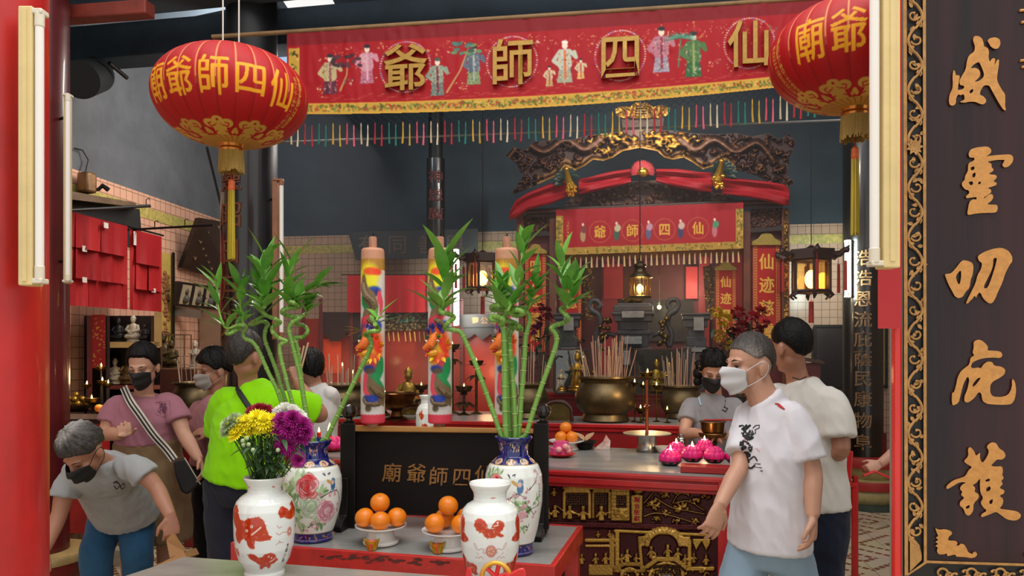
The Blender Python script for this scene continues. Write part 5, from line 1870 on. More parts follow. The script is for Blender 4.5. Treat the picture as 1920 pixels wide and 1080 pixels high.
for s,xx in ((0,1092),(1,1318)):
 carved_panel('openwork_bracket',AP,[(xx,500),(xx+22,496),(xx+20,600),(xx+6,600)],25+s,-.25,.03,'4a2c18',('9a7030','7a5426','b08838'),60,50,(2,5))
MB().slab(AP,[(1044,478),(1394,466),(1394,478),(1044,490)],-.10,-.14).build('lower_beam',mat('lower_beam_gilt','8a5a28',.4,.4,var=.4),sh,smooth=False)
# --- red drape with rosette
t=thing('red_drape','red cloth drape with a pleated rosette across the shrine pediment','drape',AP.at(1205,330,.25))
DR=mat('drape_red','9c1422',.6,var=.15,vscale=5,spec=.3)
def sash(segs,off):
 """cloth band: list of (x, ytop, ybot)"""
 n=60
 xs_=np.array([s[0] for s in segs],float)
 U=np.linspace(0,1,n)
 X=np.interp(U,np.linspace(0,1,len(segs)),xs_)
 T=np.interp(U,np.linspace(0,1,len(segs)),[s[1] for s in segs])
 B_=np.interp(U,np.linspace(0,1,len(segs)),[s[2] for s in segs])
 m=16
 vsl=[]
 for j in range(m):
  f=j/(m-1)
  for i in range(n):
   o_=off+.028*math.sin(f*8+i*.05)+.008*math.sin(f*17-i*.04)
   vsl.append(tuple(AP.at(X[i],T[i]+(B_[i]-T[i])*f,o_)))
 return vsl,[(j*n+i,(j+1)*n+i,(j+1)*n+i+1,j*n+i+1) for j in range(m-1) for i in range(n-1)]
for nm,segs in (('cloth_swag',[(1183,318,342),(1150,322,350),(1105,332,360),(1085,336,364)]),('cloth_swag',[(1230,318,340),(1270,318,350),(1310,322,358),(1335,324,360)]),
    ('cloth_tail',[(1070,334,366),(1030,346,382),(990,362,392),(966,376,408),(956,396,412)]),('cloth_tail',[(1352,332,364),(1400,336,370),(1440,340,378),(1470,346,386),(1480,358,384)])):
 v,f=sash(segs,.19)
 b=MB(); b.add(v,f); b.build(nm,DR,t,solid=.008)
b=MB()
for k in range(26):
 a0=math.pi*k/25*1.25-.39
 ctr=AP.at(1205,321,.26)
 for rr in (24,):
  p=AP.at(1205+rr*math.cos(a0),321-rr*.9*math.sin(a0),.25)
  b.leaf(ctr,p-ctr,(p-ctr).length,.030,up=(0,-1,0),droop=0,fold=.6)
b.build('rosette',mat('rosette_red','b0202c',.5),t,solid=.003)
MB().ball(AP.at(1206,323,.29),(.052,.03,.045),20,12).build('rosette_boss',BRIGHTGOLD,t)
for (x,y,nm) in ((1068,345,'left'),(1347,330,'right')):
 t=thing('gilded_phoenix','gilded bird with dark green wings on the '+nm+' of the shrine pediment','ornament',AP.at(x,y,.25))
 s=1 if nm == 'left' else -1
 b=MB()
 for k in range(9):
  a=R(20+k*22)
  b.leaf(AP.at(x-s*6,y-8,.2),(math.cos(a)*s*.9,-.35,math.sin(a)),.15,.075,up=(0,-1,0),droop=.2)
 b.build('green_wing',mat('dark_green_feather','12302a',.5,var=.4,vscale=30),t,solid=.004)
 b=MB()
 b.tube([AP.at(x+s*2,y+22,.3),AP.at(x+s*4,y+8,.34),AP.at(x-s*2,y-6,.33),AP.at(x-s*6,y-26,.3)],[.03,.055,.035,.016],12)
 b.ball(AP.at(x-s*6,y-28,.3),.024,12,8)
 for k in range(20):
  b.ball(AP.at(x+rn.uniform(-9,12),y+rn.uniform(-2,24),.36),rn.uniform(.012,.022),8,6)
 b.build('gilt_body',BRIGHTGOLD,t)
# --- small embroidered banner of the shrine
SB=Plane(1200,7.12,10)
t=thing('shrine_banner','small red banner with four gold characters and gold border hung on the shrine','banner',SB.at(1218,430,0))
cv=Canvas(1040,376,1398,482,420,'9c1522')
tp=lambda x: 393-.040*(x-1043)
bt=lambda x: 479-.036*(x-1043)
f2=lambda x,f: (x,tp(x)+(bt(x)-tp(x))*f)
xs=[1042,1394]
cv.poly([f2(1042,.84),f2(1394,.84),f2(1394,1.02),f2(1042,1.02)],'a8863a')
cv.poly([f2(1042,.14),f2(1056,.14),f2(1056,1),f2(1042,1)],'a8863a'); cv.poly([f2(1380,.14),f2(1394,.14),f2(1394,1),f2(1380,1)],'a8863a')
for i in range(160):
 x=rn.uniform(1042,1394)
 p=rn.choice([f2(x,rn.uniform(.87,.98)),f2(rn.choice([rn.uniform(1044,1054),rn.uniform(1382,1392)]),rn.uniform(.15,.98))])
 cv.blob(*p,3,1.4,rn.choice(['5c6a2c','8a6a2a','d0a850','6a5a20']),rn.uniform(0,180),.4)
for (x,ch) in ((1125,'爺'),(1186,'師'),(1246,'四'),(1309,'仙')):
 p=f2(x,.52)
 for k in range(40):
  a=k/40*6.283
  cv.blob(p[0]+20*math.cos(a),p[1]+20*math.sin(a),1.3,.9,'c07a4a',0,.5,.8)
 cv.text(ch,p[0],p[1],23,25,'d0a23c',bold=.5)
for (x,c1,c2) in ((1093,'a8906a','7a3a3a'),(1156,'3a5a4a','b8b090'),(1216,'5a5a80','b88aa0'),(1276,'3a3a60','c0a8a0'),(1340,'b86a7a','4a8a6a')):
 p=f2(x,.5)
 cv.blob(p[0],p[1]+8,5,12,c1,0,.3); cv.blob(p[0]+2,p[1]-4,6,7,c2,20,.3); cv.blob(p[0],p[1]-13,2.4,3,'d8c0a8')
for j in range(7):
 cv.text('仙四師爺廟敬獻'[j],1065,418+j*6,5,5,'c09a40')
kp=Canvas(1040,376,1398,482,420,0.0,1)
kp.poly([f2(1042,0),f2(1394,0),f2(1394,1),f2(1042,1)],1)
hm=Canvas(1040,376,1398,482,120,.5,1)
for i in range(30):
 x=rn.uniform(1042,1394)
 hm.stroke([f2(x,0),f2(x+rn.uniform(-5,5),1)],rn.uniform(3,8),rn.choice([.2,.8]),soft=3,alpha=.6)
hm.blur(3)
relief('cloth',SB,cv,hm,MATS['embroidered_satin'],t,.03,keep=kp,nu=420)
for i in range(34):
 x=1048+i*10.2
 y=bt(x)+5
 MB().tube([SB.at(x,y,0),SB.at(x,y+5,0),SB.at(x+rn.uniform(-1,1),y+20,0)],[.003,.007,.011],6).build('tassel',mat('pale_tassel%d' % (i % 3),['c8a878','b88a7a','c0b090'][i % 3],.8),t)
# --- couplet banners with golden hoods
def couplet(label,pl,x0,x1,y0,y1,text,hood=True,off=.07):
 t=thing('couplet_banner',label,'banner',pl.at((x0+x1)/2,y1,off))
 w=x1-x0
 cv=Canvas(x0,y0,x1,y1,120,'a81c1c')
 cv.poly([(x0,y0),(x0+w*.14,y0),(x0+w*.14,y1),(x0,y1)],'b0281f'); cv.poly([(x1-w*.14,y0),(x1,y0),(x1,y1),(x1-w*.14,y1)],'b0281f')
 for s in (x0+w*.15,x1-w*.15,x0+w*.04,x1-w*.04):
  cv.stroke([(s,y0),(s,y1)],w*.025,'b8924a')
 for i in range(int((y1-y0)/5)):
  for s in (x0+w*.095,x1-w*.095):
   cv.blob(s,y0+i*5,w*.03,1.5,'c8a04a',0,.5)
 n=len(text)
 st=w*.82
 for i,ch in enumerate(text):
  yy=y0+st*.75+i*st
  if yy < y1:
   cv.text(ch,(x0+x1)/2,yy,w*.56,w*.6,'d8b04a',bold=w*.012)
 relief('cloth',pl,cv,None,MATS['embroidered_satin'],t,0,base=off,nu=120)
 MB().slab(pl,[(x0,y0),(x1,y0),(x1,y1),(x0,y1)],off-.003,off-.02).build('backing_board',OLDR,t,smooth=False)
 if hood:
  h=w*.42
  xm=(x0+x1)/2
  MB().slab(pl,[(x0-2,y0+2),(x0-1,y0-h*.25),(x0+w*.2,y0-h*.5),(x0+w*.32,y0-h*.9),(xm,y0-h),(x1-w*.32,y0-h*.9),(x1-w*.2,y0-h*.5),(x1+1,y0-h*.25),(x1+2,y0+2)],off+.035,off-.02).build('gold_hood',mat('hood_gold','a08c3c',.5,.3,var=.3,vscale=60),t,bevel=.006)
couplet('tall red couplet with a gold hood on the right side of the shrine',AP,1411,1464,458,660,'仙迹慈雲威靈功臺',True,-.03)
couplet('tall red couplet with a gold hood on the left side of the shrine',AP,984,1024,474,660,'四方感德澤及群黎',True,-.03)
couplet('shorter red couplet inside the right of the shrine',AP,1342,1380,505,640,'仙迹靈光普照',True,-.12)
couplet('shorter red couplet inside the left of the shrine',AP,1056,1090,520,640,'師恩浩蕩',False,-.12)
# --- hanging glass lantern
d=6.3
c=P(1200,560,d)
k=d/F
t=thing('glass_lantern','lit brass and glass lantern hanging on a long cord before the shrine','lantern',c)
DB=mat('dark_brass','3c3222',.4,.8,var=.3)
MB().lathe([(.02,0),(.095,.004),(.098,.018),(.085,.024)],32,c).build('base_ring',DB,t)
MB().lathe([(.088,.17),(.105,.176),(.098,.19),(.07,.215),(.05,.235),(.044,.265),(.058,.27),(.05,.29),(.03,.3),(.03,.31),(.01,.32)],32,c).build('hood',DB,t)
MB().lathe([(.082,.022),(.084,.10),(.08,.172)],32,c,cap=False).build('glass',glass_mat('lantern_glass','ffe2a0',.1),t)
b=MB()
for i in range(8):
 a=i/8*6.283
 b.tube([c+Vector((.086*math.cos(a),.086*math.sin(a),.02)),c+Vector((.086*math.cos(a),.086*math.sin(a),.175))],.004,5)
b.build('cage_bar',DB,t)
MB().ball(c+Vector((0,0,.085)),(.028,.028,.038),14,10).build('bulb',mat('warm_bulb','ffd890',.4,emit='ffc060',estr=22),t)
MB().tube([c+Vector((0,0,.31)),c+Vector((0,0,3.2))],.004,6).build('hanging_cord',IRON,t)
lamp('glass_lantern_light','POINT',c+Vector((0,-.02,.09)),14,(1,.74,.36),.03)
c=P(1236,576,7.3)
t=thing('bare_bulb','small bare glowing bulb behind the glass lantern','lamp',c)
MB().ball(c,.02,12,8).build('bulb',MATS['warm_bulb'],t)
MB().tube([c+Vector((0,0,.015)),c+Vector((0,0,.05))],.012,10).build('socket',IRON,t)
MB().tube([c+Vector((0,0,.05)),c+Vector((0,0,.55))],.003,5).build('hanging_cord',IRON,t)
lamp('bare_bulb_light','POINT',c+Vector((0,-.06,0)),7,(1,.8,.5),.03)
# --- high altar ledge carrying the great stone vessel
HL=Plane(1180,6.55,11)
long_table('high red ledge of the shrine under the great stone vessel',HL,1000,1330,1.22,.62,'altar_ledge')
STN=mat('dark_stone','42444a',.5,.2,var=.35,vscale=9,bump=.15,bscale=30)
STL=mat('pale_stone_inlay','8a8c8c',.5,.2,var=.3,vscale=14)
c=P(1188,735,6.85); c.z=1.22
k=6.85/F
t=thing('stone_vessel','great tiered dark stone vessel with curling dragon handles in the shrine','vessel',c)
zz=lambda y: (735-y)*k
b=MB()
for (y0,y1,w) in ((735,700,66),(702,690,72),(690,660,58),(662,654,66),(654,628,52),(630,622,60),(622,604,48),(606,592,66),(594,588,74),(588,576,68),(578,572,58)):
 b.box(c+Vector((0,0,(zz(y0)+zz(y1))/2)),(w*k*1.05,w*k*.8,zz(y1)-zz(y0)),R(-11))
b.build('tiered_body',STN,t,smooth=False,bevel=.008)
ex_=HL.ex
for (y0,y1,w) in ((588,600,50),(660,686,44),(634,648,40)):
 MB().box(c+HL.n*(w*k*.42+.06)+Vector((0,0,(zz(y0)+zz(y1))/2)),(w*k*.8,.1,abs(zz(y1)-zz(y0))),R(-11)).build('inlay_panel',STL,t,smooth=False,bevel=.004)
for s in (-1,1):
 pts=[(34,632),(48,628),(60,640),(66,652),(70,630),(62,608),(66,592),(76,586),(82,576),(78,566),(68,566),(62,574),(66,580)]
 pp=[c+ex_*(s*x*k)+Vector((0,0,zz(y))) for x,y in pts]
 MB().tube(catmull(pp,4),[.022]*20+[.03]*10+[.024]*19,10).build('dragon_handle',STN,t)
 b=MB()
 for i in range(14):
  b.ball(c+ex_*(s*rn.uniform(42,62)*k)+HL.n*.04+Vector((0,0,zz(rn.uniform(600,662)))),rn.uniform(.014,.03),8,6)
 b.build('carved_figure',BRASS,t)
b=MB()
b.tube([c+ex_*(-16*k)+Vector((0,0,zz(570))),c+ex_*(-4*k)+Vector((0,0,zz(562))),c+ex_*(12*k)+Vector((0,0,zz(566))),c+ex_*(22*k)+Vector((0,0,zz(558)))],[.02,.035,.03,.015],10)
for i in range(10):
 b.ball(c+ex_*(rn.uniform(-20,20)*k)+Vector((0,0,zz(rn.uniform(562,572)))),rn.uniform(.012,.024),8,6)
b.build('lion_finial',BRASS,t)
lamp('shrine_inner_fill','POINT',P(1300,540,7.5),8,(1,.8,.55),.05)  # added fill inside the shrine; nothing is built at this spot
def glass_case(label,px,d,w,h,dep,z,statues):
 c=P(px,700,d); c.z=z
 t=thing('glass_case',label,'display case',c)
 b=MB()
 for sx in (-1,1):
  for sy in (-1,1):
   b.box(c+Vector((sx*w/2,sy*dep/2,h/2)),(.012,.012,h))
 for zz_ in (0.006,h):
  for s in (-1,1):
   b.box(c+Vector((0,s*dep/2,zz_)),(w,.012,.012)); b.box(c+Vector((s*w/2,0,zz_)),(.012,dep,.012))
 b.build('case_frame',mat('case_wood','3a2018',.4),t,smooth=False)
 MB().box(c+Vector((0,-dep/2,h/2)),(w-.014,.003,h-.014)).build('glass_pane',glass_mat('case_glass','f4fbf8',.07),t,smooth=False)
 MB().box(c+Vector((0,dep/2-.004,h/2)),(w,.006,h)).build('back_panel',mat('case_back','241818',.6),t,smooth=False)
 return c
def statue(c,h,m,label,kind='seated',hat=True,halo=False,base=True,m2=None):
 t=thing('statuette',label,'statuette',c)
 b=MB()
 s=h
 z0=.0
 if base:
  MB().lathe([(.24*s,0),(.26*s,.03*s),(.2*s,.08*s),(.24*s,.12*s),(.22*s,.14*s)],20,c,sy=.75).build('pedestal',m2 or m,t)
  z0=.14
 if kind == 'seated':
  b.lathe([(.23*s,z0*s),(.26*s,(z0+.06)*s),(.23*s,(z0+.16)*s),(.16*s,(z0+.26)*s),(.17*s,(z0+.40)*s),(.13*s,(z0+.50)*s),(.05*s,(z0+.55)*s),(.045*s,(z0+.58)*s)],22,c,sy=.7)
  for q in (-1,1):
   b.tube([c+Vector((q*.15*s,0,(z0+.47)*s)),c+Vector((q*.22*s,-.06*s,(z0+.3)*s)),c+Vector((q*.05*s,-.17*s,(z0+.24)*s))],[.06*s,.065*s,.05*s],8)
   b.tube([c+Vector((q*.2*s,-.02*s,(z0+.08)*s)),c+Vector((q*.16*s,-.18*s,(z0+.07)*s)),c+Vector((q*.0*s,-.2*s,(z0+.06)*s))],[.08*s,.075*s,.05*s],8)
  hz=z0+.66
 else:
  b.lathe([(.15*s,z0*s),(.17*s,(z0+.03)*s),(.12*s,(z0+.25)*s),(.13*s,(z0+.45)*s),(.12*s,(z0+.56)*s),(.05*s,(z0+.62)*s),(.04*s,(z0+.65)*s)],20,c,sy=.72)
  for q in (-1,1):
   b.tube([c+Vector((q*.11*s,0,(z0+.55)*s)),c+Vector((q*.17*s,-.05*s,(z0+.42)*s)),c+Vector((q*.03*s,-.13*s,(z0+.40)*s))],[.05*s,.055*s,.04*s],8)
  hz=z0+.72
 b.build('robed_body',m,t)
 b=MB().ball(c+Vector((0,-.02*s,hz*s)),(.085*s,.09*s,.105*s),14,10)
 if hat:
  b.lathe([(.095*s,(hz+.03)*s),(.1*s,(hz+.07)*s),(.07*s,(hz+.13)*s),(.02*s,(hz+.19)*s)],14,c)
 b.build('head',m2 or m,t)
 if halo:
  pts=[c+Vector((.26*s*math.cos(a),.1*s,(hz-.1)*s+.3*s*math.sin(a))) for a in [i/24*6.283 for i in range(24)]]
  MB().tube(pts,.016*s,6,closed=True,side=(0,1,0)).build('halo',m,t)
 return t
GS=mat('gilt_statue','b88c32',.3,.85,var=.35,vscale=40)
glass_case('glass case with gold statuettes left of the great censer',1072,6.5,.30,.38,.2,1.22,0)
statue(P(1052,735,6.42).xy.to_3d()+up*1.24,.2,GS,'small gold statuette at the left in the glass case','standing',False)
statue(P(1082,735,6.42).xy.to_3d()+up*1.24,.33,GS,'taller gold statuette with a halo in the glass case','standing',True,True)
glass_case('glass case with gold statuettes right of the great censer',1235,6.35,.44,.38,.2,1.22,0)
statue(P(1231,735,6.37).xy.to_3d()+up*1.24,.28,GS,'gold seated statuette behind the copper lamp rod','seated',True)
statue(P(1255,735,6.37).xy.to_3d()+up*1.24,.24,GS,'gold standing statuette nearer the worker in grey','standing',True)
statue(P(1112,735,6.66).xy.to_3d()+up*1.22,.2,GS,'small gold statuette just outside the left glass case','standing',False)
for (x,nm) in ((1305,'right'),(1065,'left')):
 c=P(x,665,6.8); k=6.8/F
 t=thing('stone_pedestal','dark stone stand with a pale panel on the '+nm+' of the great vessel','pedestal',c.xy.to_3d()+up*1.22)
 b=MB()
 for (y0,y1,w) in ((731,660,52),(662,650,46),(650,632,36),(634,612,30),(614,600,42),(600,592,50),(592,588,54)):
  b.box(Vector((c.x,c.y,c.z+(665-(y0+y1)/2)*k)),(w*k,w*k*.8,(y0-y1)*k),R(-11),taper=1.0)
 b.build('stepped_body',STN,t,smooth=False,bevel=.006)
 MB().box(Vector((c.x,c.y-20*k,c.z+(665-608)*k)),(18*k,.05,24*k),R(-11)).build('pale_panel',STL,t,smooth=False)
 MB().box(Vector((c.x,c.y-20*k,c.z+(665-656)*k)),(26*k,.05,7*k),R(-11)).build('pale_panel',STL,t,smooth=False)
# --- artificial flowers by the shrine
def flower_bunch(label,px,py,d,spots,zb,seed):
 rn=random.Random(seed)
 c=P(px,py,d)
 t=thing('flower_vase',label,'flowers',c.xy.to_3d()+up*zb)
 MB().lathe([(.05,zb),(.07,zb+.04),(.05,zb+.14),(.06,zb+.18)],20,(c.x,c.y,0)).build('vase',mat('dark_vase','2a2420',.3),t)
 for (x,y,r,col) in spots:
  q=P(x,y,d+rn.uniform(-.08,.05))
  b=MB()
  rr=r*d/F
  for i in range(46):
   v=Vector((rn.gauss(0,1),rn.gauss(0,1)-.6,rn.gauss(0,1))).normalized()
   b.leaf(q+v*rr*.35,v,rr*.68,rr*.5,up=(.3,.2,1),droop=.1,n=3)
  b.build('bloom',mat('silk_'+col,col,.6,var=.3,vscale=30),t)
 b=MB()
 for i in range(50):
  q=P(px+rn.gauss(0,26),py-20+rn.gauss(0,28),d+.04)
  b.leaf(q,(rn.uniform(-1,1),-.4,rn.uniform(-.7,.7)),.10,.04,droop=.3,n=4)
 for (x,y,r,col) in spots:
  b.tube([P(x,y,d+.03),Vector((c.x,c.y,zb+.15))],.004,5)
 b.build('foliage',mat('dark_foliage','24402a',.5,var=.4,vscale=20),t)
flower_bunch('bunch of yellow and red silk flowers behind the man in white',1385,660,5.9,[(1344,584,13,'d8b838'),(1358,598,17,'d8b838'),(1350,628,15,'c8a838'),(1384,586,16,'a81830'),(1390,612,16,'8a1428'),(1410,594,14,'b82848'),(1425,585,15,'b02038'),(1372,622,12,'5a1a40'),(1420,618,14,'7a1830'),(1436,606,10,'a82040'),(1400,636,14,'6a1a28'),(1368,648,12,'b8a030')],1.05,3)
flower_bunch('dark purple silk flowers behind the right bamboo',1012,660,6.32,[(1024,584,12,'6a1638'),(1012,602,12,'5a1440'),(1002,618,12,'6a1a48'),(1030,596,10,'7a1a3a'),(1014,575,9,'7a1838')],1.05,4)
# added lights with no fixture: one fills the shrine front, one the pediment
lamp('shrine_front_fill','AREA',P(1230,60,5.6),42,(1,.93,.85),1.6,.15,(R(62),0,R(-8)))
lamp('pediment_fill','POINT',P(1200,222,6.95),5,(1,.85,.55),.05)
# ---------------------------------------------------------------- left bay of the back wall
SP=Plane(750,8.1,9)
t=thing('side_shrine','red side shrine with carved valances along the back left of the hall','shrine',SP.at(770,900,0).xy.to_3d())
GLOWR=mat('orange_red_panel','9a2818',.45,var=.3,vscale=3,coat=.15)
MB().slab(SP,[(560,598),(965,590),(965,880),(560,880)],0,-.05).build('back_panel',GLOWR,t,smooth=False)
DK=mat('dark_frame_wood','2a1413',.5,var=.3)
for x in (566,598,655,712,822,862,955):
 MB().slab(SP,[(x,560),(x+7,560),(x+7,860),(x,860)],.09,.02).build('post',OLDR,t,smooth=False,bevel=.004)
MB().slab(SP,[(602,585),(655,585),(655,625),(648,625),(648,634),(638,634),(638,640),(618,640),(618,632),(610,632),(610,625),(602,625)],.08,.03).build('stepped_valance',DK,t,smooth=False)
MB().slab(SP,[(662,560),(712,560),(712,640),(700,632),(690,640),(680,632),(662,645)],.07,.03).build('stepped_valance',DK,t,smooth=False)
MB().slab(SP,[(868,612),(955,610),(955,640),(940,640),(940,632),(925,632),(920,626),(905,638),(890,626),(880,634),(868,634)],.08,.03).build('stepped_valance',DK,t,smooth=False)
carved_panel('carved_valance',SP,[(719,586),(822,584),(822,604),(719,606)],31,.05,.03,'2a2a1c',('4a5a3a','6a5a30','3a4a34','7a3a2a','3f7a62'),120,120,(2,4),t)
carved_panel('carved_valance',SP,[(719,607),(822,605),(822,618),(719,620)],32,.05,.02,'3a2a18',('7a6a34','5a4a24','8a7a40'),80,110,(2,3),t)
MB().slab(SP,[(862,590),(948,588),(948,612),(862,614)],.10,.04).build('lintel_board',mat('lintel_dark','2c1512',.5),t,smooth=False)
for i,ch in enumerate('靈公仙'):
 cx_=918-i*0-24+(i-1)*17+14
 glyph_solid(ch,lambda X,Y,Z,cx_=cx_: SP.at(cx_+X*14,601-Y*14,.101+Z),.002,'lintel_character',CG,t,offset=.01)
b=MB()
for i in range(9):
 x=728+i*9+(4 if i > 2 else 0)
 b.tube([SP.at(x,622,.03),SP.at(x+2,640,.03)],.006,5)
b.build('gold_fringe',mat('fringe_gold','c8a050',.6),t)
MB().slab(SP,[(606,636),(640,632),(640,700),(606,700)],.012,.002).build('inner_panel',mat('inner_orange','c8421e',.5),t,smooth=False)
lamp('side_shrine_glow','POINT',P(622,690,7.8),3,(1,.55,.25),.08)
lamp('side_shrine_glow','POINT',P(770,700,7.5),5,(1,.62,.32),.08)
lamp('side_shrine_glow','POINT',P(915,700,7.7),3,(1,.55,.25),.08)
# upper sign board and the row of red papers
t=thing('sign_board','dark horizontal sign board with large faint characters high on the back wall','sign',SP.at(775,490,.4))
SG=Plane(775,8.6,9)
MB().slab(SG,[(652,434),(896,428),(896,482),(668,488)],.12,.04).build('board',mat('sooty_board','1f2428',.5,var=.3),t,smooth=False,bevel=.006)
for x,ch in ((690,'有'),(745,'同'),(800,'善'),(852,'與')):
 glyph_solid(ch,lambda X,Y,Z,x=x: SG.at(x+X*38,458-Y*38,.121+Z),.003,'faint_character',mat('faint_brown','50423a',.6),t,offset=.012)
PAPM=M_ATTR('red_paper',.7,spec=.2)
def paper_sheet(label,group,pl,quad,off,seed,tag_white=False,curl=.012):
 rn=random.Random(seed)
 (x0,y0),(x1,y1),(x2,y2),(x3,y3)=quad
 n,m=40,60
 u,v=np.meshgrid(np.linspace(0,1,n),np.linspace(0,1,m))
 X=(x0*(1-u)+x1*u)*(1-v)+(x3*(1-u)+x2*u)*v
 Y=(y0*(1-u)+y1*u)*(1-v)+(y3*(1-u)+y2*u)*v
 ph=rn.uniform(0,6)
 O=off+curl*np.sin(u*4+ph)*(.3+v)+curl*1.6*v ** 3
 V=vec_grid(pl,X,Y,O).reshape(-1,3)
 c=np.zeros((m,n,3)); c[:]=hexc(rn.choice(['98181c','901419','9e1e20','8a1218']))
 for j in range(8,m-8):
  for i0 in (.32,.5,.68):
   if rn.random() < .45:
    i=int((i0+rn.uniform(-.02,.02))*n)
    c[j,i]=hexc('5c1014') if rn.random() < .7 else hexc('8a1a1c')
 t=thing('red_paper',label,'paper',pl.at((x2+x3)/2,(y2+y3)/2,off),group=group)
 np_mesh('paper_sheet',V,grid_quads(n,m),PAPM,t,c.reshape(-1,3))
 if tag_white:
  fx=rn.choice([.2,.5])
  a,b_=fx,fx+.35
  q=lambda u_,v_: (x0*(1-u_)+x1*u_+(x3-x0)*v_,(y0*(1-u_)+y1*u_)*(1-v_)+(y3*(1-u_)+y2*u_)*v_)
  v0=rn.choice([.02,.06])
  MB().slab(pl,[q(a,v0),q(b_,v0),q(b_,v0+.17),q(a,v0+.17)],off+.03,off+.027).build('white_slip',mat('white_slip','cfc8c0',.7,var=.25,vscale=60),t,smooth=False)
 return t
for i in range(6):
 x=651+i*25
 paper_sheet('red paper strip, '+ORD[i]+' from the left in the row under the sign board','red papers under the sign board',SP,[(x,516),(x+24.5,516),(x+24.5,586),(x,586)],.14,50+i,curl=.006)
MB_=MB().tube([SP.at(640,515,.14),SP.at(805,515,.14)],.006,6)
o=MB_.build('paper_rail',IRON); tag(o,'thin iron rail holding the red papers under the sign board','rail')
# things on the left long table
GOLDP=mat('old_gold_paint','9a7c34',.35,.8,var=.4,vscale=30)
statue(P(766,740,6.62).xy.to_3d()+up*1.03,.42,GOLDP,'large gold seated statue in the left bay behind the dragon joss sticks','seated',True)
c=P(744,800,6.05); c.z=1.03
t=thing('bronze_pot','dark bronze pot on a spreading foot between two dragon joss sticks','incense burner',c)
MB().lathe([(.09,0),(.1,.01),(.05,.03),(.04,.07),(.08,.09),(.17,.11),(.18,.125),(.15,.135),(.13,.14),(.15,.2),(.165,.215),(.16,.22),(.14,.2),(.001,.18)],40,c,cap=False).build('pot_body',MATS['burner_bronze'],t)
def lotus_lamp(px,ytop,d,r,label,z,lit=True):
 c=P(px,ytop,d)
 t=cup_lamp(c,r,label,True,lit,mat('lotus_brass','5c4526',.4,.8,var=.4,vscale=20))
 b=MB()
 b.lathe([(r*.9,z-c.z),(r*.8,z-c.z+.02),(.012,z-c.z+.04),(.012,0)],16,c)
 for k in range(9):
  a=k/9*6.283
  b.leaf(c+Vector((0,0,-.06)),(math.cos(a),math.sin(a),-.1),r*1.6,r*.7,droop=.4,n=4)
 b.build('leafy_stem',MATS['lotus_brass'],t)
lotus_lamp(870,740,6.3,.075,'lit brass lotus lamp right of the middle dragon joss stick',1.03)
lotus_lamp(893,690,6.4,.065,'taller lit brass lotus lamp beside the leaning bamboo',1.03)
lotus_lamp(848,660,6.5,.07,'tallest brass lotus lamp behind the middle dragon joss stick',1.03,True)
lotus_lamp(790,735,6.2,.06,'small lit brass lotus lamp below the large gold statue',1.03)
lotus_lamp(722,748,6.45,.05,'small lit brass lamp just right of the left dragon joss stick',1.03)
CANW=mat('white_candle','d8cdb8',.5,sss=.1)
for i,(x,y,d) in enumerate([(622,688,7.2),(642,680,7.4),(640,708,7.0),(662,694,7.2),(678,710,7.0),(622,715,7.0)]):
 c=P(x,y+6,d)
 t=thing('altar_candle','thin lit candle, '+ORD[i]+' of those before the left bay niche','candle',(c.x,c.y,1.0),group='candles before the left bay niche')
 MB().tube([(c.x,c.y,1.0),(c.x,c.y,c.z)],.008,8).build('wax',CANW,t)
 b=MB(); flame(b,c,1.3); b.build('candle_flame',FLAME,t)
long_table('low red altar step at the back of the left bay',Plane(700,6.9,9),560,960,1.0,.55,'altar_step')
# small white vase behind the name board
cvs=Canvas(-180,740,180,830,500,'e0e2dc')
for (th,y,r) in ((-25,778,9),(30,780,9),(-10,800,8),(60,798,8),(110,780,9),(-110,785,9)):
 for k in range(9):
  cvs.blob(th+random.uniform(-12,12),y+random.uniform(-4,4),9,3.4,random.choice([OR1,OR2]),random.uniform(-50,50),.4)
sv=vase('small_lion_vase','small white vase with orange lions behind the middle dragon joss stick',799,742,826,depth_on(830,1.0),[(13,742),(12,745),(10,750),(10,756),(16,764),(19.5,775),(19.5,795),(17,815),(15,824),(16,826)],cvs)
# red candles standing at the far left of the altar table
for i,(x,y) in enumerate([(618,845),(598,842),(585,848)]):
 c=G(x,y,1.0)
 t=thing('red_candle',['red candle with the tallest flame beside the name board','middle one of three red candles beside the name board','red candle nearest the leaf fringe of the left bamboo'][i],'candle',c)
 h=.1
 MB().lathe([(.011,0),(.012,.01),(.012,h),(.004,h+.004)],12,c).build('wax',mat('red_wax','b8261c',.4),t)
 b=MB(); flame(b,c+Vector((0,0,h)),2.4 if i == 0 else 1.2); b.build('candle_flame',FLAME,t)
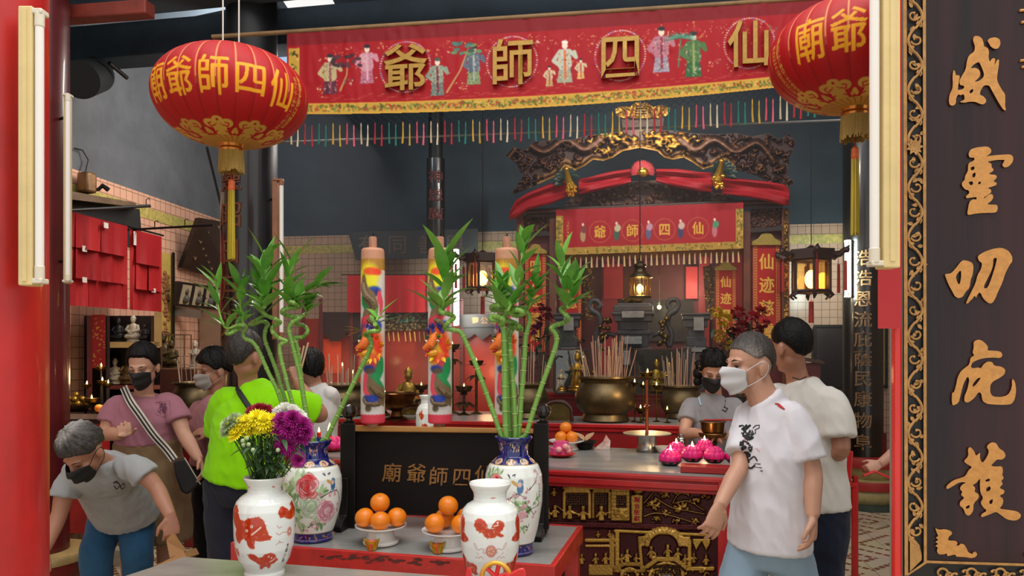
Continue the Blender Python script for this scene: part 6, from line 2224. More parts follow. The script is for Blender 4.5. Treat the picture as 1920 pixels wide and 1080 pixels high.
# ---------------------------------------------------------------- palace lanterns
def palace_lantern(px,py,d,s,label,tubes=True):
 c=P(px,py,d)
 t=thing('palace_lantern',label,'lantern',c)
 W=mat('lantern_wood','2a1414',.45,var=.3)
 r,h=.15*s,.30*s
 hexp=lambda rr,z,a0=.3: [c+Vector((rr*math.cos(a0+k*math.pi/3),rr*math.sin(a0+k*math.pi/3),z)) for k in range(6)]
 b=MB()
 lo,hi=hexp(r,-h*.5),hexp(r,h*.35)
 for k in range(6):
  b.tube([lo[k],hi[k]],.014*s,6)
  b.tube([lo[k],lo[(k+1) % 6]],.014*s,6); b.tube([hi[k],hi[(k+1) % 6]],.014*s,6)
 b.build('hexagonal_frame',W,t)
 b=MB()
 u1,u2=hexp(r*1.25,h*.36),hexp(r*1.25,h*.62)
 b.add(u1+u2,[tuple(range(5,-1,-1)),tuple(range(6,12))]+[(k,(k+1) % 6,6+(k+1) % 6,6+k) for k in range(6)])
 b.lathe([(.02*s,h*.62),(.05*s,h*.66),(.012*s,h*.75)],12,c)
 b.build('carved_crown',W,t,smooth=False)
 gl=hexp(r*.94,-h*.46)+hexp(r*.94,h*.34)
 for k in range(6):
  MB().add([gl[k],gl[(k+1) % 6],gl[6+(k+1) % 6],gl[6+k]],[(0,1,2,3)]).build('glass_pane',glass_mat('amber_glass','fff0cf',.08),t,smooth=False,solid=.003)
 MB().ball(c+Vector((0,0,-.05*s)),(.05*s,.05*s,.075*s),12,8).build('bulb',MATS['warm_bulb'],t)
 RT=mat('red_tassel_silk','9c1a1c',.6,var=.3)
 for k in range(6):
  a=.3+k*math.pi/3
  o=Vector((math.cos(a),math.sin(a),0))
  b=MB()
  b.tube([c+o*r*1.1+Vector((0,0,h*.5)),c+o*r*1.5+Vector((0,0,h*.46)),c+o*r*1.8+Vector((0,0,h*.56)),c+o*r*2.0+Vector((0,0,h*.66))],[.018*s,.026*s,.022*s,.006*s],7)
  b.ball(c+o*r*1.85+Vector((0,0,h*.55)),.026*s,8,6)
  b.build('dragon_arm',W,t)
  b=MB()
  p=c+o*r*1.8+Vector((0,0,h*.48))
  b.tube([p,p-Vector((0,0,.06*s)),p-Vector((0,0,.065*s)),p-Vector((0,0,.30*s))],[.002,.003,.012*s,.014*s],8)
  b.build('side_tassel',RT,t)
 for k in range(6):
  a=.3+k*math.pi/3
  o=Vector((math.cos(a),math.sin(a),0))
  MB().tube([c+o*r*.9+Vector((0,0,-h*.5)),c+o*r*1.15+Vector((0,0,-h*.62)),c+o*r*.95+Vector((0,0,-h*.7))],[.02*s,.016*s,.008*s],6).build('lower_bracket',W,t)
 MB().tube([c+Vector((0,0,-h*.5)),c+Vector((0,0,-h*.75)),c+Vector((0,0,-h*.78)),c+Vector((0,0,-h*1.35))],[.003,.003,.02*s,.022*s],8).build('centre_tassel',RT,t)
 MB().tube([c+Vector((0,0,h*.7)),Vector((c.x,c.y,4.6))],.004,5).build('hanging_cord',IRON,t)
 lamp('palace_lantern_light','POINT',c+Vector((0,0,-.02)),9,(1,.68,.3),.04)
palace_lantern(905,512,7.0,.95,'lit wooden palace lantern hanging left of the shrine')
palace_lantern(1521,512,6.8,1.12,'lit wooden palace lantern with red tassels hanging right of the shrine')
p=P(857,HZ,7.7)
batten('lit white fluorescent tube beside the middle dragon joss stick',p+Vector((-.02,.05,0)),(.022,-.05,0),.80,1.6+(655-466)/1400*7.7,w=.04,depth=.04,mat_b=MATS['holder_white'],tube_r=.019,lit=True,hold=(-.18,.2,0))
lamp('tube_light','AREA',P(857,540,7.5),14,(.85,1,.93),.1,.8,(R(90),0,R(0)))
p=P(1588,HZ,7.45)
batten('lit white fluorescent tube on the black column right of the shrine',p+Vector((.03,.03,0)),(-.03,-.02,0),.58,1.6+(655-449)/1400*7.45,w=.04,depth=.04,mat_b=MATS['holder_white'],tube_r=.016,lit=True,hold=(.08,.12,0))
lamp('tube_light','AREA',P(1575,500,7.4),16,(.85,1,.93),.1,.6,(R(90),0,R(-50)))
# ---------------------------------------------------------------- column couplets
def column_board(label,px,d,r,y0,y1,text,col,face=0.0,size=30,yaw=0,span=70,bcol=None):
 c=P(px,HZ,d)
 z0,z1=EYE-(y1-HZ)/F*d,EYE-(y0-HZ)/F*d
 t=thing('couplet_board',label,'couplet board',(c.x,c.y,z0))
 fa=math.atan2(-c.x,c.y)+face
 def pt(a,z,o): return Vector((c.x+(r+o)*math.sin(-fa+a)*1.0,c.y-(r+o)*math.cos(-fa+a),z)) if False else Vector((c.x+(r+o)*math.sin(fa+a),c.y-(r+o)*math.cos(fa+a),z))
 n=20
 A_=[R(-span+2*span*i/n) for i in range(n+1)]
 vs_=[pt(a,z,o) for z in (z0,z1) for o in (.004,.03) for a in A_]
 m=n+1
 fs_=[]
 for i in range(n):
  fs_ += [(m+i,m+i+1,3*m+i+1,3*m+i),(i,2*m+i,2*m+i+1,i+1),(i,i+1,m+i+1,m+i),(2*m+i,3*m+i,3*m+i+1,2*m+i+1)]
 fs_ += [(0,m,3*m,2*m),(n,2*m+n,3*m+n,m+n)]
 MB().add(vs_,fs_).build('curved_board',mat('board_lacquer','14110f',.25,var=.3,coat=.4),t)
 k=d/F
 for i,(ch,y) in enumerate(text):
  zc=EYE-(y-HZ)/F*d
  def fn(X,Y,Z):
   return pt(X*size*k/r,zc+Y*size*1.15*k,.031+Z)
  glyph_solid(ch,fn,.003,'carved_character',mat('carved_'+col,col,.5,.2,var=.3,vscale=40),t,offset=.004,bev=.004)
 return t
column_board('curved black couplet board with brown carved characters on the right black column',1618,7.6,.165,240,868,
 list(zip('浩浩恩流庇蔭民康物阜',(487,524,562,600,636,671,708,746,785,825))),'8a6844',0,27,span=75)
column_board('curved black couplet board with brown characters on the left black column',472,5.2,.175,290,760,
 [(ch,345+i*66) for i,ch in enumerate('靈昭日月光')],'6a3a22',R(-42),44,span=60)
column_board('narrow couplet board with reddish characters on the thin back column',817,7.9,.08,300,480,
 [(ch,335+i*34) for i,ch in enumerate('神恩廣')],'6a2a26',0,22,span=60)
# red paper hanging at the right, dark notice board and window on the right back wall
RB=Plane(1560,8.29,8.6)
t=thing('red_notice','plain red paper hanging beside the red door jamb','notice',P(1661,615,2.0))
MB().slab(Plane(1661,2.0,4),[(1646,501),(1690,501),(1690,616),(1646,616)],.004,0).build('paper',mat('bright_red_paper','b0242a',.7),t,smooth=False)
t=thing('notice_board','dark framed notice board on the tiled wall right of the shrine','board',RB.at(1560,728,0))
MB().slab(RB,[(1530,612),(1592,612),(1592,728),(1530,728)],.06,.01).build('board',mat('dark_notice','221516',.4,var=.3,vscale=5),t,smooth=False,bevel=.004)
b=MB()
for y in (611,727):
 b.slab(RB,[(1527,y-2),(1595,y-2),(1595,y+3),(1527,y+3)],.075,.0)
for x in (1528,1592):
 b.slab(RB,[(x-2,610),(x+2,610),(x+2,729),(x-2,729)],.075,.0)
b.build('frame',BLACKWOOD,t,smooth=False)
t=thing('framed_panel','pale green framed panel behind the right black column','panel',RB.at(1655,728,0))
RB2=Plane(1655,8.21,8.6)
MB().slab(RB2,[(1630,610),(1662,610),(1662,722),(1630,722)],.03,.01).build('panel',mat('pale_green_panel','b5a868',.3),t,smooth=False)
b=MB()
b.slab(RB2,[(1660,606),(1665,606),(1665,728),(1660,728)],.05,0); b.slab(RB2,[(1628,722),(1665,722),(1665,728),(1628,728)],.05,0)
b.build('frame',BLACKWOOD,t,smooth=False)
# small roofed wooden model behind the man in white
t=thing('model_pavilion','small wooden roofed incense house behind the man in the cream shirt','ornament',P(1525,760,6.4).xy.to_3d())
MP=Plane(1525,6.4,9)
MB().slab(MP,[(1500,676),(1548,682),(1542,676),(1520,672),(1500,668)],.1,-.2).build('roof',BRW,t,smooth=False)
MB().slab(MP,[(1505,680),(1538,682),(1538,990),(1505,990)],.06,-.16).build('body',OLDR,t,smooth=False)
# ---------------------------------------------------------------- the left shrine and its red papers
RP=Plane(138,5.2,-82.4)
tp_=lambda x: 398+.26*(x-138)
bt_=lambda x: 572+.073*(x-125)
def rq(x0,x1,f0,f1): return [(x,tp_(x)+(bt_(x)-tp_(x))*f) for x,f in ((x0,f0),(x1,f0),(x1,f1),(x0,f1))]
k=0
rows=[(0,.37,'upper'),(.33,.70,'middle'),(.66,1.0,'lower')]
colsx=[(112,142),(142,167),(167,190),(190,214),(214,239),(243,258),(255,279),(279,303)]
for j,(f0,f1,rw) in enumerate(rows):
 for i,(xa,xb) in enumerate(colsx):
  if i == 5 and j > 0:
   continue
  if i >= 5:
   f0_,f1_=(.02,.42) if j == 0 else (.38,.74) if j == 1 else (.70,1.0)
   if i == 5:
    f0_,f1_=.02,1.0
  else:
   f0_,f1_=f0,f1
  paper_sheet('red paper slip in the '+rw+' row, '+ORD[i]+' from the maroon column','red papers hung at the left wall',RP,rq(xa,xb,f0_,f1_),.045-.012*j+(-.03 if i == 5 else 0),100+k,(i,j) in ((1,1),(3,0),(1,2),(7,2),(5,0),(0,0)))
  k += 1
def rail(label,a,b_,r=.008,hooks=()):
 t=thing('iron_rail',label,'rail',a)
 MB().tube([a,b_],r,8).build('bar',IRON,t)
 for f in hooks:
  p=Vector(a).lerp(Vector(b_),f)
  MB().tube([p,p+Vector((0,0,.05)),p+Vector((.02,0,.06)),p+Vector((.03,0,.045))],.004,6).build('hook',IRON,t)
rail('iron rail carrying the left red papers',RP.at(118,tp_(118),.03),RP.at(240,tp_(240),.03))
rail('iron rail carrying the two right columns of red papers',RP.at(241,tp_(241),.03),RP.at(306,tp_(306),.03))
rail('long iron arm with hooks reaching over the red papers',P(238,431,5.85),P(400,422,5.6),.009,(.33,.68))
rail('upper iron arm with a hook below the wall lamp',P(120,395,5.0),P(281,386,5.75),.012,(.95,))
LW=Plane(300,6.72,-83.5)      # on the left wall itself
def lw(x,y,off=.0):
 # left wall plane through WL0-WL1
 d_=(WL1-WL0).normalized()
 n_=Vector((d_.y,-d_.x,0))
 e=Vector((0,0,EYE)); dr=P(x,y,1)-e
 t_=(Vector((*WL0,0))+n_*off-e).dot(n_)/dr.dot(n_)
 return e+dr*t_
def lw_slab(b,quad,o1,o0=.002):
 return b.prism([lw(x,y,o1) for x,y in quad],[lw(x,y,o0) for x,y in quad])
# awning above the papers; the opening's shade put in as a flat dark panel
t=thing('wall_awning','brown wooden ledge over the dark opening above the red papers','awning',lw(190,372))
lw_slab(MB(),[(118,356),(255,380),(255,388),(118,372)],.14).build('ledge',mat('ledge_wood','6a5440',.6,var=.3),t,smooth=False)
lw_slab(MB(),[(118,372),(262,392),(268,470),(118,420)],.02).build('recess_shade_panel',mat('recess_shade','1d1c1e',.9),t,smooth=False)
t=thing('wall_lamp','small brass wall lamp with a cable and iron arm on the left wall','lamp',lw(165,345))
MB().box(lw(163,343,.1),(.11,.10,.16),R(-20)).build('lamp_box',mat('bronze_lamp','7a5a38',.4,.4,var=.3),t,bevel=.02)
b=MB().tube([lw(160,325,.06),lw(166,300,.05),lw(155,282,.03),lw(140,278,.02)],.006,6)
b.build('cable',IRON,t)
b=MB().tube([lw(172,358,.1),lw(185,355,.14),lw(192,348,.16),lw(203,356,.2)],[.012,.014,.02,.02],7)
b.build('iron_arm',IRON,t)
# tilted inscription board, photo frames, yellow scroll, tan panel
t=thing('inscription_board','dark board with small brown characters tilted out from the left wall','board',lw(380,510))
BQ=[P(374,408,7.0),P(462,424,7.9),P(440,528,8.1),P(341,501,7.2)]
off_=Vector((.02,-.02,0))
MB().prism(BQ,[v+Vector((-.05,.02,.0)) for v in BQ]).build('board',mat('dark_inscription','33251f',.5,var=.3,vscale=6),t,smooth=False)
def bilin(q,u,v): return q[0].lerp(q[1],u).lerp(q[3].lerp(q[2],u),v)
nb_=(BQ[1]-BQ[0]).cross(BQ[3]-BQ[0]).normalized()
if nb_.y > 0: nb_=-nb_
for i in range(6):
 for j in range(8):
  if (i+j*3) % 11 == 0: continue
  u,v=.12+i*.085,.08+j*.11+.04*i*0
  p=bilin(BQ,u,v)+nb_*.003
  q=bilin(BQ,u+.05,v)+nb_*.003
  MB().tube([p,(p+q)/2-Vector((0,0,.03)),q],.007,5).build('small_character',mat('faint_gold','6a5434',.5),t) if (i*8+j) % 3 == 0 else None
glyph_solid('福',lambda X,Y,Z: bilin(BQ,.72+X*.22,.55-Y*.3)+nb_*(.004+Z),.003,'large_character',MATS['faint_gold'],t,offset=.01)
t=thing('photo_board','black board holding four old portrait photographs on the left wall','picture',lw(370,570))
FQ=[P(334,527,6.9),P(425,541,7.9),P(423,582,8.0),P(328,573,7.0)]
MB().prism(FQ,[v+Vector((-.04,.02,0)) for v in FQ]).build('board',mat('photo_black','1c1a1a',.4),t,smooth=False)
nf=(FQ[1]-FQ[0]).cross(FQ[3]-FQ[0]).normalized()
if nf.y > 0: nf=-nf
for i in range(4):
 u0=.06+i*.235
 f=lambda u,v: bilin(FQ,u,v)+nf*.006
 q=[f(u0+.03,.1),f(u0+.2,.1),f(u0+.17,.9),f(u0,.9)]
 pt_=MB().prism(q,[v-nf*.005 for v in q]).build('photograph',mat('aged_photo','b5a88a',.5,var=.2),t,smooth=False)
 b=MB()
 m_=bilin(q,.5,.5)
 b.ball(bilin(q,.5,.32)+nf*.002,(.022,.022,.03),10,8); b.ball(bilin(q,.48,.7)+nf*.002,(.045,.03,.05),10,8)
 b.build('portrait',mat('portrait_grey','4a443c',.6),pt_)
t=thing('yellow_scroll','tall framed yellow scroll painting beside the red papers','painting',lw(315,600))
lw_slab(MB(),[(300,472),(325,478),(325,640),(300,640)],.02).build('scroll_paper',mat('yellow_paper','b89c50',.6,var=.2),t,smooth=False)
lw_slab(MB(),[(324,472),(328,474),(328,640),(324,640)],.05).build('frame',BLACKWOOD,t,smooth=False)
b=MB()
rn=random.Random(8)
for i in range(46):
 y=rn.uniform(510,636); x=306+rn.uniform(0,10)
 b.ball(lw(x,y,.022),(.012,.03,.022),8,6)
b.build('painted_figure',mat('ink_brown','5a3a20',.7,col2='a86a3a',vscale=30),t)
t=thing('tan_board','plain tan board standing on the tiled wall behind the green shirt','board',P(395,690,7.6))
TB=Plane(395,7.6,4)
MB().slab(TB,[(375,582),(428,586),(428,700),(375,698)],.02,-.02).build('board',mat('tan_board','8a6a52',.6,var=.15),t,smooth=False)
t=thing('name_plate','small brown plate with tiny dark characters under the old photographs','plate',P(352,600,7.2))
NPq=Plane(352,7.2,-30)
MB().slab(NPq,[(327,575),(377,582),(377,597),(327,592)],.02,0).build('plate',mat('plate_brown','5a4634',.5),t,smooth=False)
# statue cabinet
LS=Plane(230,5.55,2)
t=thing('statue_cabinet','open dark red cabinet of small statues behind the woman in mauve','cabinet',LS.at(230,900,0).xy.to_3d())
MB().slab(LS,[(112,592),(300,592),(300,960),(112,960)],-.35,-.38).build('back_panel',mat('cabinet_back','2a1a16',.6,var=.3,vscale=6),t,smooth=False)
for (xa,xb,m_) in ((163,173,OLDR),(199,206,DK),(283,289,DK),(118,126,OLDR)):
 MB().slab(LS,[(xa,592),(xb,592),(xb,960),(xa,960)],0,-.34).build('post',m_,t,smooth=False)
TANW=mat('tan_shelf','a58a5a',.5,var=.15)
MB().slab(LS,[(206,641),(300,641),(300,652),(206,652)],.01,-.34).build('shelf',TANW,t,smooth=False)
MB().slab(LS,[(289,585),(303,585),(303,650),(289,650)],.01,-.02).build('tan_post',TANW,t,smooth=False)
MB().slab(LS,[(206,722),(300,722),(300,730),(206,730)],.01,-.34).build('shelf',OLDR,t,smooth=False)
carved_panel('embroidered_strip',LS,[(173,590),(198,590),(198,690),(173,690)],41,.01,.004,'8a1a1c',('a8863a','8a2a1c','b0902f'),60,60,(1.5,3),t)
WHS=mat('white_porcelain_figure','b5a894',.4,var=.3,vscale=25)
DKS=mat('dark_wood_figure','1f1a1a',.45,var=.3)
BRS=mat('brown_gilt_figure','6a5030',.4,.4,var=.4,vscale=30)
zs=1.6+(655-641)/F*5.55
sp=lambda x,d,z: Vector(((x-960)/F*d,d,z))
statue(sp(222,5.72,zs),.19,DKS,'dark statuette at the left of the cabinet shelf','seated')
statue(sp(250,5.72,zs),.21,WHS,'white seated statuette on the cabinet shelf','seated',True)
statue(sp(272,5.7,zs),.15,DKS,'small dark statuette at the right of the cabinet shelf','seated',False)
zl=1.6+(655-722)/F*5.55
statue(sp(216,5.72,zl),.2,WHS,'pale statuette low in the cabinet beside the woman\'s hair','seated')
statue(sp(240,5.72,zl),.22,BRS,'brown gilt statuette low in the cabinet','seated')
zt_=1.6+(655-692)/F*6.6
LT=Plane(345,6.5,6)
t=thing('statue_counter','brown wooden counter carrying white statues behind the women','counter',LT.at(345,900,0).xy.to_3d())
MB().slab(LT,[(292,692),(440,692),(440,1000),(292,1000)],.0,-.4).build('counter_body',mat('counter_wood','5a3022',.5,var=.3),t,smooth=False)
for (x,h,m_,l) in ((306,.33,BRS,'brown gilt statue with a halo beside the cabinet'),(322,.26,BRS,'smaller brown gilt statue next to the glass box'),(366,.24,WHS,'white robed statue on the counter behind the women'),(398,.2,WHS,'small white statue on the counter beside the tan board'),(378,.16,WHS,'smallest white statue between two others on the counter')):
 q=LT.at(x,692,-.15); q.z=LT.at(x,692,0).z
 statue(q,h,m_,l,'standing' if m_ is WHS else 'seated',True,'halo' in l)
gcq=LT.at(331,692,-.1); gcq.z=LT.at(331,692,0).z+.001
t=thing('glass_box','upright glass box with a thin brown frame on the counter','display case',gcq)
b=MB()
for sx in (-1,1):
 for sy in (-1,1):
  b.box(gcq+Vector((sx*.1,sy*.07,.15)),(.008,.008,.3))
for z in (.004,.3):
 b.box(gcq+Vector((0,-.07,z)),(.2,.008,.008)); b.box(gcq+Vector((0,.07,z)),(.2,.008,.008)); b.box(gcq+Vector((-.1,0,z)),(.008,.14,.008)); b.box(gcq+Vector((.1,0,z)),(.008,.14,.008))
b.build('box_frame',mat('thin_brown','6a4a34',.4),t,smooth=False)
MB().box(gcq+Vector((0,-.066,.15)),(.19,.003,.29)).build('glass_pane',glass_mat('case_glass','f4fbf8',.07),t,smooth=False)
# offering counter at the far left with lamps and fruit
OT=Plane(170,5.0,6)
t=thing('offering_counter','steel topped counter with a red cloth front behind the bending person','table',OT.at(170,900,0).xy.to_3d())
zc_=1.6+(655-778)/F*5.0
MB().slab(OT,[(112,776),(208,776),(208,786),(112,786)],.02,-.5).build('counter_top',STEEL,t,smooth=False)
MB().slab(OT,[(112,786),(208,786),(208,795),(112,795)],.0,-.48).build('dark_edge',DK,t,smooth=False)
MB().slab(OT,[(112,795),(206,795),(206,1000),(112,1000)],-.01,-.46).build('cloth_front',TABRED,t,smooth=False)
ztp=OT.at(170,776,0).z
def op(x,back):
 q=OT.at(x,700,-back); q.z=ztp
 return q
for (x,ytop,r,l) in ((163,728,.03,'lit oil lamp at the left of the lamp cluster on the far left counter'),(192,722,.034,'lit oil lamp beside the woman\'s sleeve'),(203,726,.03,'lit oil lamp closest to the mauve sleeve'),(172,760,.05,'low lit oil lamp at the front of the far left counter'),(190,696,.035,'highest lit oil lamp on the far left counter')):
 q=op(x,.2 if r < .04 else .08)
 c=P(x,ytop,q.y)
 tt=cup_lamp(c,r,l,True,True)
 MB().lathe([(.03,ztp-c.z),(.008,ztp-c.z+.012),(.006,0)],12,c).build('stem',IRON,tt)
lamp('left_lamp_glow','POINT',P(185,705,5.05),4,(1,.66,.3),.05)
q=op(143,.16)
t=thing('fruit_dish','brass dish on the far left counter','dish',q)
MB().lathe([(.05,0),(.06,.01),(.11,.04),(.115,.045),(.1,.04),(.001,.02)],28,q,cap=False).build('dish_body',BRASS,t)
rn=random.Random(14)
i=0
for ring,n_,z_ in ((.07,7,.06),(.045,5,.09),(.0,1,.12)):
 for kx in range(n_):
  a=kx/max(1,n_)*6.283
  tag(MB().ball(q+Vector((ring*math.cos(a),ring*math.sin(a),z_)),.021,10,8).build('golden_sweet',GOLDP),'small golden sweet piled on the brass dish at the far left','sweet','golden sweets on the brass dish'); i += 1
q=op(186,.06)
orange(q+Vector((0,0,.032)),.03,'single orange on the far left counter beside the woman',rn)
# ---------------------------------------------------------------- lucky bamboo in the blue and white vases
BAM=mat('bamboo_green','7fae4a',.32,col2='5f8f36',vscale=7,stretch=(1,1,.4),coat=.15)
LEAF=mat('bamboo_leaf','78b344',.36,col2='47852f',vscale=6,coat=.1)
YLEAF=mat('yellowing_leaf','d89a3a',.45,col2='8a9a3a',vscale=12)
def bamboo(label,zf,path,d0,d1,tips,seed,r0=.0075,curl=.03,nl=9,ls=.13,yellow=0):
 """path in zoom pixels from the vase mouth upward; tips: leafy shoots (zoom pixels, each a short path)"""
 rn=random.Random(seed)
 n=len(path)
 pts=[]
 for i,p in enumerate(path):
  f=i/(n-1)
  x,y=zf(*p)
  d=d0+(d1-d0)*f+(curl*math.sin(i*1.9+seed) if f > .55 else 0)
  pts.append(P(x,y,d))
 t=thing('bamboo_stalk',label,'bamboo',pts[0]-Vector((0,0,.12)))
 pts=[pts[0]-Vector((0,0,.12))]+pts
 cp=catmull(pts,6)
 # swollen rings at the nodes
 out,rad=[],[]
 acc=0
 nxt=.02
 for i,p in enumerate(cp):
  if i:
   acc += (p-cp[i-1]).length
  f=i/(len(cp)-1)
  r=r0*1.18*(1-.12*f)
  if acc >= nxt and 0 < i < len(cp)-1:
   tdir=(cp[i+1]-cp[i-1]).normalized()*.0022
   out += [p-tdir*1.2,p-tdir*.5,p+tdir*.5,p+tdir*1.2]
   rad += [r,r*1.17,r*1.17,r]
   nxt=acc+(.045 if f < .5 else .03)*rn.uniform(.85,1.2)
  else:
   out.append(p); rad.append(r)
 MB().tube(out,rad,12).build('stem',BAM,t)
 for i in range(1,len(out)-2):
  if rad[i] > rad[i-1]*1.1 and rad[i+1] == rad[i]:
   MB().tube([out[i],out[i+1]],rad[i]*1.015,12,cap=False).build('node_ring',mat('node_pale','b5bf7a',.5),t)
 b=MB()
 st=MB()
 for tp_path in tips:
  q=[P(*zf(*p),d1+rn.uniform(-.03,.03)) for p in tp_path]
  sp_=catmull([pts[-1]]+q if (pts[-1]-q[0]).length < .12 else q,4)
  st.tube(sp_,[r0*.75*(1-.6*i/len(sp_)) for i in range(len(sp_))],8)
  m=int(nl*1.5)
  for k in range(m):
   f=.15+.85*k/(m-1)
   p=sp_[min(len(sp_)-1,int(f*(len(sp_)-1)))]
   ax=(sp_[-1]-sp_[0]).normalized()
   a=k*2.4+seed
   side=Vector((math.cos(a),math.sin(a)*.7-.15,0))
   dr=(side*rn.uniform(.6,1.0)+ax*(.35+1.1*f)).normalized()
   b.leaf(p,dr,ls*rn.uniform(.7,1.35),ls*rn.uniform(.23,.33),droop=rn.uniform(.05,.4),n=7,fold=.3)
 if tips:
  st.build('shoot',mat('shoot_green','86b04a',.4),t)
  b.build('foliage',LEAF,t)
 if yellow:
  b=MB()
  x,y=zf(780,490)
  q=P(x,y,d1)
  for k in range(4):
   b.leaf(q,(-1,rn.uniform(-.4,.2),rn.uniform(-.45,.5)),.075,.02,droop=.1,n=6)
  b.build('yellow_leaves',YLEAF,t)
 return t
L6=lambda x,y: (360+x/2.455,420+y/2.455)
R7=lambda x,y: (640+x/2.454,420+y/2.454)
dl,dr_=b1c.y,b2c.y
bamboo('leftmost bamboo stalk with a flat curl in the left blue vase',L6,[(535,1000),(430,860),(390,760),(350,680),(310,590),(280,545),(242,525),(236,498),(250,472),(215,466),(178,485),(160,500),(172,505),(215,480),(232,450)],dl,dl-.06,[[(235,450),(225,400),(220,330),(215,290)],[(160,480),(130,420),(115,330),(120,270)]],1,nl=9,ls=.12)
bamboo('second bamboo stalk from the left in the left blue vase',L6,[(545,1000),(455,870),(420,780),(390,680),(360,600),(335,530),(340,480),(350,460),(320,448),(280,462),(268,458),(300,440),(330,420)],dl+.02,dl+.05,[[(330,420),(320,360),(310,290),(300,210)]],2,nl=10,ls=.14)
bamboo('zigzag bamboo stalk in the middle of the left blue vase',L6,[(552,1000),(480,870),(450,780),(430,700),(410,620),(405,560),(435,540),(400,525),(370,495),(375,470),(405,455),(385,438),(345,422),(322,395),(335,380)],dl-.02,dl-.05,[[(335,380),(340,320),(335,240),(345,160)]],3,nl=12,ls=.15)
bamboo('thickest bamboo stalk rising to the tall leaves of the left blue vase',L6,[(558,1000),(540,940),(520,840),(495,690),(470,590),(450,510),(445,480),(462,452),(490,432),(435,420),(415,402),(440,388),(492,382),(470,365),(445,355)],dl+.01,dl,[[(440,360),(445,290),(450,230),(470,180)],[(455,380),(500,330),(540,300),(570,290)]],4,r0=.0085,nl=10,ls=.14)
bamboo('looped bamboo stalk at the right of the left bamboo bunch',L6,[(565,1000),(530,880),(505,720),(490,600),(480,550),(470,525),(510,520),(533,492),(512,466),(482,460),(500,430),(530,410)],dl+.04,dl+.04,[[(530,410),(540,380),(550,340)]],5,nl=7,ls=.1)
bamboo('long bamboo stalk leaning right across the left dragon joss stick',L6,[(595,1010),(620,985),(660,900),(720,780),(770,680),(808,605),(826,555),(815,522),(797,508),(828,494),(858,492),(855,475),(842,460)],dl-.02,dl-.08,[[(842,460),(850,440),(860,425)]],6,r0=.0085,nl=4,ls=.1,yellow=1)
bamboo('bamboo stalk leaning left across the middle dragon joss stick',R7,[(765,1010),(735,970),(700,870),(660,760),(620,650),(580,560),(550,500),(512,487),(478,478),(490,455),(518,432),(500,415),(462,408),(455,395)],dr_-.02,dr_-.05,[[(460,400),(475,330),(480,240),(475,170)]],7,r0=.0085,nl=13,ls=.17)
bamboo('straight bamboo stalk with a broad curl at the front of the right bunch',R7,[(775,1010),(758,975),(752,800),(752,650),(748,520),(735,450),(690,440),(700,425),(745,440),(735,460),(760,410),(810,395),(835,410),(800,420),(760,400)],dr_-.03,dr_-.06,[[(770,390),(800,340),(820,250),(832,140),(840,80)]],8,r0=.0095,nl=13,ls=.14)
bamboo('straight bamboo stalk in the middle of the right bunch',R7,[(780,1010),(778,970),(770,800),(770,600),(766,500),(790,470),(828,488),(800,458),(760,442),(740,425),(770,405)],dr_+.02,dr_+.04,[[(770,400),(760,360),(745,310),(740,260)]],9,r0=.0095,nl=8,ls=.12)
bamboo('short straight bamboo stalk right of the middle of the right bunch',R7,[(790,1010),(800,970),(795,820),(785,680),(778,600),(775,520),(790,480),(820,470)],dr_-.01,dr_,[],10,r0=.0085)
bamboo('bamboo stalk curling leftward at the top of the right bunch',R7,[(795,1010),(815,970),(828,800),(842,620),(848,520),(866,440),(850,402),(800,392),(705,396),(692,382),(722,374),(790,386),(860,385)],dr_+.01,dr_-.02,[[(865,380),(880,340),(895,300),(900,250)],[(720,374),(725,330),(720,290)]],11,r0=.0088,nl=9,ls=.11)
bamboo('bamboo stalk zigzagging away to the right of the right bunch',R7,[(805,1010),(848,970),(880,870),(920,750),(960,640),(990,545),(985,505),(968,475),(1028,452),(1045,432),(1022,408),(1012,388),(1048,378)],dr_,dr_-.04,[[(1040,380),(1025,310),(1015,240),(1018,170)],[(1050,376),(1060,320),(1065,260)]],12,r0=.0085,nl=8,ls=.14)
# ---------------------------------------------------------------- chrysanthemums in the left lion vase
SG_=mat('flower_stem','4a6a30',.5)
CL=mat('chrysanthemum_leaf','3f5e34',.5,col2='26401f',vscale=14)
def mum(label,px,py,d,r,col,layers,seed,group=None,cdir=None,core=None,fine=1.0):
 rn=random.Random(seed)
 c=P(px,py,d)
 t=thing('chrysanthemum',label,'flower',v1c+Vector((rn.uniform(-.03,.03),rn.uniform(-.03,.03),.30)),group=group)
 ax=Vector(cdir or ((px-500)/160,-.55,.75)).normalized()
 u=ax.cross(Vector((0,0,1))).normalized()
 if u.length < .1: u=Vector((1,0,0))
 v=ax.cross(u)
 b=MB()
 for L in range(layers):
  f=L/max(1,layers-1)
  n=int((22-10*f)*fine)
  el=R(8+72*f)
  for k in range(n):
   a=(k+.5*(L % 2))/n*6.283+rn.uniform(-.08,.08)
   dr=(u*math.cos(a)+v*math.sin(a))*math.cos(el)+ax*math.sin(el)
   b.leaf(c+dr*r*.1+ax*r*.18*f,dr,r*(1.0-.38*f)*rn.uniform(.9,1.08),r*.30/fine ** .5,up=ax,droop=.05,n=4,fold=.5)
 b.build('bloom',col,t)
 if core:
  MB().ball(c+ax*r*.3,r*.22,10,8).build('flower_core',core,t)
 m=t.location
 MB().tube(catmull([m,m.lerp(c,.5)+Vector((0,.01,-.01)),c-ax*r*.1],5),.0028,6).build('stem',SG_,t)
 return t
YEL=mat('yellow_petal','fff02a',.5,var=.0,sss=.15,vscale=30)
MAG=mat('magenta_petal','c22a96',.5,vscale=40,col2='8a1268')
DRD=mat('dark_red_petal','a01c30',.5,var=.3,vscale=20)
WHP=mat('white_petal','e8e6dc',.5)
PGR=mat('pale_green_petal','c6d2a4',.5,col2='9ab07a',vscale=20)
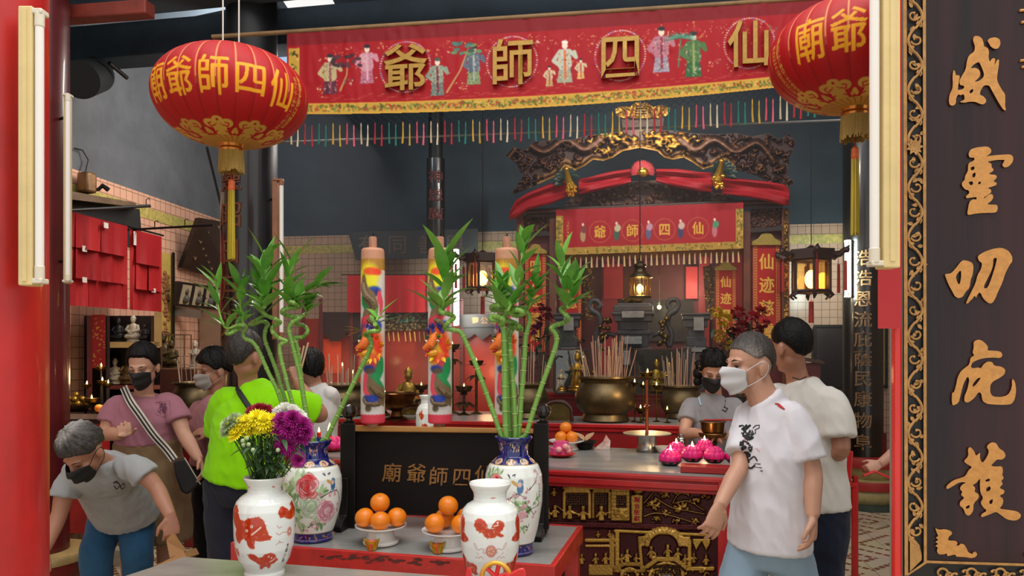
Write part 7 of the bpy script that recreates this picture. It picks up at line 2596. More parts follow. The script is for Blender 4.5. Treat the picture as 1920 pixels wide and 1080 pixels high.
COREY=mat('flower_core_green','b8b83a',.6)
dv=v1c.y
Z8=lambda x,y: (400+x/3.1775,740+y/3.1775)
fl=[('yellow',YEL,[(160,215,17),(215,170,18),(265,145,18),(310,165,18),(225,215,16),(290,200,16),(340,205,17),(140,240,15),(180,170,15),(350,160,15)]),
 ('pale green',PGR,[(95,180,15),(90,215,15),(130,155,15),(120,200,12)]),
 ('dark red',DRD,[(275,105,17),(310,115,18),(240,110,14),(345,125,13)]),
 ('white',WHP,[(430,100,16),(465,112,16),(395,115,14),(505,132,14)]),
 ('magenta',MAG,[(410,160,20),(470,150,20),(455,210,21),(520,190,22),(520,250,20),(400,205,18),(550,225,15),(430,300,21)])]
si=0
for nm,m,lst in fl:
 order=sorted(range(len(lst)),key=lambda i: lst[i][0])
 for rank,i in enumerate(order):
  x,y,r=lst[i]
  px,py=Z8(x,y)
  fr=(nm == 'yellow' or nm == 'pale green')
  mum(nm+' chrysanthemum, '+ORD[rank]+' of the '+nm+' ones from the left in the lion vase',px,py,dv-.03+(.05 if nm in ('white','dark red') else 0)+(y % 3)*.008,r*(1.18 if nm != 'magenta' else 1.02)*dv/F,m,4 if fr else 6,200+si,cdir=((x-320)/330,-.8,.9 if y < 260 else .2),core=COREY if fr else None,fine=1.0 if fr else 1.35)
  si += 1
t=thing('flower_foliage','green leaves and buds filling the mouth of the left lion vase','leaves',v1c+Vector((0,0,.30)))
b,s_=MB(),MB()
rn=random.Random(77)
for i in range(120):
 x,y=rn.gauss(310,85),rn.uniform(230,485)
 sp_=.25+.75*(485-y)/250
 x=310+(x-310)*sp_
 px,py=Z8(x,y)
 q=P(px,py,dv+rn.uniform(-.07,.05))
 b.leaf(q,(rn.uniform(-1,1)+(x-310)/150,rn.uniform(-.9,.2),rn.uniform(-.5,.8)),rn.uniform(.035,.065),rn.uniform(.014,.026),droop=.35,n=5)
for i in range(46):
 x,y=rn.uniform(130,480),rn.uniform(210,330)
 q=P(*Z8(x,y),dv+rn.uniform(-.05,.03))
 s_.tube([v1c+Vector((rn.uniform(-.03,.03),rn.uniform(-.02,.02),.33)),q],.0022,5)
b.build('leaf_mass',CL,t)
s_.build('stem_mass',SG_,t)
for (x,y) in [(210,297),(175,275),(200,260),(180,300),(235,330),(385,330)]:
 MB().ball(P(*Z8(x,y),dv-.07),.008,10,8).build('flower_bud',PGR,t)
mum('small magenta bloom drooping at the right of the lion vase mouth',*Z8(500,385),dv-.04,.03,MAG,4,300,cdir=(.6,-.7,-.1))
# ---------------------------------------------------------------- the three dragon joss sticks
def joss(label,cx,d,y0,y1,seed):
 k=d/F
 c=P(cx,y1,d)
 c.z=max(c.z,1.225)
 t=thing('dragon_joss_stick',label,'joss stick',c)
 H=(y1-y0)*k
 r=22.5*k
 # region 640-760 x 440-810 of the first stick, as (degrees, pixels)
 cv=Canvas(-180,440,180,810,620,'d8d2cc')
 def S(x,y): return (math.degrees(math.asin(max(-.98,min(.98,((640+x/2.454)-699-(y-500)*.0042*2)/23)))),420+y/2.454)
 cv.poly([(-180,440),(180,440),(180,487),(-180,487)],'c08a6c')
 cv.poly([(-180,487),(180,487),(180,508),(-180,508)],'a8782c')
 for th in (-150,-120,-60,-20,40,100,150):
  cv.stroke([(th,489),(th+8,507)],5,'c89a44',alpha=.5)
 def sp(x,y,rx,ry,c,rot=0,a=1.0):
  q=S(x,y); cv.blob(q[0],q[1],rx,ry,c,rot,.6,a)
 def ln(pts,w,c,w1=None,soft=2): cv.stroke([S(*p) for p in pts],w,c,w1,soft)
 sp(115,240,55,22,'e8d81c'); sp(125,275,44,16,'e8dc20',20); sp(130,222,40,7,'e8541c'); sp(160,225,24,6,'e8441c')
 sp(148,310,34,8,'1c3ea8'); sp(150,322,26,6,'2a2a6a')
 ln([(172,340),(182,370),(180,400)],26,'e04a5e',20)
 ln([(98,350),(118,380),(125,400)],26,'1c8a4a',14); sp(112,385,24,10,'148a48',30)
 BR='7a6244'
 ln([(98,270),(102,300),(112,330),(140,355),(150,385),(140,420),(110,440)],30,BR,38,3)
 ln([(135,450),(115,455),(95,460)],22,'d83a4a'); sp(165,470,24,10,'1c3ea8'); sp(120,445,44,9,'d83a52',-10)
 sp(110,515,60,20,'2a3a9a'); sp(125,500,40,10,'d8501c')
 sp(135,560,62,34,'e8621c'); sp(125,590,46,22,'e8b81c'); sp(160,545,34,16,'e83a1c',40); sp(140,615,40,10,'e8641c')
 sp(112,545,22,9,'1c7a4a'); sp(112,560,18,8,'d8c8a0')
 ln([(160,640),(140,670),(115,710),(112,750),(130,785),(155,800)],26,'e0485c',20,4)
 ln([(188,650),(170,690),(150,730),(170,745),(200,770)],34,'14924e',20,4); sp(160,725,34,12,'14924e',20); sp(190,755,30,10,'14924e',30)
 ln([(135,735),(165,770),(195,790)],30,BR,34,3); ln([(140,748),(180,790),(200,805)],26,BR,26)
 sp(128,665,30,7,'2a3a9a'); sp(135,675,26,5,'5a4a3a')
 sp(150,800,30,7,'1c3ea8'); sp(120,805,22,8,'2a3a9a'); ln([(112,800),(125,825),(160,828),(185,825)],9,'5c5038',7,1)
 sp(130,845,16,6,'5c5038')
 cv.poly([(-180,778),(180,778),(180,800),(-180,800)],'d83a50')
 for i in range(20):
  cv.blob(-180+i*18,778,11,2.5,'d83a50',0,.5)
 for th in (-130,130,170,-170):
  for y in range(520,760,40):
   cv.blob(th+random.uniform(-14,14),y,16,12,random.choice(['e0485c','14924e','1c3ea8','e8d81c',BR]),random.uniform(0,90),.8)
 cv.speckle(.05)
 al=math.degrees(math.atan((960-cx)/F))
 yy=lambda y: c.z+(810-y)*k-(810-y1)*k
 zz=lambda y: (y1-y)*k
 prof=[(.001,zz(795)),(r*.98,zz(793)),(r,zz(788)),(r*.985,zz(700)),(r,zz(600)),(r*.985,zz(500)),(r*.95,zz(470)),(r*.85,zz(466)),(.001,zz(465))]
 def paint(T,Z,Rr):
  return cv.sample((np.degrees(T)-al+180) % 360-180,y1-Z/k).reshape(-1,3)
 o=lathe_grid('painted_shaft',prof,200,300,M_ATTR('joss_paint',.6,bump=.15,bscale=60),t,c,paint)
 MB().lathe([(r*.34,zz(467)),(r*.33,zz(446)),(r*.28,zz(444)),(.001,zz(443))],18,c).build('top_plug',mat('joss_tan','b07c60',.8,var=.3,vscale=40),t)
 MB().lathe([(r*.38,0),(r*.40,zz(800)),(r*.5,zz(793))],18,c).build('base_peg',MATS['joss_tan'],t)
 MB().tube([c+Vector((0,0,zz(444))),c+Vector((.003,0,zz(438)))],.003,5).build('wick',IRON,t)
 # raised dragon head
 def fp(x,y,o_):
  th=R(S(x,y)[0]+al)
  return c+Vector(((r+o_)*math.sin(th),-(r+o_)*math.cos(th),zz(420+y/2.454)))
 HM=mat('dragon_head',attr='Col',rough=.5)
 b=MB()
 rn=random.Random(seed)
 b.tube([fp(130,500,0),fp(122,525,.008),fp(115,555,.020),fp(99,575,.030)],[.014,.020,.019,.010],10,col='e8742a')
 b.tube([fp(128,590,0),fp(115,595,.014),fp(103,592,.024)],[.016,.014,.008],8,col='e8a01c')
 b.ball(fp(108,584,.024),(.013,.012,.009),8,6,col='a81c1c')
 for s in (98,138):
  b.ball(fp(s,540,.018),(.0065,.0065,.0065),10,8,col='e8e4d8'); b.ball(fp(s,541,.0235),(.0035,.0035,.0035),8,6,col='101010')
  b.leaf(fp(s,528,.016),(0.1,-.2,.3),.028,.014,col='1c7a4a')
 for kx in range(22):
  a=rn.uniform(0,6.28)
  p=fp(140+34*math.cos(a),572+46*math.sin(a),.004)
  b.leaf(p,(math.cos(a),-.9,-math.sin(a)),rn.uniform(.025,.042),.014,up=(0,-1,0),droop=0,col=rn.choice(['e8641c','e83a1c','e8941c','e8c01c']))
 for kx in range(8):
  p=fp(rn.uniform(92,165),rn.uniform(485,515),.004)
  b.leaf(p,(rn.uniform(-.5,.5),-.7,.8),rn.uniform(.03,.045),.016,droop=0,col=rn.choice(['2a3a9a','1c3ea8','c8c4cc','5a5ab8']))
 b.build('dragon_head',HM,t,solid=.0015)
 DBM=mat('dragon_body','75603f',.6,var=.4,vscale=120,bump=.4,bscale=140)
 MB().tube([fp(98,275,.004),fp(104,305,.008),fp(115,335,.009),fp(140,357,.01),fp(150,385,.01),fp(138,420,.008)],[.008,.012,.015,.017,.017,.012],8).build('dragon_coil',DBM,t)
 MB().tube([fp(112,800,.003),fp(125,822,.008),fp(160,826,.008),fp(186,824,.004)],[.006,.009,.008,.004],7).build('dragon_coil',DBM,t)
 MB().tube([fp(120,440,.003),fp(140,452,.009),fp(165,470,.006)],[.008,.013,.008],7).build('dragon_coil',DBM,t)
 MB().tube([fp(140,742,.003),fp(168,772,.006),fp(196,792,.004)],[.010,.014,.012],7).build('dragon_coil',DBM,t)
 return t
joss('left of the three tall painted dragon joss sticks behind the name board',699,3.335,443,800,1)
joss('middle one of the three tall painted dragon joss sticks',825,3.315,443,806,2)
joss('right dragon joss stick behind the right bamboo bunch',950,3.295,448,806,3)
# ---------------------------------------------------------------- people
mat('black_bag','1b1a1c',.6)
def skin(nm,c): return mat('skin_'+nm,c,.5,var=.08,vscale=10,sss=.06,bump=.03,bscale=90)
SKA,SKB=skin('fair','c4937a'),skin('tan','ab7860')
def remeshed(mb,name,m,parent,voxel,smooth=3,wr=None,wscale=.12,sfac=.5):
 me=bpy.data.meshes.new('tmp')
 me.from_pydata(mb.v,[],mb.f)
 bm=bmesh.new(); bm.from_mesh(me); bmesh.ops.recalc_face_normals(bm,faces=bm.faces); bm.to_mesh(me); bm.free()
 o=bpy.data.objects.new('tmp',me)
 COL.objects.link(o)
 r=o.modifiers.new('r','REMESH'); r.mode='VOXEL'; r.voxel_size=voxel; r.use_smooth_shade=True
 s=o.modifiers.new('s','SMOOTH'); s.iterations=smooth; s.factor=sfac
 dg=bpy.context.evaluated_depsgraph_get()
 me2=bpy.data.meshes.new_from_object(o.evaluated_get(dg))
 bpy.data.objects.remove(o); bpy.data.meshes.remove(me)
 n=len(me2.vertices)
 co=np.empty(n*3,dtype=np.float32); me2.vertices.foreach_get('co',co); co=co.reshape(-1,3)
 if wr:
  no=np.empty(n*3,dtype=np.float32); me2.vertices.foreach_get('normal',no); no=no.reshape(-1,3)
  h=np.empty(n,dtype=np.float32)
  sc=1/wscale
  for i in range(n):
   x,y,z=co[i]
   a=noise.noise((x*sc,y*sc,z*sc*.55))
   b=noise.noise((x*sc*2.3+z*sc*.9,y*sc*2.3,z*sc*1.1+7))
   h[i]=(1-abs(a)*2.2)*.6+(1-abs(b)*2.4)*.4
  co=co+no*(h*wr)[:,None]
 inv=np.array(xf(parent).inverted())
 co=co @ inv[:3,:3].T+inv[:3,3]
 me2.vertices.foreach_set('co',co.astype(np.float32).ravel())
 me2.materials.clear(); me2.materials.append(m)
 me2.shade_smooth(); me2.name=name
 o=bpy.data.objects.new(name,me2); COL.objects.link(o); o.parent=parent
 return o
def basis(f,u=(0,0,1)):
 f=Vector(f).normalized(); u=Vector(u)
 u=(u-f*u.dot(f)).normalized()
 r=f.cross(u)
 return r,f,u,Matrix((r,f,u)).transposed()
def head_prims(b,C,f,u,s):
 r,f,u,m=basis(f,u)
 E=lambda c,rad: b.ball(C+(r*c[0]+f*c[1]+u*c[2])*s,tuple(x*s for x in rad),20,14,m)
 E((0,-.012,.03),(.076,.095,.098)); E((0,.022,-.03),(.062,.070,.085)); E((0,.055,-.090),(.028,.028,.024))
 E((0,.005,-.055),(.060,.058,.052)); E((0,.072,.022),(.052,.022,.016)); E((0,.082,-.062),(.024,.014,.013))
 E((.035,.055,-.028),(.026,.03,.026)); E((-.035,.055,-.028),(.026,.03,.026))
 b.tube([C+(f*.086+u*.018)*s,C+(f*.106-u*.022)*s,C+(f*.092-u*.04)*s],[.009*s,.0125*s,.007*s],10)
 for q in (-1,1):
  E((q*.078,-.012,-.012),(.011,.022,.033)); E((q*.076,-.004,-.036),(.008,.010,.012))
def smst(x,a,b):
 t=np.clip((x-a)/(b-a),0,1); return t*t*(3-2*t)
def hair_cap(parent,C,f,u,s,m,thick=.16,front=.45,side=-.12,back=-.68,seed=0,rough=.02,colfn=None,part=None,bald=None,name='hair',low=0.0):
 r,f,u,M=basis(f,u)
 nu,nv=96,72
 ph,th=np.meshgrid(np.linspace(0,2*np.pi,nu,endpoint=False),np.linspace(.001,np.pi-.001,nv))
 X,Y,Z=np.sin(th)*np.sin(ph),np.sin(th)*np.cos(ph),np.cos(th)
 az=np.abs((ph+np.pi) % (2*np.pi)-np.pi)
 t=np.interp(az,np.radians([0,35,55,72,84,98,115,140,180]),[front,front-.04,front-.22,side,side-.02,side+.06,side-.18,back*.85,back])
 mk=smst(Z-t,-.02,.10)
 if bald is not None:
  mk=mk*(1-bald(X,Y,Z))
 rng=np.random.RandomState(seed)
 nz=sum(np.sin(k*ph*3+rng.uniform(0,6))*np.sin(th*rng.uniform(3,9)+rng.uniform(0,6)) for k in (2,4,7,11))*rough
 nz += rng.randn(nv,nu)*rough*.35
 rad=np.where(mk > .01,1.0+(thick*(.55+.45*np.clip(Z+.4,0,1))+nz)*mk-.06*(1-mk),.9)
 dn=low*np.clip(-Z,0,1)*mk
 V=np.array(C)[None,None]+s*((X*rad*.078)[...,None]*np.array(r)+((Y*rad*.096)-.012)[...,None]*np.array(f)+((Z*rad*.100)+.03-dn)[...,None]*np.array(u))
 cols=colfn(X,Y,Z) if colfn is not None else None
 return np_mesh(name,V.reshape(-1,3),grid_quads(nu,nv,True),m,parent,cols)
def face_mask(parent,C,f,u,s,m,loops=True,loopm=None):
 r,f,u,M=basis(f,u)
 n,k=33,19
 vs,fs=[],[]
 pt=lambda a,v: None
 for j in range(k):
  v=j/(k-1)
  for i in range(n):
   a=R(-61+122*i/(n-1))
   e=abs(i/(n-1)*2-1)
   z=(.006*(1-e ** 2)-.016*e ** 2)*(1-v)+(-.114+.034*e ** 2)*v
   bulge=.036*math.exp(-(a/R(26)) ** 2)*min(1,.5+2.6*v)*(1-max(0,v-.45)*1.1)+.006*math.sin(v*12.5)*(1-e)
   y=.018+(.087-.016*max(0,v-.6)/.4)*math.cos(a)+bulge
   x=(.076-.010*v)*math.sin(a)
   vs.append(C+(r*x+f*y+u*z)*s)
 for j in range(k-1):
  for i in range(n-1):
   fs.append((j*n+i,j*n+i+1,(j+1)*n+i+1,(j+1)*n+i))
 o=MB().add(vs,fs).build('face_mask',m,parent,solid=-.0025 if False else .0025)
 if loops:
  b=MB()
  for q,i in ((-1,0),(1,n-1)):
   e1,e2=vs[i],vs[(k-1)*n+i]
   ear=C+(r*q*.084-f*.03)*s
   b.tube(catmull([e1,C+(r*q*.083+f*.0+u*.012)*s,ear,C+(r*q*.083-f*.01-u*.045)*s,e2],4),.0018*s,5)
  b.build('ear_loop',loopm or m,parent)
 return o
def hand(b,w,d,n,s=1.0,thumb=1,curl=(.25,.35,.3),spread=.12):
 d=Vector(d).normalized(); n=Vector(n); n=(n-d*n.dot(d)).normalized()
 sd=d.cross(n)*thumb
 b.tube([w-d*.01,w+d*.03*s,w+d*.065*s,w+d*.092*s],[(.024*s,.019*s),(.036*s,.017*s),(.041*s,.015*s),(.036*s,.011*s)],12,side=sd)
 for i,(o,L) in enumerate(((.030,.068),(.010,.078),(-.010,.072),(-.029,.056))):
  p=w+d*(.082-.004*abs(i-1))*s+sd*o*s
  fd=(d+sd*spread*(1.2-i*.8)).normalized()
  pts,rad=[p],[.0098*s]
  for j,q in enumerate((.45,.32,.25)):
   a=curl[j]*(1+.12*i)
   fd=(fd*math.cos(a)+n*math.sin(a)).normalized()
   p=p+fd*L*q*s
   pts.append(p); rad.append((.0092-.0012*j)*s)
  b.tube(pts,rad,9); b.ball(pts[-1],rad[-1],8,6)
 p=w+d*.022*s+sd*.026*s
 fd=(d*.75+sd*.75+n*.3).normalized()
 q=p+fd*.042*s
 fe=(d*.95+sd*.25+n*.4).normalized()
 b.tube([p-fd*.01,q,q+fe*.034*s],[.0155*s,.0112*s,.0085*s],9); b.ball(q+fe*.034*s,.0085*s,8,6)
def limb(b,pts,rad,seg=14): b.tube(catmull(pts,5),[float(np.interp(i/((len(pts)-1)*5),np.linspace(0,1,len(rad)),rad)) for i in range((len(pts)-1)*5+1)],seg)
BLACKM=mat('mask_black','131214',.75)
WHITEM=mat('mask_white','c9c8cc',.8)
GREYM=mat('mask_grey','9a958f',.8)
HAIRB=mat('black_hair','0b0908',.5,var=.4,vscale=50,bump=.5,bscale=140,spec=.22)
HAIRC=mat('greying_hair',attr='Col',rough=.5,bump=.6,bscale=140)
LINE=mat('lash_dark','1a1210',.6)
def eyes(parent,C,f,u,s,closed=True):
 r,f,u,M=basis(f,u)
 b=MB(); eb=MB()
 for q in (-1,1):
  g=lambda x,z,y: C+(r*q*x+u*z+f*y)*s
  b.tube([g(.018,.004,.083),g(.026,.001 if closed else .006,.0855),(g(.036,.0,.083) if closed else g(.036,.006,.083)),g(.046,.004,.074)],[.001*s,.002*s,.002*s,.001*s],6)
  if not closed:
   b.ball(g(.031,.002,.081),.0055*s,8,6)
  eb.tube([g(.014,.024,.091),g(.03,.030,.0885),g(.05,.024,.074)],[.0022*s,.0032*s,.0016*s],6)
 b.build('eye',LINE,parent); eb.build('eyebrow',LINE,parent)
def shoes(parent,ankles,dirs,m):
 for a,d in zip(ankles,dirs):
  d=Vector(d).normalized(); a=Vector((a.x,a.y,0))
  b=MB()
  b.tube([a-d*.07+Vector((0,0,.035)),a-d*.03+Vector((0,0,.05)),a+d*.05+Vector((0,0,.048)),a+d*.13+Vector((0,0,.036)),a+d*.19+Vector((0,0,.028))],[(.03,.03),(.038,.045),(.042,.046),(.046,.034),(.02,.02)],14,side=(d.y,-d.x,0))
  b.build('shoe',m,parent)
def person(label,head,f,neck,sa,sb,arms,hip,legs,skin_m,shirt_m,pants_m,u=(0,0,1),hs=1.0,sleeve=.52,hem=.0,g=1.0,wr=.006,hands=(),shirt_to=None,pants=True,pants_r=(.105,.085,.075,.072),voxel=.0055,shoem=None,facing=None,belly=0.0,skirt=None,chest=None,neckr=.052,sleeve_r=.064,hipw=1.0):
 """one continuous skin surface under separate garments; arms: list of (elbow, wrist); legs: list of (knee, ankle)"""
 t=thing('person',label,'person',Vector((hip.x,hip.y,0)))
 side=(sb-sa).normalized()
 hw=(sb-sa).length/2
 top=(sa+sb)/2
 ch=chest or hip.lerp(top,.68)
 wa=hip.lerp(ch,.5) if chest is None else hip.lerp(chest,.45)
 stations=[hip-(ch-hip).normalized()*.06,hip,wa,ch,hip.lerp(top,.93) if chest is None else ch.lerp(top,.75),top.lerp(neck,.45),neck]
 br=[(.11,.08),(.145*g,.10*g),(.128*g,.092*g),(.15*g,.105*g),(hw*.9,.08*g),(hw*.58,.062),(neckr*1.05,neckr)]
 b=MB()
 b.tube(stations,br,22,side=side)
 C=head
 r_,f_,u_,M_=basis(f,u)
 b.tube([neck-(head-neck)*.2,neck.lerp(C,.35),C-u_*.04*hs-f_*.015*hs],[neckr*1.06,neckr*.95,neckr*.95],16)
 head_prims(b,C,f,u,hs)
 for k,(sh,(e,w)) in enumerate(zip((sa,sb),arms)):
  limb(b,[sh.lerp(top,.12),sh.lerp(e,.5),e,e.lerp(w,.4),w],[.05*g,.045*g,.038*g,.038*g,.026])
  if k < len(hands) and hands[k]:
   hd=hands[k]
   hand(b,w,hd[0],hd[1],hd[4] if len(hd) > 4 else .98,hd[2],hd[3])
 hipo=side*.085*g
 for q,(kn,an) in zip((-1,1),legs):
  limb(b,[hip+hipo*q,hip.lerp(kn,.5)+hipo*q*.5,kn,kn.lerp(an,.35),an],[.088*g,.078*g,.055,.052,.036])
 remeshed(b,'body',skin_m,t,voxel,3,sfac=.45)
 # shirt
 b=MB()
 hp=hip.lerp(ch,.12-hem) if shirt_to is None else shirt_to
 sst=[hp,hp.lerp(wa,.5) if shirt_to is None else hp.lerp(ch,.35),wa if shirt_to is None else hp.lerp(ch,.65),ch,stations[4],top.lerp(neck,.5),top.lerp(neck,.86)]
 e=.018
 srr=[(.165*g*hipw+e,.115*g+e+belly),(.158*g*hipw+e,.112*g+e+belly),(.152*g+e,.110*g+e+belly*.7),(.160*g+e,.112*g+e),(hw*.96+e*.6,.086*g+e),(hw*.62+e*.5,.068+e*.6),(neckr+.018,neckr+.012)]
 b.tube(catmull(sst,4),[tuple(float(np.interp(i/24,np.linspace(0,1,7),[q[ax] for q in srr])) for ax in (0,1)) for i in range(25)],28,side=side)
 for sh,(el,w) in zip((sa,sb),arms):
  if sleeve <= 1:
   end=sh.lerp(el,sleeve)
   dn=Vector((0,0,-.022))
   b.tube(catmull([sh.lerp(top,.35)+dn,sh.lerp(top,.08)+dn*.8,sh.lerp(el,sleeve*.5)+dn*.2,end],4),[float(np.interp(i/12,[0,.33,.66,1],[.060*g,.058*g,sleeve_r*.94*g,sleeve_r*g])) for i in range(13)],20)
  else:
   limb(b,[sh.lerp(top,.2),sh.lerp(el,.5),el,el.lerp(w,sleeve-1)],[.066*g,.06*g,.052,.044])
 so=remeshed(b,'shirt',shirt_m,t,.0075,4,wr)
 if pants:
  b=MB()
  for q,(kn,an) in zip((-1,1),legs):
   limb(b,[hip+hipo*q*.85,hip.lerp(kn,.5)+hipo*q*.5,kn,kn.lerp(an,.5),an.lerp(kn,.08)],[q_*g for q_ in pants_r],18)
  b.tube([hip-(ch-hip).normalized()*.10,hip-(ch-hip).normalized()*.03,hip.lerp(ch,.2),hip.lerp(ch,.3)],[(.14*g,.105*g),(.17*g,.125*g),(.166*g,.12*g),(.15*g,.11*g)],24,side=side)
  remeshed(b,'trousers',pants_m,t,.009,3,wr)
 if shoem:
  d=Vector(facing or f); d.z=0
  shoes(t,[l[1] for l in legs],[d,d],shoem)
 return t,so
def cloth(nm,c,**k): return mat('cloth_'+nm,c,.85,var=k.pop('var',.06),vscale=5,bump=.12,bscale=400,spec=.2,sheen=.1,**k)
SHOE=mat('shoe_dark','1c1b1d',.6)
def floor_leg(hip,dx,kd,side,hz=.5,back=0.0):
 """knee and ankle under a standing hip"""
 return
def stand(hip,side,spread=.10,kf=(0,0),fwd=Vector((0,-1,0)),stepl=(0,0)):
 out=[]
 for q,k_,st in zip((-1,1),kf,stepl):
  base=hip+side*q*spread
  kn=Vector((base.x,base.y,.49))+fwd*(k_+st*.5)
  an=Vector((base.x,base.y,.085))+fwd*st
  out.append((kn,an))
 return out
UP=Vector((0,0,1))
# --- 1 man walking in front, white tee
d=3.07
sa,sb=P(1402,769,3.14),P(1490,772,2.98)
hip=P(1443,1012,3.08)
side=(sb-sa).normalized()
fw=Vector((-.86,-.5,0)).normalized()
legs=stand(hip,side,.07,(.06,-.02),fw,(.16,-.2))
t,sh=person('man in a white tee with a black print and white mask walking past',P(1406,684,3.07),(-.96,-.26,-.10),P(1429,741,3.06),sa,sb,
 [(P(1388,872,3.02),P(1349,948,2.9)),(P(1524,885,2.93),P(1524,968,2.88))],hip,legs,SKA,cloth('white','dddbe2'),cloth('pale_denim','8fa9bd',),hs=1.0,sleeve=.8,hem=.19,
 g=.94,wr=.009,hands=[((-.35,-.15,-.93),(-.2,.9,.1),1,(.35,.5,.4)),((-.02,-.1,-1),(-.8,.5,0),-1,(.45,.6,.5))],shoem=SHOE,facing=fw,voxel=.0046,sleeve_r=.070,u=(.04,0,1),belly=.014,neckr=.060)
C,f=P(1406,684,3.07),(-.96,-.26,-.10)
def grey_cols(base,grey,fn):
 def q(X,Y,Z):
  k=np.clip(fn(X,Y,Z),0,1)[...,None]
  nz=np.random.RandomState(1).rand(1,X.shape[1],1)*.3+.85
  return ((hexc(base)*(1-k)+hexc(grey)*k)*nz).reshape(-1,3)
 return q
hair_cap(t,C,f,(.04,0,1),1.0,HAIRC,thick=.07,front=.40,side=-.02,back=-.82,seed=3,rough=.012,colfn=grey_cols('2a2523','8f8780',lambda X,Y,Z: .12+.75*smst(Y,-.35,.4)*smst(.8-Z,0,.7)),bald=lambda X,Y,Z: .25*smst(Y,.2,.6))
face_mask(t,C,f,(.04,0,1),1.0,WHITEM)
eyes(t,C,f,(.04,0,1),1.0,False)
def decal(parent,shirt,quadfn,lines,name,m,d_from,off=.004,rad=.0016):
 """ink drawn on cloth: each stroke is laid on the garment surface"""
 me=shirt.data
 base=xf(parent)
 inv=base.inverted()
 b=MB()
 e=inv @ Vector((0,0,EYE))
 for pts,w in lines:
  out=[]
  for (x,y) in pts:
   dr=(inv.to_3x3() @ (P(x,y,1)-Vector((0,0,EYE)))).normalized()
   ok,loc,nor,idx=shirt.ray_cast(e,dr)
   if ok:
    out.append(base @ (loc+nor*off*.25))
  if len(out) > 1:
   b.tube(out,[w]*len(out),5)
 if b.v:
  b.build(name,m,parent)
INK=mat('print_ink','1e1d22',.7)
rn=random.Random(31)
ln=[]
for i in range(7):
 y=802+i*10
 for q in range(3):
  x=1388+rn.uniform(2,24)
  pts=[(x+rn.uniform(-6,6),y+rn.uniform(-6,6)) for _ in range(5)]
  ln.append((catmull_2d(pts,4),rn.uniform(.0022,.004)))
ln += [([(1412,803),(1417,798),(1424,797),(1424,802),(1416,806),(1417,812),(1412,814),(1410,806)],.002),([(1390,868),(1426,870)],.002),([(1388,874),(1428,877)],.002),([(1387,879),(1430,883)],.0022),(catmull_2d([(1396,850),(1404,862),(1414,856),(1420,864)],4),.003),(catmull_2d([(1400,872),(1408,878),(1416,872)],4),.004)]
decal(t,sh,None,ln,'shirt_print',INK,d)
decal(t,sh,None,[(catmull_2d([(1392,826),(1400,822),(1398,834)],4),.002),([(1418,840),(1424,846)],.002)],'print_accent',mat('print_pink','d89a9a',.7),d)
decal(t,sh,None,[([(1453,757),(1460,758),(1466,763),(1471,768)],.0036),([(1458,760),(1470,767)],.0036)],'chest_mark',mat('print_red','b8202c',.6),d)
# --- 2 man behind, cream tee, seen from the back
sa,sb=P(1450,738,3.72),P(1563,745,3.5)
hip=P(1520,945,3.62)
side=(sb-sa).normalized()
fw=Vector((-.35,.9,0)).normalized()
t,sh=person('man in a cream tee seen from behind with thinning black hair and dark trousers',P(1482,652,3.6),(-.42,.9,-.12),P(1496,712,3.62),sa,sb,
 [(P(1440,840,3.9),P(1420,800,4.1)),(P(1576,846,3.44),P(1500,848,3.8))],hip,stand(hip,side,.08,(.02,.02),fw,(0,0)),SKB,cloth('cream','d9d6cf'),cloth('navy','20263a'),sleeve=.74,hem=.14,g=1.04,wr=.009,hands=[None,((-.6,.7,0),(0,0,-1),1,(.4,.5,.4))],shoem=SHOE,facing=fw,voxel=.006,sleeve_r=.074)
hair_cap(t,P(1482,652,3.6),(-.42,.9,-.12),(0,0,1),1.02,HAIRB,thick=.13,front=.35,side=-.1,back=-.8,seed=5,rough=.012)
MB().tube([P(1486,708,3.49),P(1500,712,3.5),P(1512,706,3.55)],.0028,6).build('neck_cord',LINE,t)
# --- 3 worker in grey behind the altar
sa,sb=P(1294,756,4.78),P(1379,756,4.72)
hip=P(1338,905,4.8)
side=(sb-sa).normalized()
f=(-.06,-.86,-.5)
t,sh=person('woman in a grey tee and black face mask working behind the altar table',P(1335,694,4.68),f,P(1338,742,4.76),sa,sb,
 [(P(1284,812,4.66),P(1318,812,4.5)),(P(1386,815,4.66),P(1358,818,4.52))],hip,stand(hip,side,.085),SKA,cloth('grey','8f8d90'),cloth('dark','26262c'),hs=.93,sleeve=.6,g=.92,hands=[((.85,-.25,-.1),(0,-.2,-1),-1,(.5,.6,.5),.9),((-.85,-.2,-.05),(0,-.2,-1),1,(.5,.6,.5),.9)],shoem=SHOE,voxel=.006,u=(0,-.3,1))
C=P(1335,694,4.68)
hair_cap(t,C,f,(0,-.3,1),.95,HAIRB,thick=.2,front=.36,side=-.3,back=-.75,seed=7,rough=.035,low=.02)
b=MB()
for (x,y,r) in [(1309,700,.036),(1308,715,.03),(1362,698,.036),(1365,714,.03),(1312,684,.036),(1358,682,.04)]:
 MB().ball(P(x,y,4.72),r,12,8).build('curl',HAIRB,t)
face_mask(t,C,f,(0,-.3,1),.96,BLACKM)
eyes(t,C,f,(0,-.3,1),.93)
decal(t,sh,None,[(catmull_2d([(1312,734),(1311,748),(1315,760)],5),.007)],'blue_mask_strap',mat('pale_blue','9ac0d8',.7),d)
decal(t,sh,None,[([(1359,735),(1360,750),(1358,764)],.003),([(1354,768),(1360,772),(1364,766),(1357,763)],.004)],'cord_pendant',LINE,d)
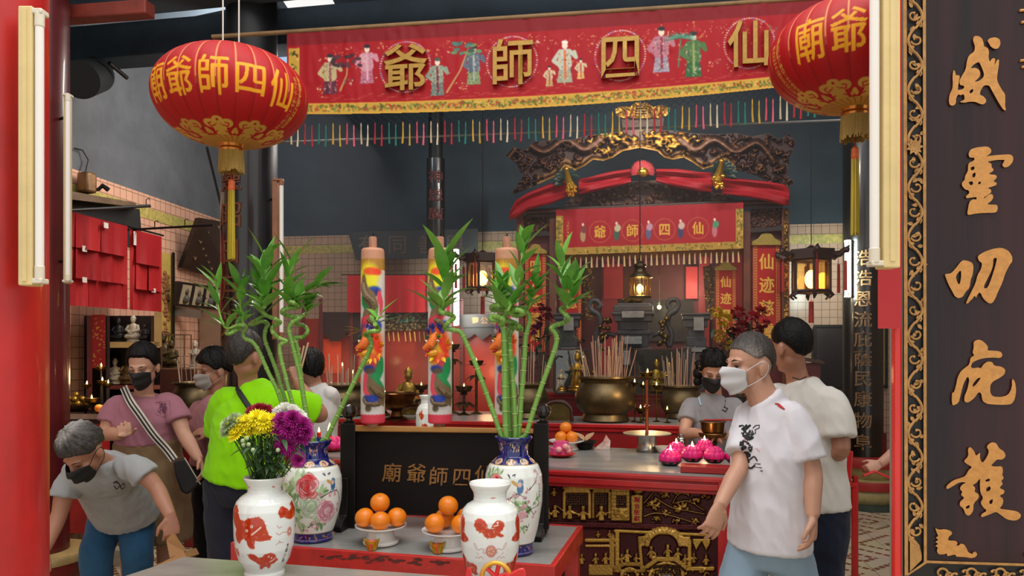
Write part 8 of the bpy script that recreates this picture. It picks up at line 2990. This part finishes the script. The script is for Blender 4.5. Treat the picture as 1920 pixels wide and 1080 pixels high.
# --- 4 woman in mauve
sa,sb=P(217,757,4.420),P(323,752,4.420)
hip=P(280,862,4.440)
side=(sb-sa).normalized()
f=(.03,-.93,-.36)
legs=stand(hip,side,.085,(.03,.0),Vector((0,-1,0)),(.06,-.05))
MAUVE=cloth('mauve','a06a78')
t,sh=person('woman in a mauve tee and black face mask with a striped bag strap',P(269,686,4.350),f,P(270,738,4.410),sa,sb,
 [(P(200,812,4.380),P(229,816,4.200)),(P(344,812,4.370),P(373,862,4.280))],hip,legs,SKA,MAUVE,cloth('khaki','7d6549'),hs=.98,sleeve=.62,g=1.08,wr=.008,shirt_to=P(276,826,4.440),pants=False,
 hands=[((.55,-.7,.1),(0,-.2,1),-1,(1.2,1.3,1.0),.95),((.5,-.35,-.75),(-.7,-.3,-.3),-1,(.5,.6,.5),.95)],shoem=SHOE,voxel=.0055,u=(0,-.25,1),sleeve_r=.066,hipw=.92,belly=.01)
C=P(269,686,4.350)
hair_cap(t,C,f,(0,-.25,1),1.0,HAIRB,thick=.16,front=.5,side=-.25,back=-.8,seed=9,rough=.014)
MB().ball(P(273,668,4.480),(.07,.05,.06),16,10).build('hair_bun',HAIRB,t)
face_mask(t,C,f,(0,-.25,1),1.0,BLACKM)
eyes(t,C,f,(0,-.25,1),.98)
b=MB()
sd=side
b.tube(catmull([P(276,812,4.440),P(278,850,4.440),P(288,930,4.440),P(292,1012,4.440)],5),[(.165,.125)]*3+[(.192,.145)]*4+[(.205,.16)]*5+[(.21,.165)]*4,30,side=sd)
remeshed(b,'culottes',MATS['cloth_khaki'],t,.009,3,.010,.10)
strap=catmull([P(232,726,4.390),P(244,752,4.265),P(262,778,4.250),P(288,815,4.260),P(312,842,4.280),P(327,862,4.260)],6)
for o_,m_ in ((0,'strap_white'),(-.011,'strap_black'),(.011,'strap_black'),(-.018,'strap_white'),(.018,'strap_white')):
 mm=mat(m_,'c9c2b4' if 'white' in m_ else '1d1c1e',.8)
 pp=[p+Vector((o_*.85,0,o_*.55)) for p in strap]
 MB().tube(pp,[(.0055,.003)]*len(pp),6).build('strap_band',mm,t)
b=MB()
q=[(324,866),(346,858),(362,880),(376,906),(352,928),(340,922),(330,896)]
b.prism([P(x,y,4.220) for x,y in q],[P(x,y,4.300) for x,y in q])
b.build('black_bag',MATS['black_bag'],t,bevel=.012)
MB().tube([P(346,858,4.210),P(362,885,4.210),P(376,908,4.210)],.003,5).build('bag_zip',mat('strap_white','c9c2b4',.8),t)
decal(t,sh,None,[([(292,755),(318,752),(320,778),(306,782),(294,778),(292,755)],.0012)]+[(catmull_2d([(300+rn.uniform(-6,14),754+rn.uniform(0,24)) for _ in range(4)],4),.0014) for _ in range(9)],'pocket_print',mat('mauve_ink','6a3a52',.8),d)
# --- 5 older woman in pink
sa,sb=P(372,762,4.860),P(440,765,4.710)
hip=P(402,880,4.810)
side=(sb-sa).normalized()
f=(-.75,-.6,-.25)
t,sh=person('older woman in pink with a pale mask beside the man in lime green',P(402,694,4.780),f,P(408,744,4.810),sa,sb,
 [(P(366,815,4.820),P(385,812,4.660)),(P(445,812,4.610),P(396,808,4.560))],hip,stand(hip,side,.08),SKB,cloth('pink','a8737c'),cloth('black','17171a'),hs=.95,sleeve=.75,g=.96,hands=[((.4,-.5,.1),(0,0,-1),-1,(.3,.4,.4),.95),((-.9,-.1,-.05),(0,.5,-.8),1,(.3,.5,.4),.95)],shoem=SHOE,voxel=.006)
C=P(402,694,4.780)
hair_cap(t,C,f,(0,0,1),.98,HAIRB,thick=.26,front=.34,side=-.25,back=-.7,seed=11,rough=.03)
face_mask(t,C,f,(0,0,1),.97,GREYM)
eyes(t,C,f,(0,0,1),.95)
MB().tube(catmull([P(402,742,4.700),P(392,775,4.660),P(378,812,4.690)],5),[(.012,.004)]*11,6).build('bag_strap',MATS['black_bag'],t)
# --- 6 man in lime green
sa,sb=P(420,745,3.98),P(538,752,3.92)
hip=P(455,905,3.98)
side=(sb-sa).normalized()
f=(.30,.93,-.08)
t,sh=person('man in a lime green shirt holding incense sticks with his back turned',P(460,668,3.92),f,P(466,722,3.97),sa,sb,
 [(P(415,830,4.12),P(470,800,4.3)),(P(600,778,4.05),P(557,716,4.2))],hip,stand(hip,side,.09),SKB,cloth('lime','8fe000',sss=0),cloth('slate','2b2d3a'),hs=1.0,sleeve=.74,hem=.06,g=1.18,hands=[((.8,.4,.2),(0,0,1),1,(.6,.8,.6)),((-.25,.2,.95),(-.7,.5,0),-1,(1.1,1.2,.8))],shoem=SHOE,voxel=.006,sleeve_r=.078,belly=.02,wr=.009)
hair_cap(t,P(460,668,3.92),f,(0,0,1),1.02,HAIRC,thick=.12,front=.3,side=-.1,back=-.85,seed=13,rough=.02,colfn=grey_cols('1a1614','3a3430',lambda X,Y,Z: .5+.4*Z))
decal(t,sh,None,[(catmull_2d([(434,706),(446,730),(462,755),(482,782),(500,806)],5),.016)],'black_strap',MATS['black_bag'],d)
for i,(x0,y0,x1,y1) in enumerate([(553,712,570,648),(556,712,578,642),(550,714,562,652)]):
 tag(MB().tube([P(x0,y0+14,4.22),P(x1,y1,4.24+.01*i)],.0055,8).build('incense_stick',STICKM[1]),['thickest','longest','shortest'][i]+' of the three incense sticks held by the man in lime green','incense stick')
# --- 7 woman in white far behind the incense sticks
sa,sb=P(566,735,5.35),P(622,735,5.25)
hip=P(592,850,5.3)
side=(sb-sa).normalized()
t,sh=person('woman with dark hair and a white tee seen from behind beyond the green shirt',P(583,692,5.28),(-.5,.8,-.2),P(590,722,5.3),sa,sb,[(P(560,790,5.4),P(575,800,5.5)),(P(626,790,5.4),P(610,800,5.5))],hip,stand(hip,side,.08),SKA,cloth('offwhite','cfccc8'),MATS['cloth_navy'],hs=.93,sleeve=.6,g=.92,shoem=SHOE,voxel=.009,hands=[((.3,.8,0),(0,0,-1),1,(.4,.4,.4)),((-.3,.8,0),(0,0,-1),-1,(.4,.4,.4))])
hair_cap(t,P(583,692,5.28),(-.5,.8,-.2),(0,0,1),.98,HAIRB,thick=.25,front=.3,side=-.4,back=-.85,seed=15,rough=.03,low=.03)
# --- 8 bending person
sa,sb=P(128,895,3.660),P(250,868,3.640)
hip=P(228,962,4.140)
ch=P(196,893,3.820)
side=(sb-sa).normalized()
f=(-.22,-.62,-.75)
fwl=Vector((-.2,-1,0)).normalized()
kl,al_=P(190,1090,4.060),P(178,1180,3.940)
legs=[(Vector((P(192,1060,4.060).x,4.00,.5)),Vector((P(186,1060,4.140).x,4.14,.085))),(Vector((P(262,1060,4.090).x,4.06,.5)),Vector((P(262,1060,4.190).x,4.2,.085)))]
t,sh=person('grey haired person in a pale grey tee and jeans bending down with a paper bag',P(157,846,3.480),f,P(186,866,3.630),sa,sb,
 [(P(112,962,3.620),P(84,1030,3.540)),(P(294,915,3.640),P(320,968,3.560))],hip,legs,SKB,cloth('palegrey','9d9fa0'),cloth('denim','2c587c',var=.2),hs=.98,sleeve=.55,g=.98,chest=ch,shirt_to=P(238,962,4.080),hands=[((-.35,-.2,-.9),(.3,.8,0),1,(.3,.3,.3)),((.12,-.1,-1),(-.5,.8,0),-1,(.7,.9,.7))],shoem=SHOE,voxel=.0055,u=(-.15,-.6,.7),sleeve_r=.070,facing=fwl,wr=.008)
C=P(157,846,3.480)
hair_cap(t,C,f,(-.15,-.6,.7),1.0,HAIRC,thick=.18,front=.34,side=-.1,back=-.6,seed=17,rough=.03,colfn=grey_cols('241f1d','9a9591',lambda X,Y,Z: .12+.85*smst(np.sin(X*5+1)*.2+Z-Y*.3,.45,1.05)))
face_mask(t,C,f,(-.15,-.6,.7),.98,BLACKM)
eyes(t,C,f,(-.15,-.6,.7),.98)
decal(t,sh,None,[(catmull_2d([(214+i*4+rn.uniform(-1,1),908+rn.uniform(-5,5)) for i in range(6)],4),.0022),(catmull_2d([(214+i*5,914+(3 if i % 2 else -3)) for i in range(5)],4),.0022),(catmull_2d([(212,906),(218,902),(222,907)],4),.0018)],'chest_writing',INK,d)
t=thing('paper_bag','brown paper bag held low by the bending person','bag',P(315,1060,3.540))
PB=mat('kraft_paper','a5794c',.7,var=.15,vscale=8)
b=MB()
q0=[P(316,985,3.560),P(330,1012,3.520),P(346,1034,3.500),P(318,1046,3.500),P(312,1015,3.540)]
b.prism(q0,[v+Vector((.0,.02,0)) for v in q0])
q1=[P(344,1034,3.500),P(350,1046,3.480),P(300,1074,3.480),P(270,1072,3.500)]
b.prism(q1,[v+Vector((0,.14,-.02)) for v in q1])
q2=[P(272,1072,3.500),P(340,1060,3.480),P(335,1230,3.480),P(285,1230,3.500)]
b.prism(q2,[v+Vector((0,.14,0)) for v in q2])
b.build('bag_body',PB,t,smooth=False)
# --- 9 person behind the red jamb, only the forearm shows
sa,sb=P(1742,768,4.55),P(1790,768,4.8)
hip=P(1766,905,4.7)
side=(sb-sa).normalized()
t,sh=person('person hidden by the red door jamb with one bare forearm reaching out to the left',P(1764,690,4.66),(-.9,-.2,-.2),P(1766,740,4.68),sa,sb,
 [(P(1702,828,4.52),P(1650,870,4.5)),(P(1790,830,4.8),P(1760,870,4.7))],hip,stand(hip,side,.08),SKA,MATS['cloth_grey'],MATS['cloth_navy'],hs=.96,sleeve=.5,g=.95,hands=[((-.85,0,-.4),(-.1,.8,-.5),-1,(1.0,1.1,.8),.9),((-.8,0,-.4),(-.1,.8,-.5),1,(.8,.9,.7),.9)],shoem=SHOE,voxel=.006)
hair_cap(t,P(1764,690,4.66),(-.9,-.2,-.2),(0,0,1),.98,HAIRB,thick=.15,seed=19)
b=MB().tube([P(1618,892,4.46),P(1640,884,4.46),P(1690,905,4.5)],.008,8)
tag(b.build('red_stick',MATS['red_plastic']),'thin red stick held in the hand reaching past the red jamb','stick')
# --- red offering stand behind the men at the right
RS=Plane(1570,4.4,14)
t=thing('red_stand','red box shaped offering stand on thin legs to the right of the men','stand',RS.at(1570,1100,-.15).xy.to_3d())
b=MB().slab(RS,[(1548,838),(1600,846),(1596,902),(1548,902)],0,-.4)
b.build('offering_box',TABRED,t,smooth=False,bevel=.006)
b=MB().slab(RS,[(1545,902),(1607,906),(1607,914),(1545,914)],.02,-.42)
b.build('rail',TABRED,t,smooth=False,bevel=.004)
k=4.4/F
for (x,o) in ((1602,0),(1550,0),(1604,-.38),(1552,-.38)):
 q=RS.at(x,HZ,o)
 MB().box((q.x,q.y,.4),(.03,.03,.8),R(-14)).build('leg',TABRED,t,smooth=False,bevel=.003)
# ---------------------------------------------------------------- thin incense haze before the shrine
hz=bpy.data.materials.new('incense_haze')
hz.use_nodes=True
nt=hz.node_tree
nt.nodes.clear()
o_=nt.nodes.new('ShaderNodeOutputMaterial')
v_=nt.nodes.new('ShaderNodeVolumeScatter')
v_.inputs['Color'].default_value=(.82,.88,1,1)
v_.inputs['Density'].default_value=0.035
v_.inputs['Anisotropy'].default_value=0.25
nt.links.new(v_.outputs[0],o_.inputs['Volume'])
h=MB().box((0.35,6.85,2.35),(5.6,2.3,2.6),R(-9)).build('incense_haze',hz,smooth=False)
h['kind']='stuff'
h['label']='thin incense smoke hanging before the main shrine'
h['category']='smoke'
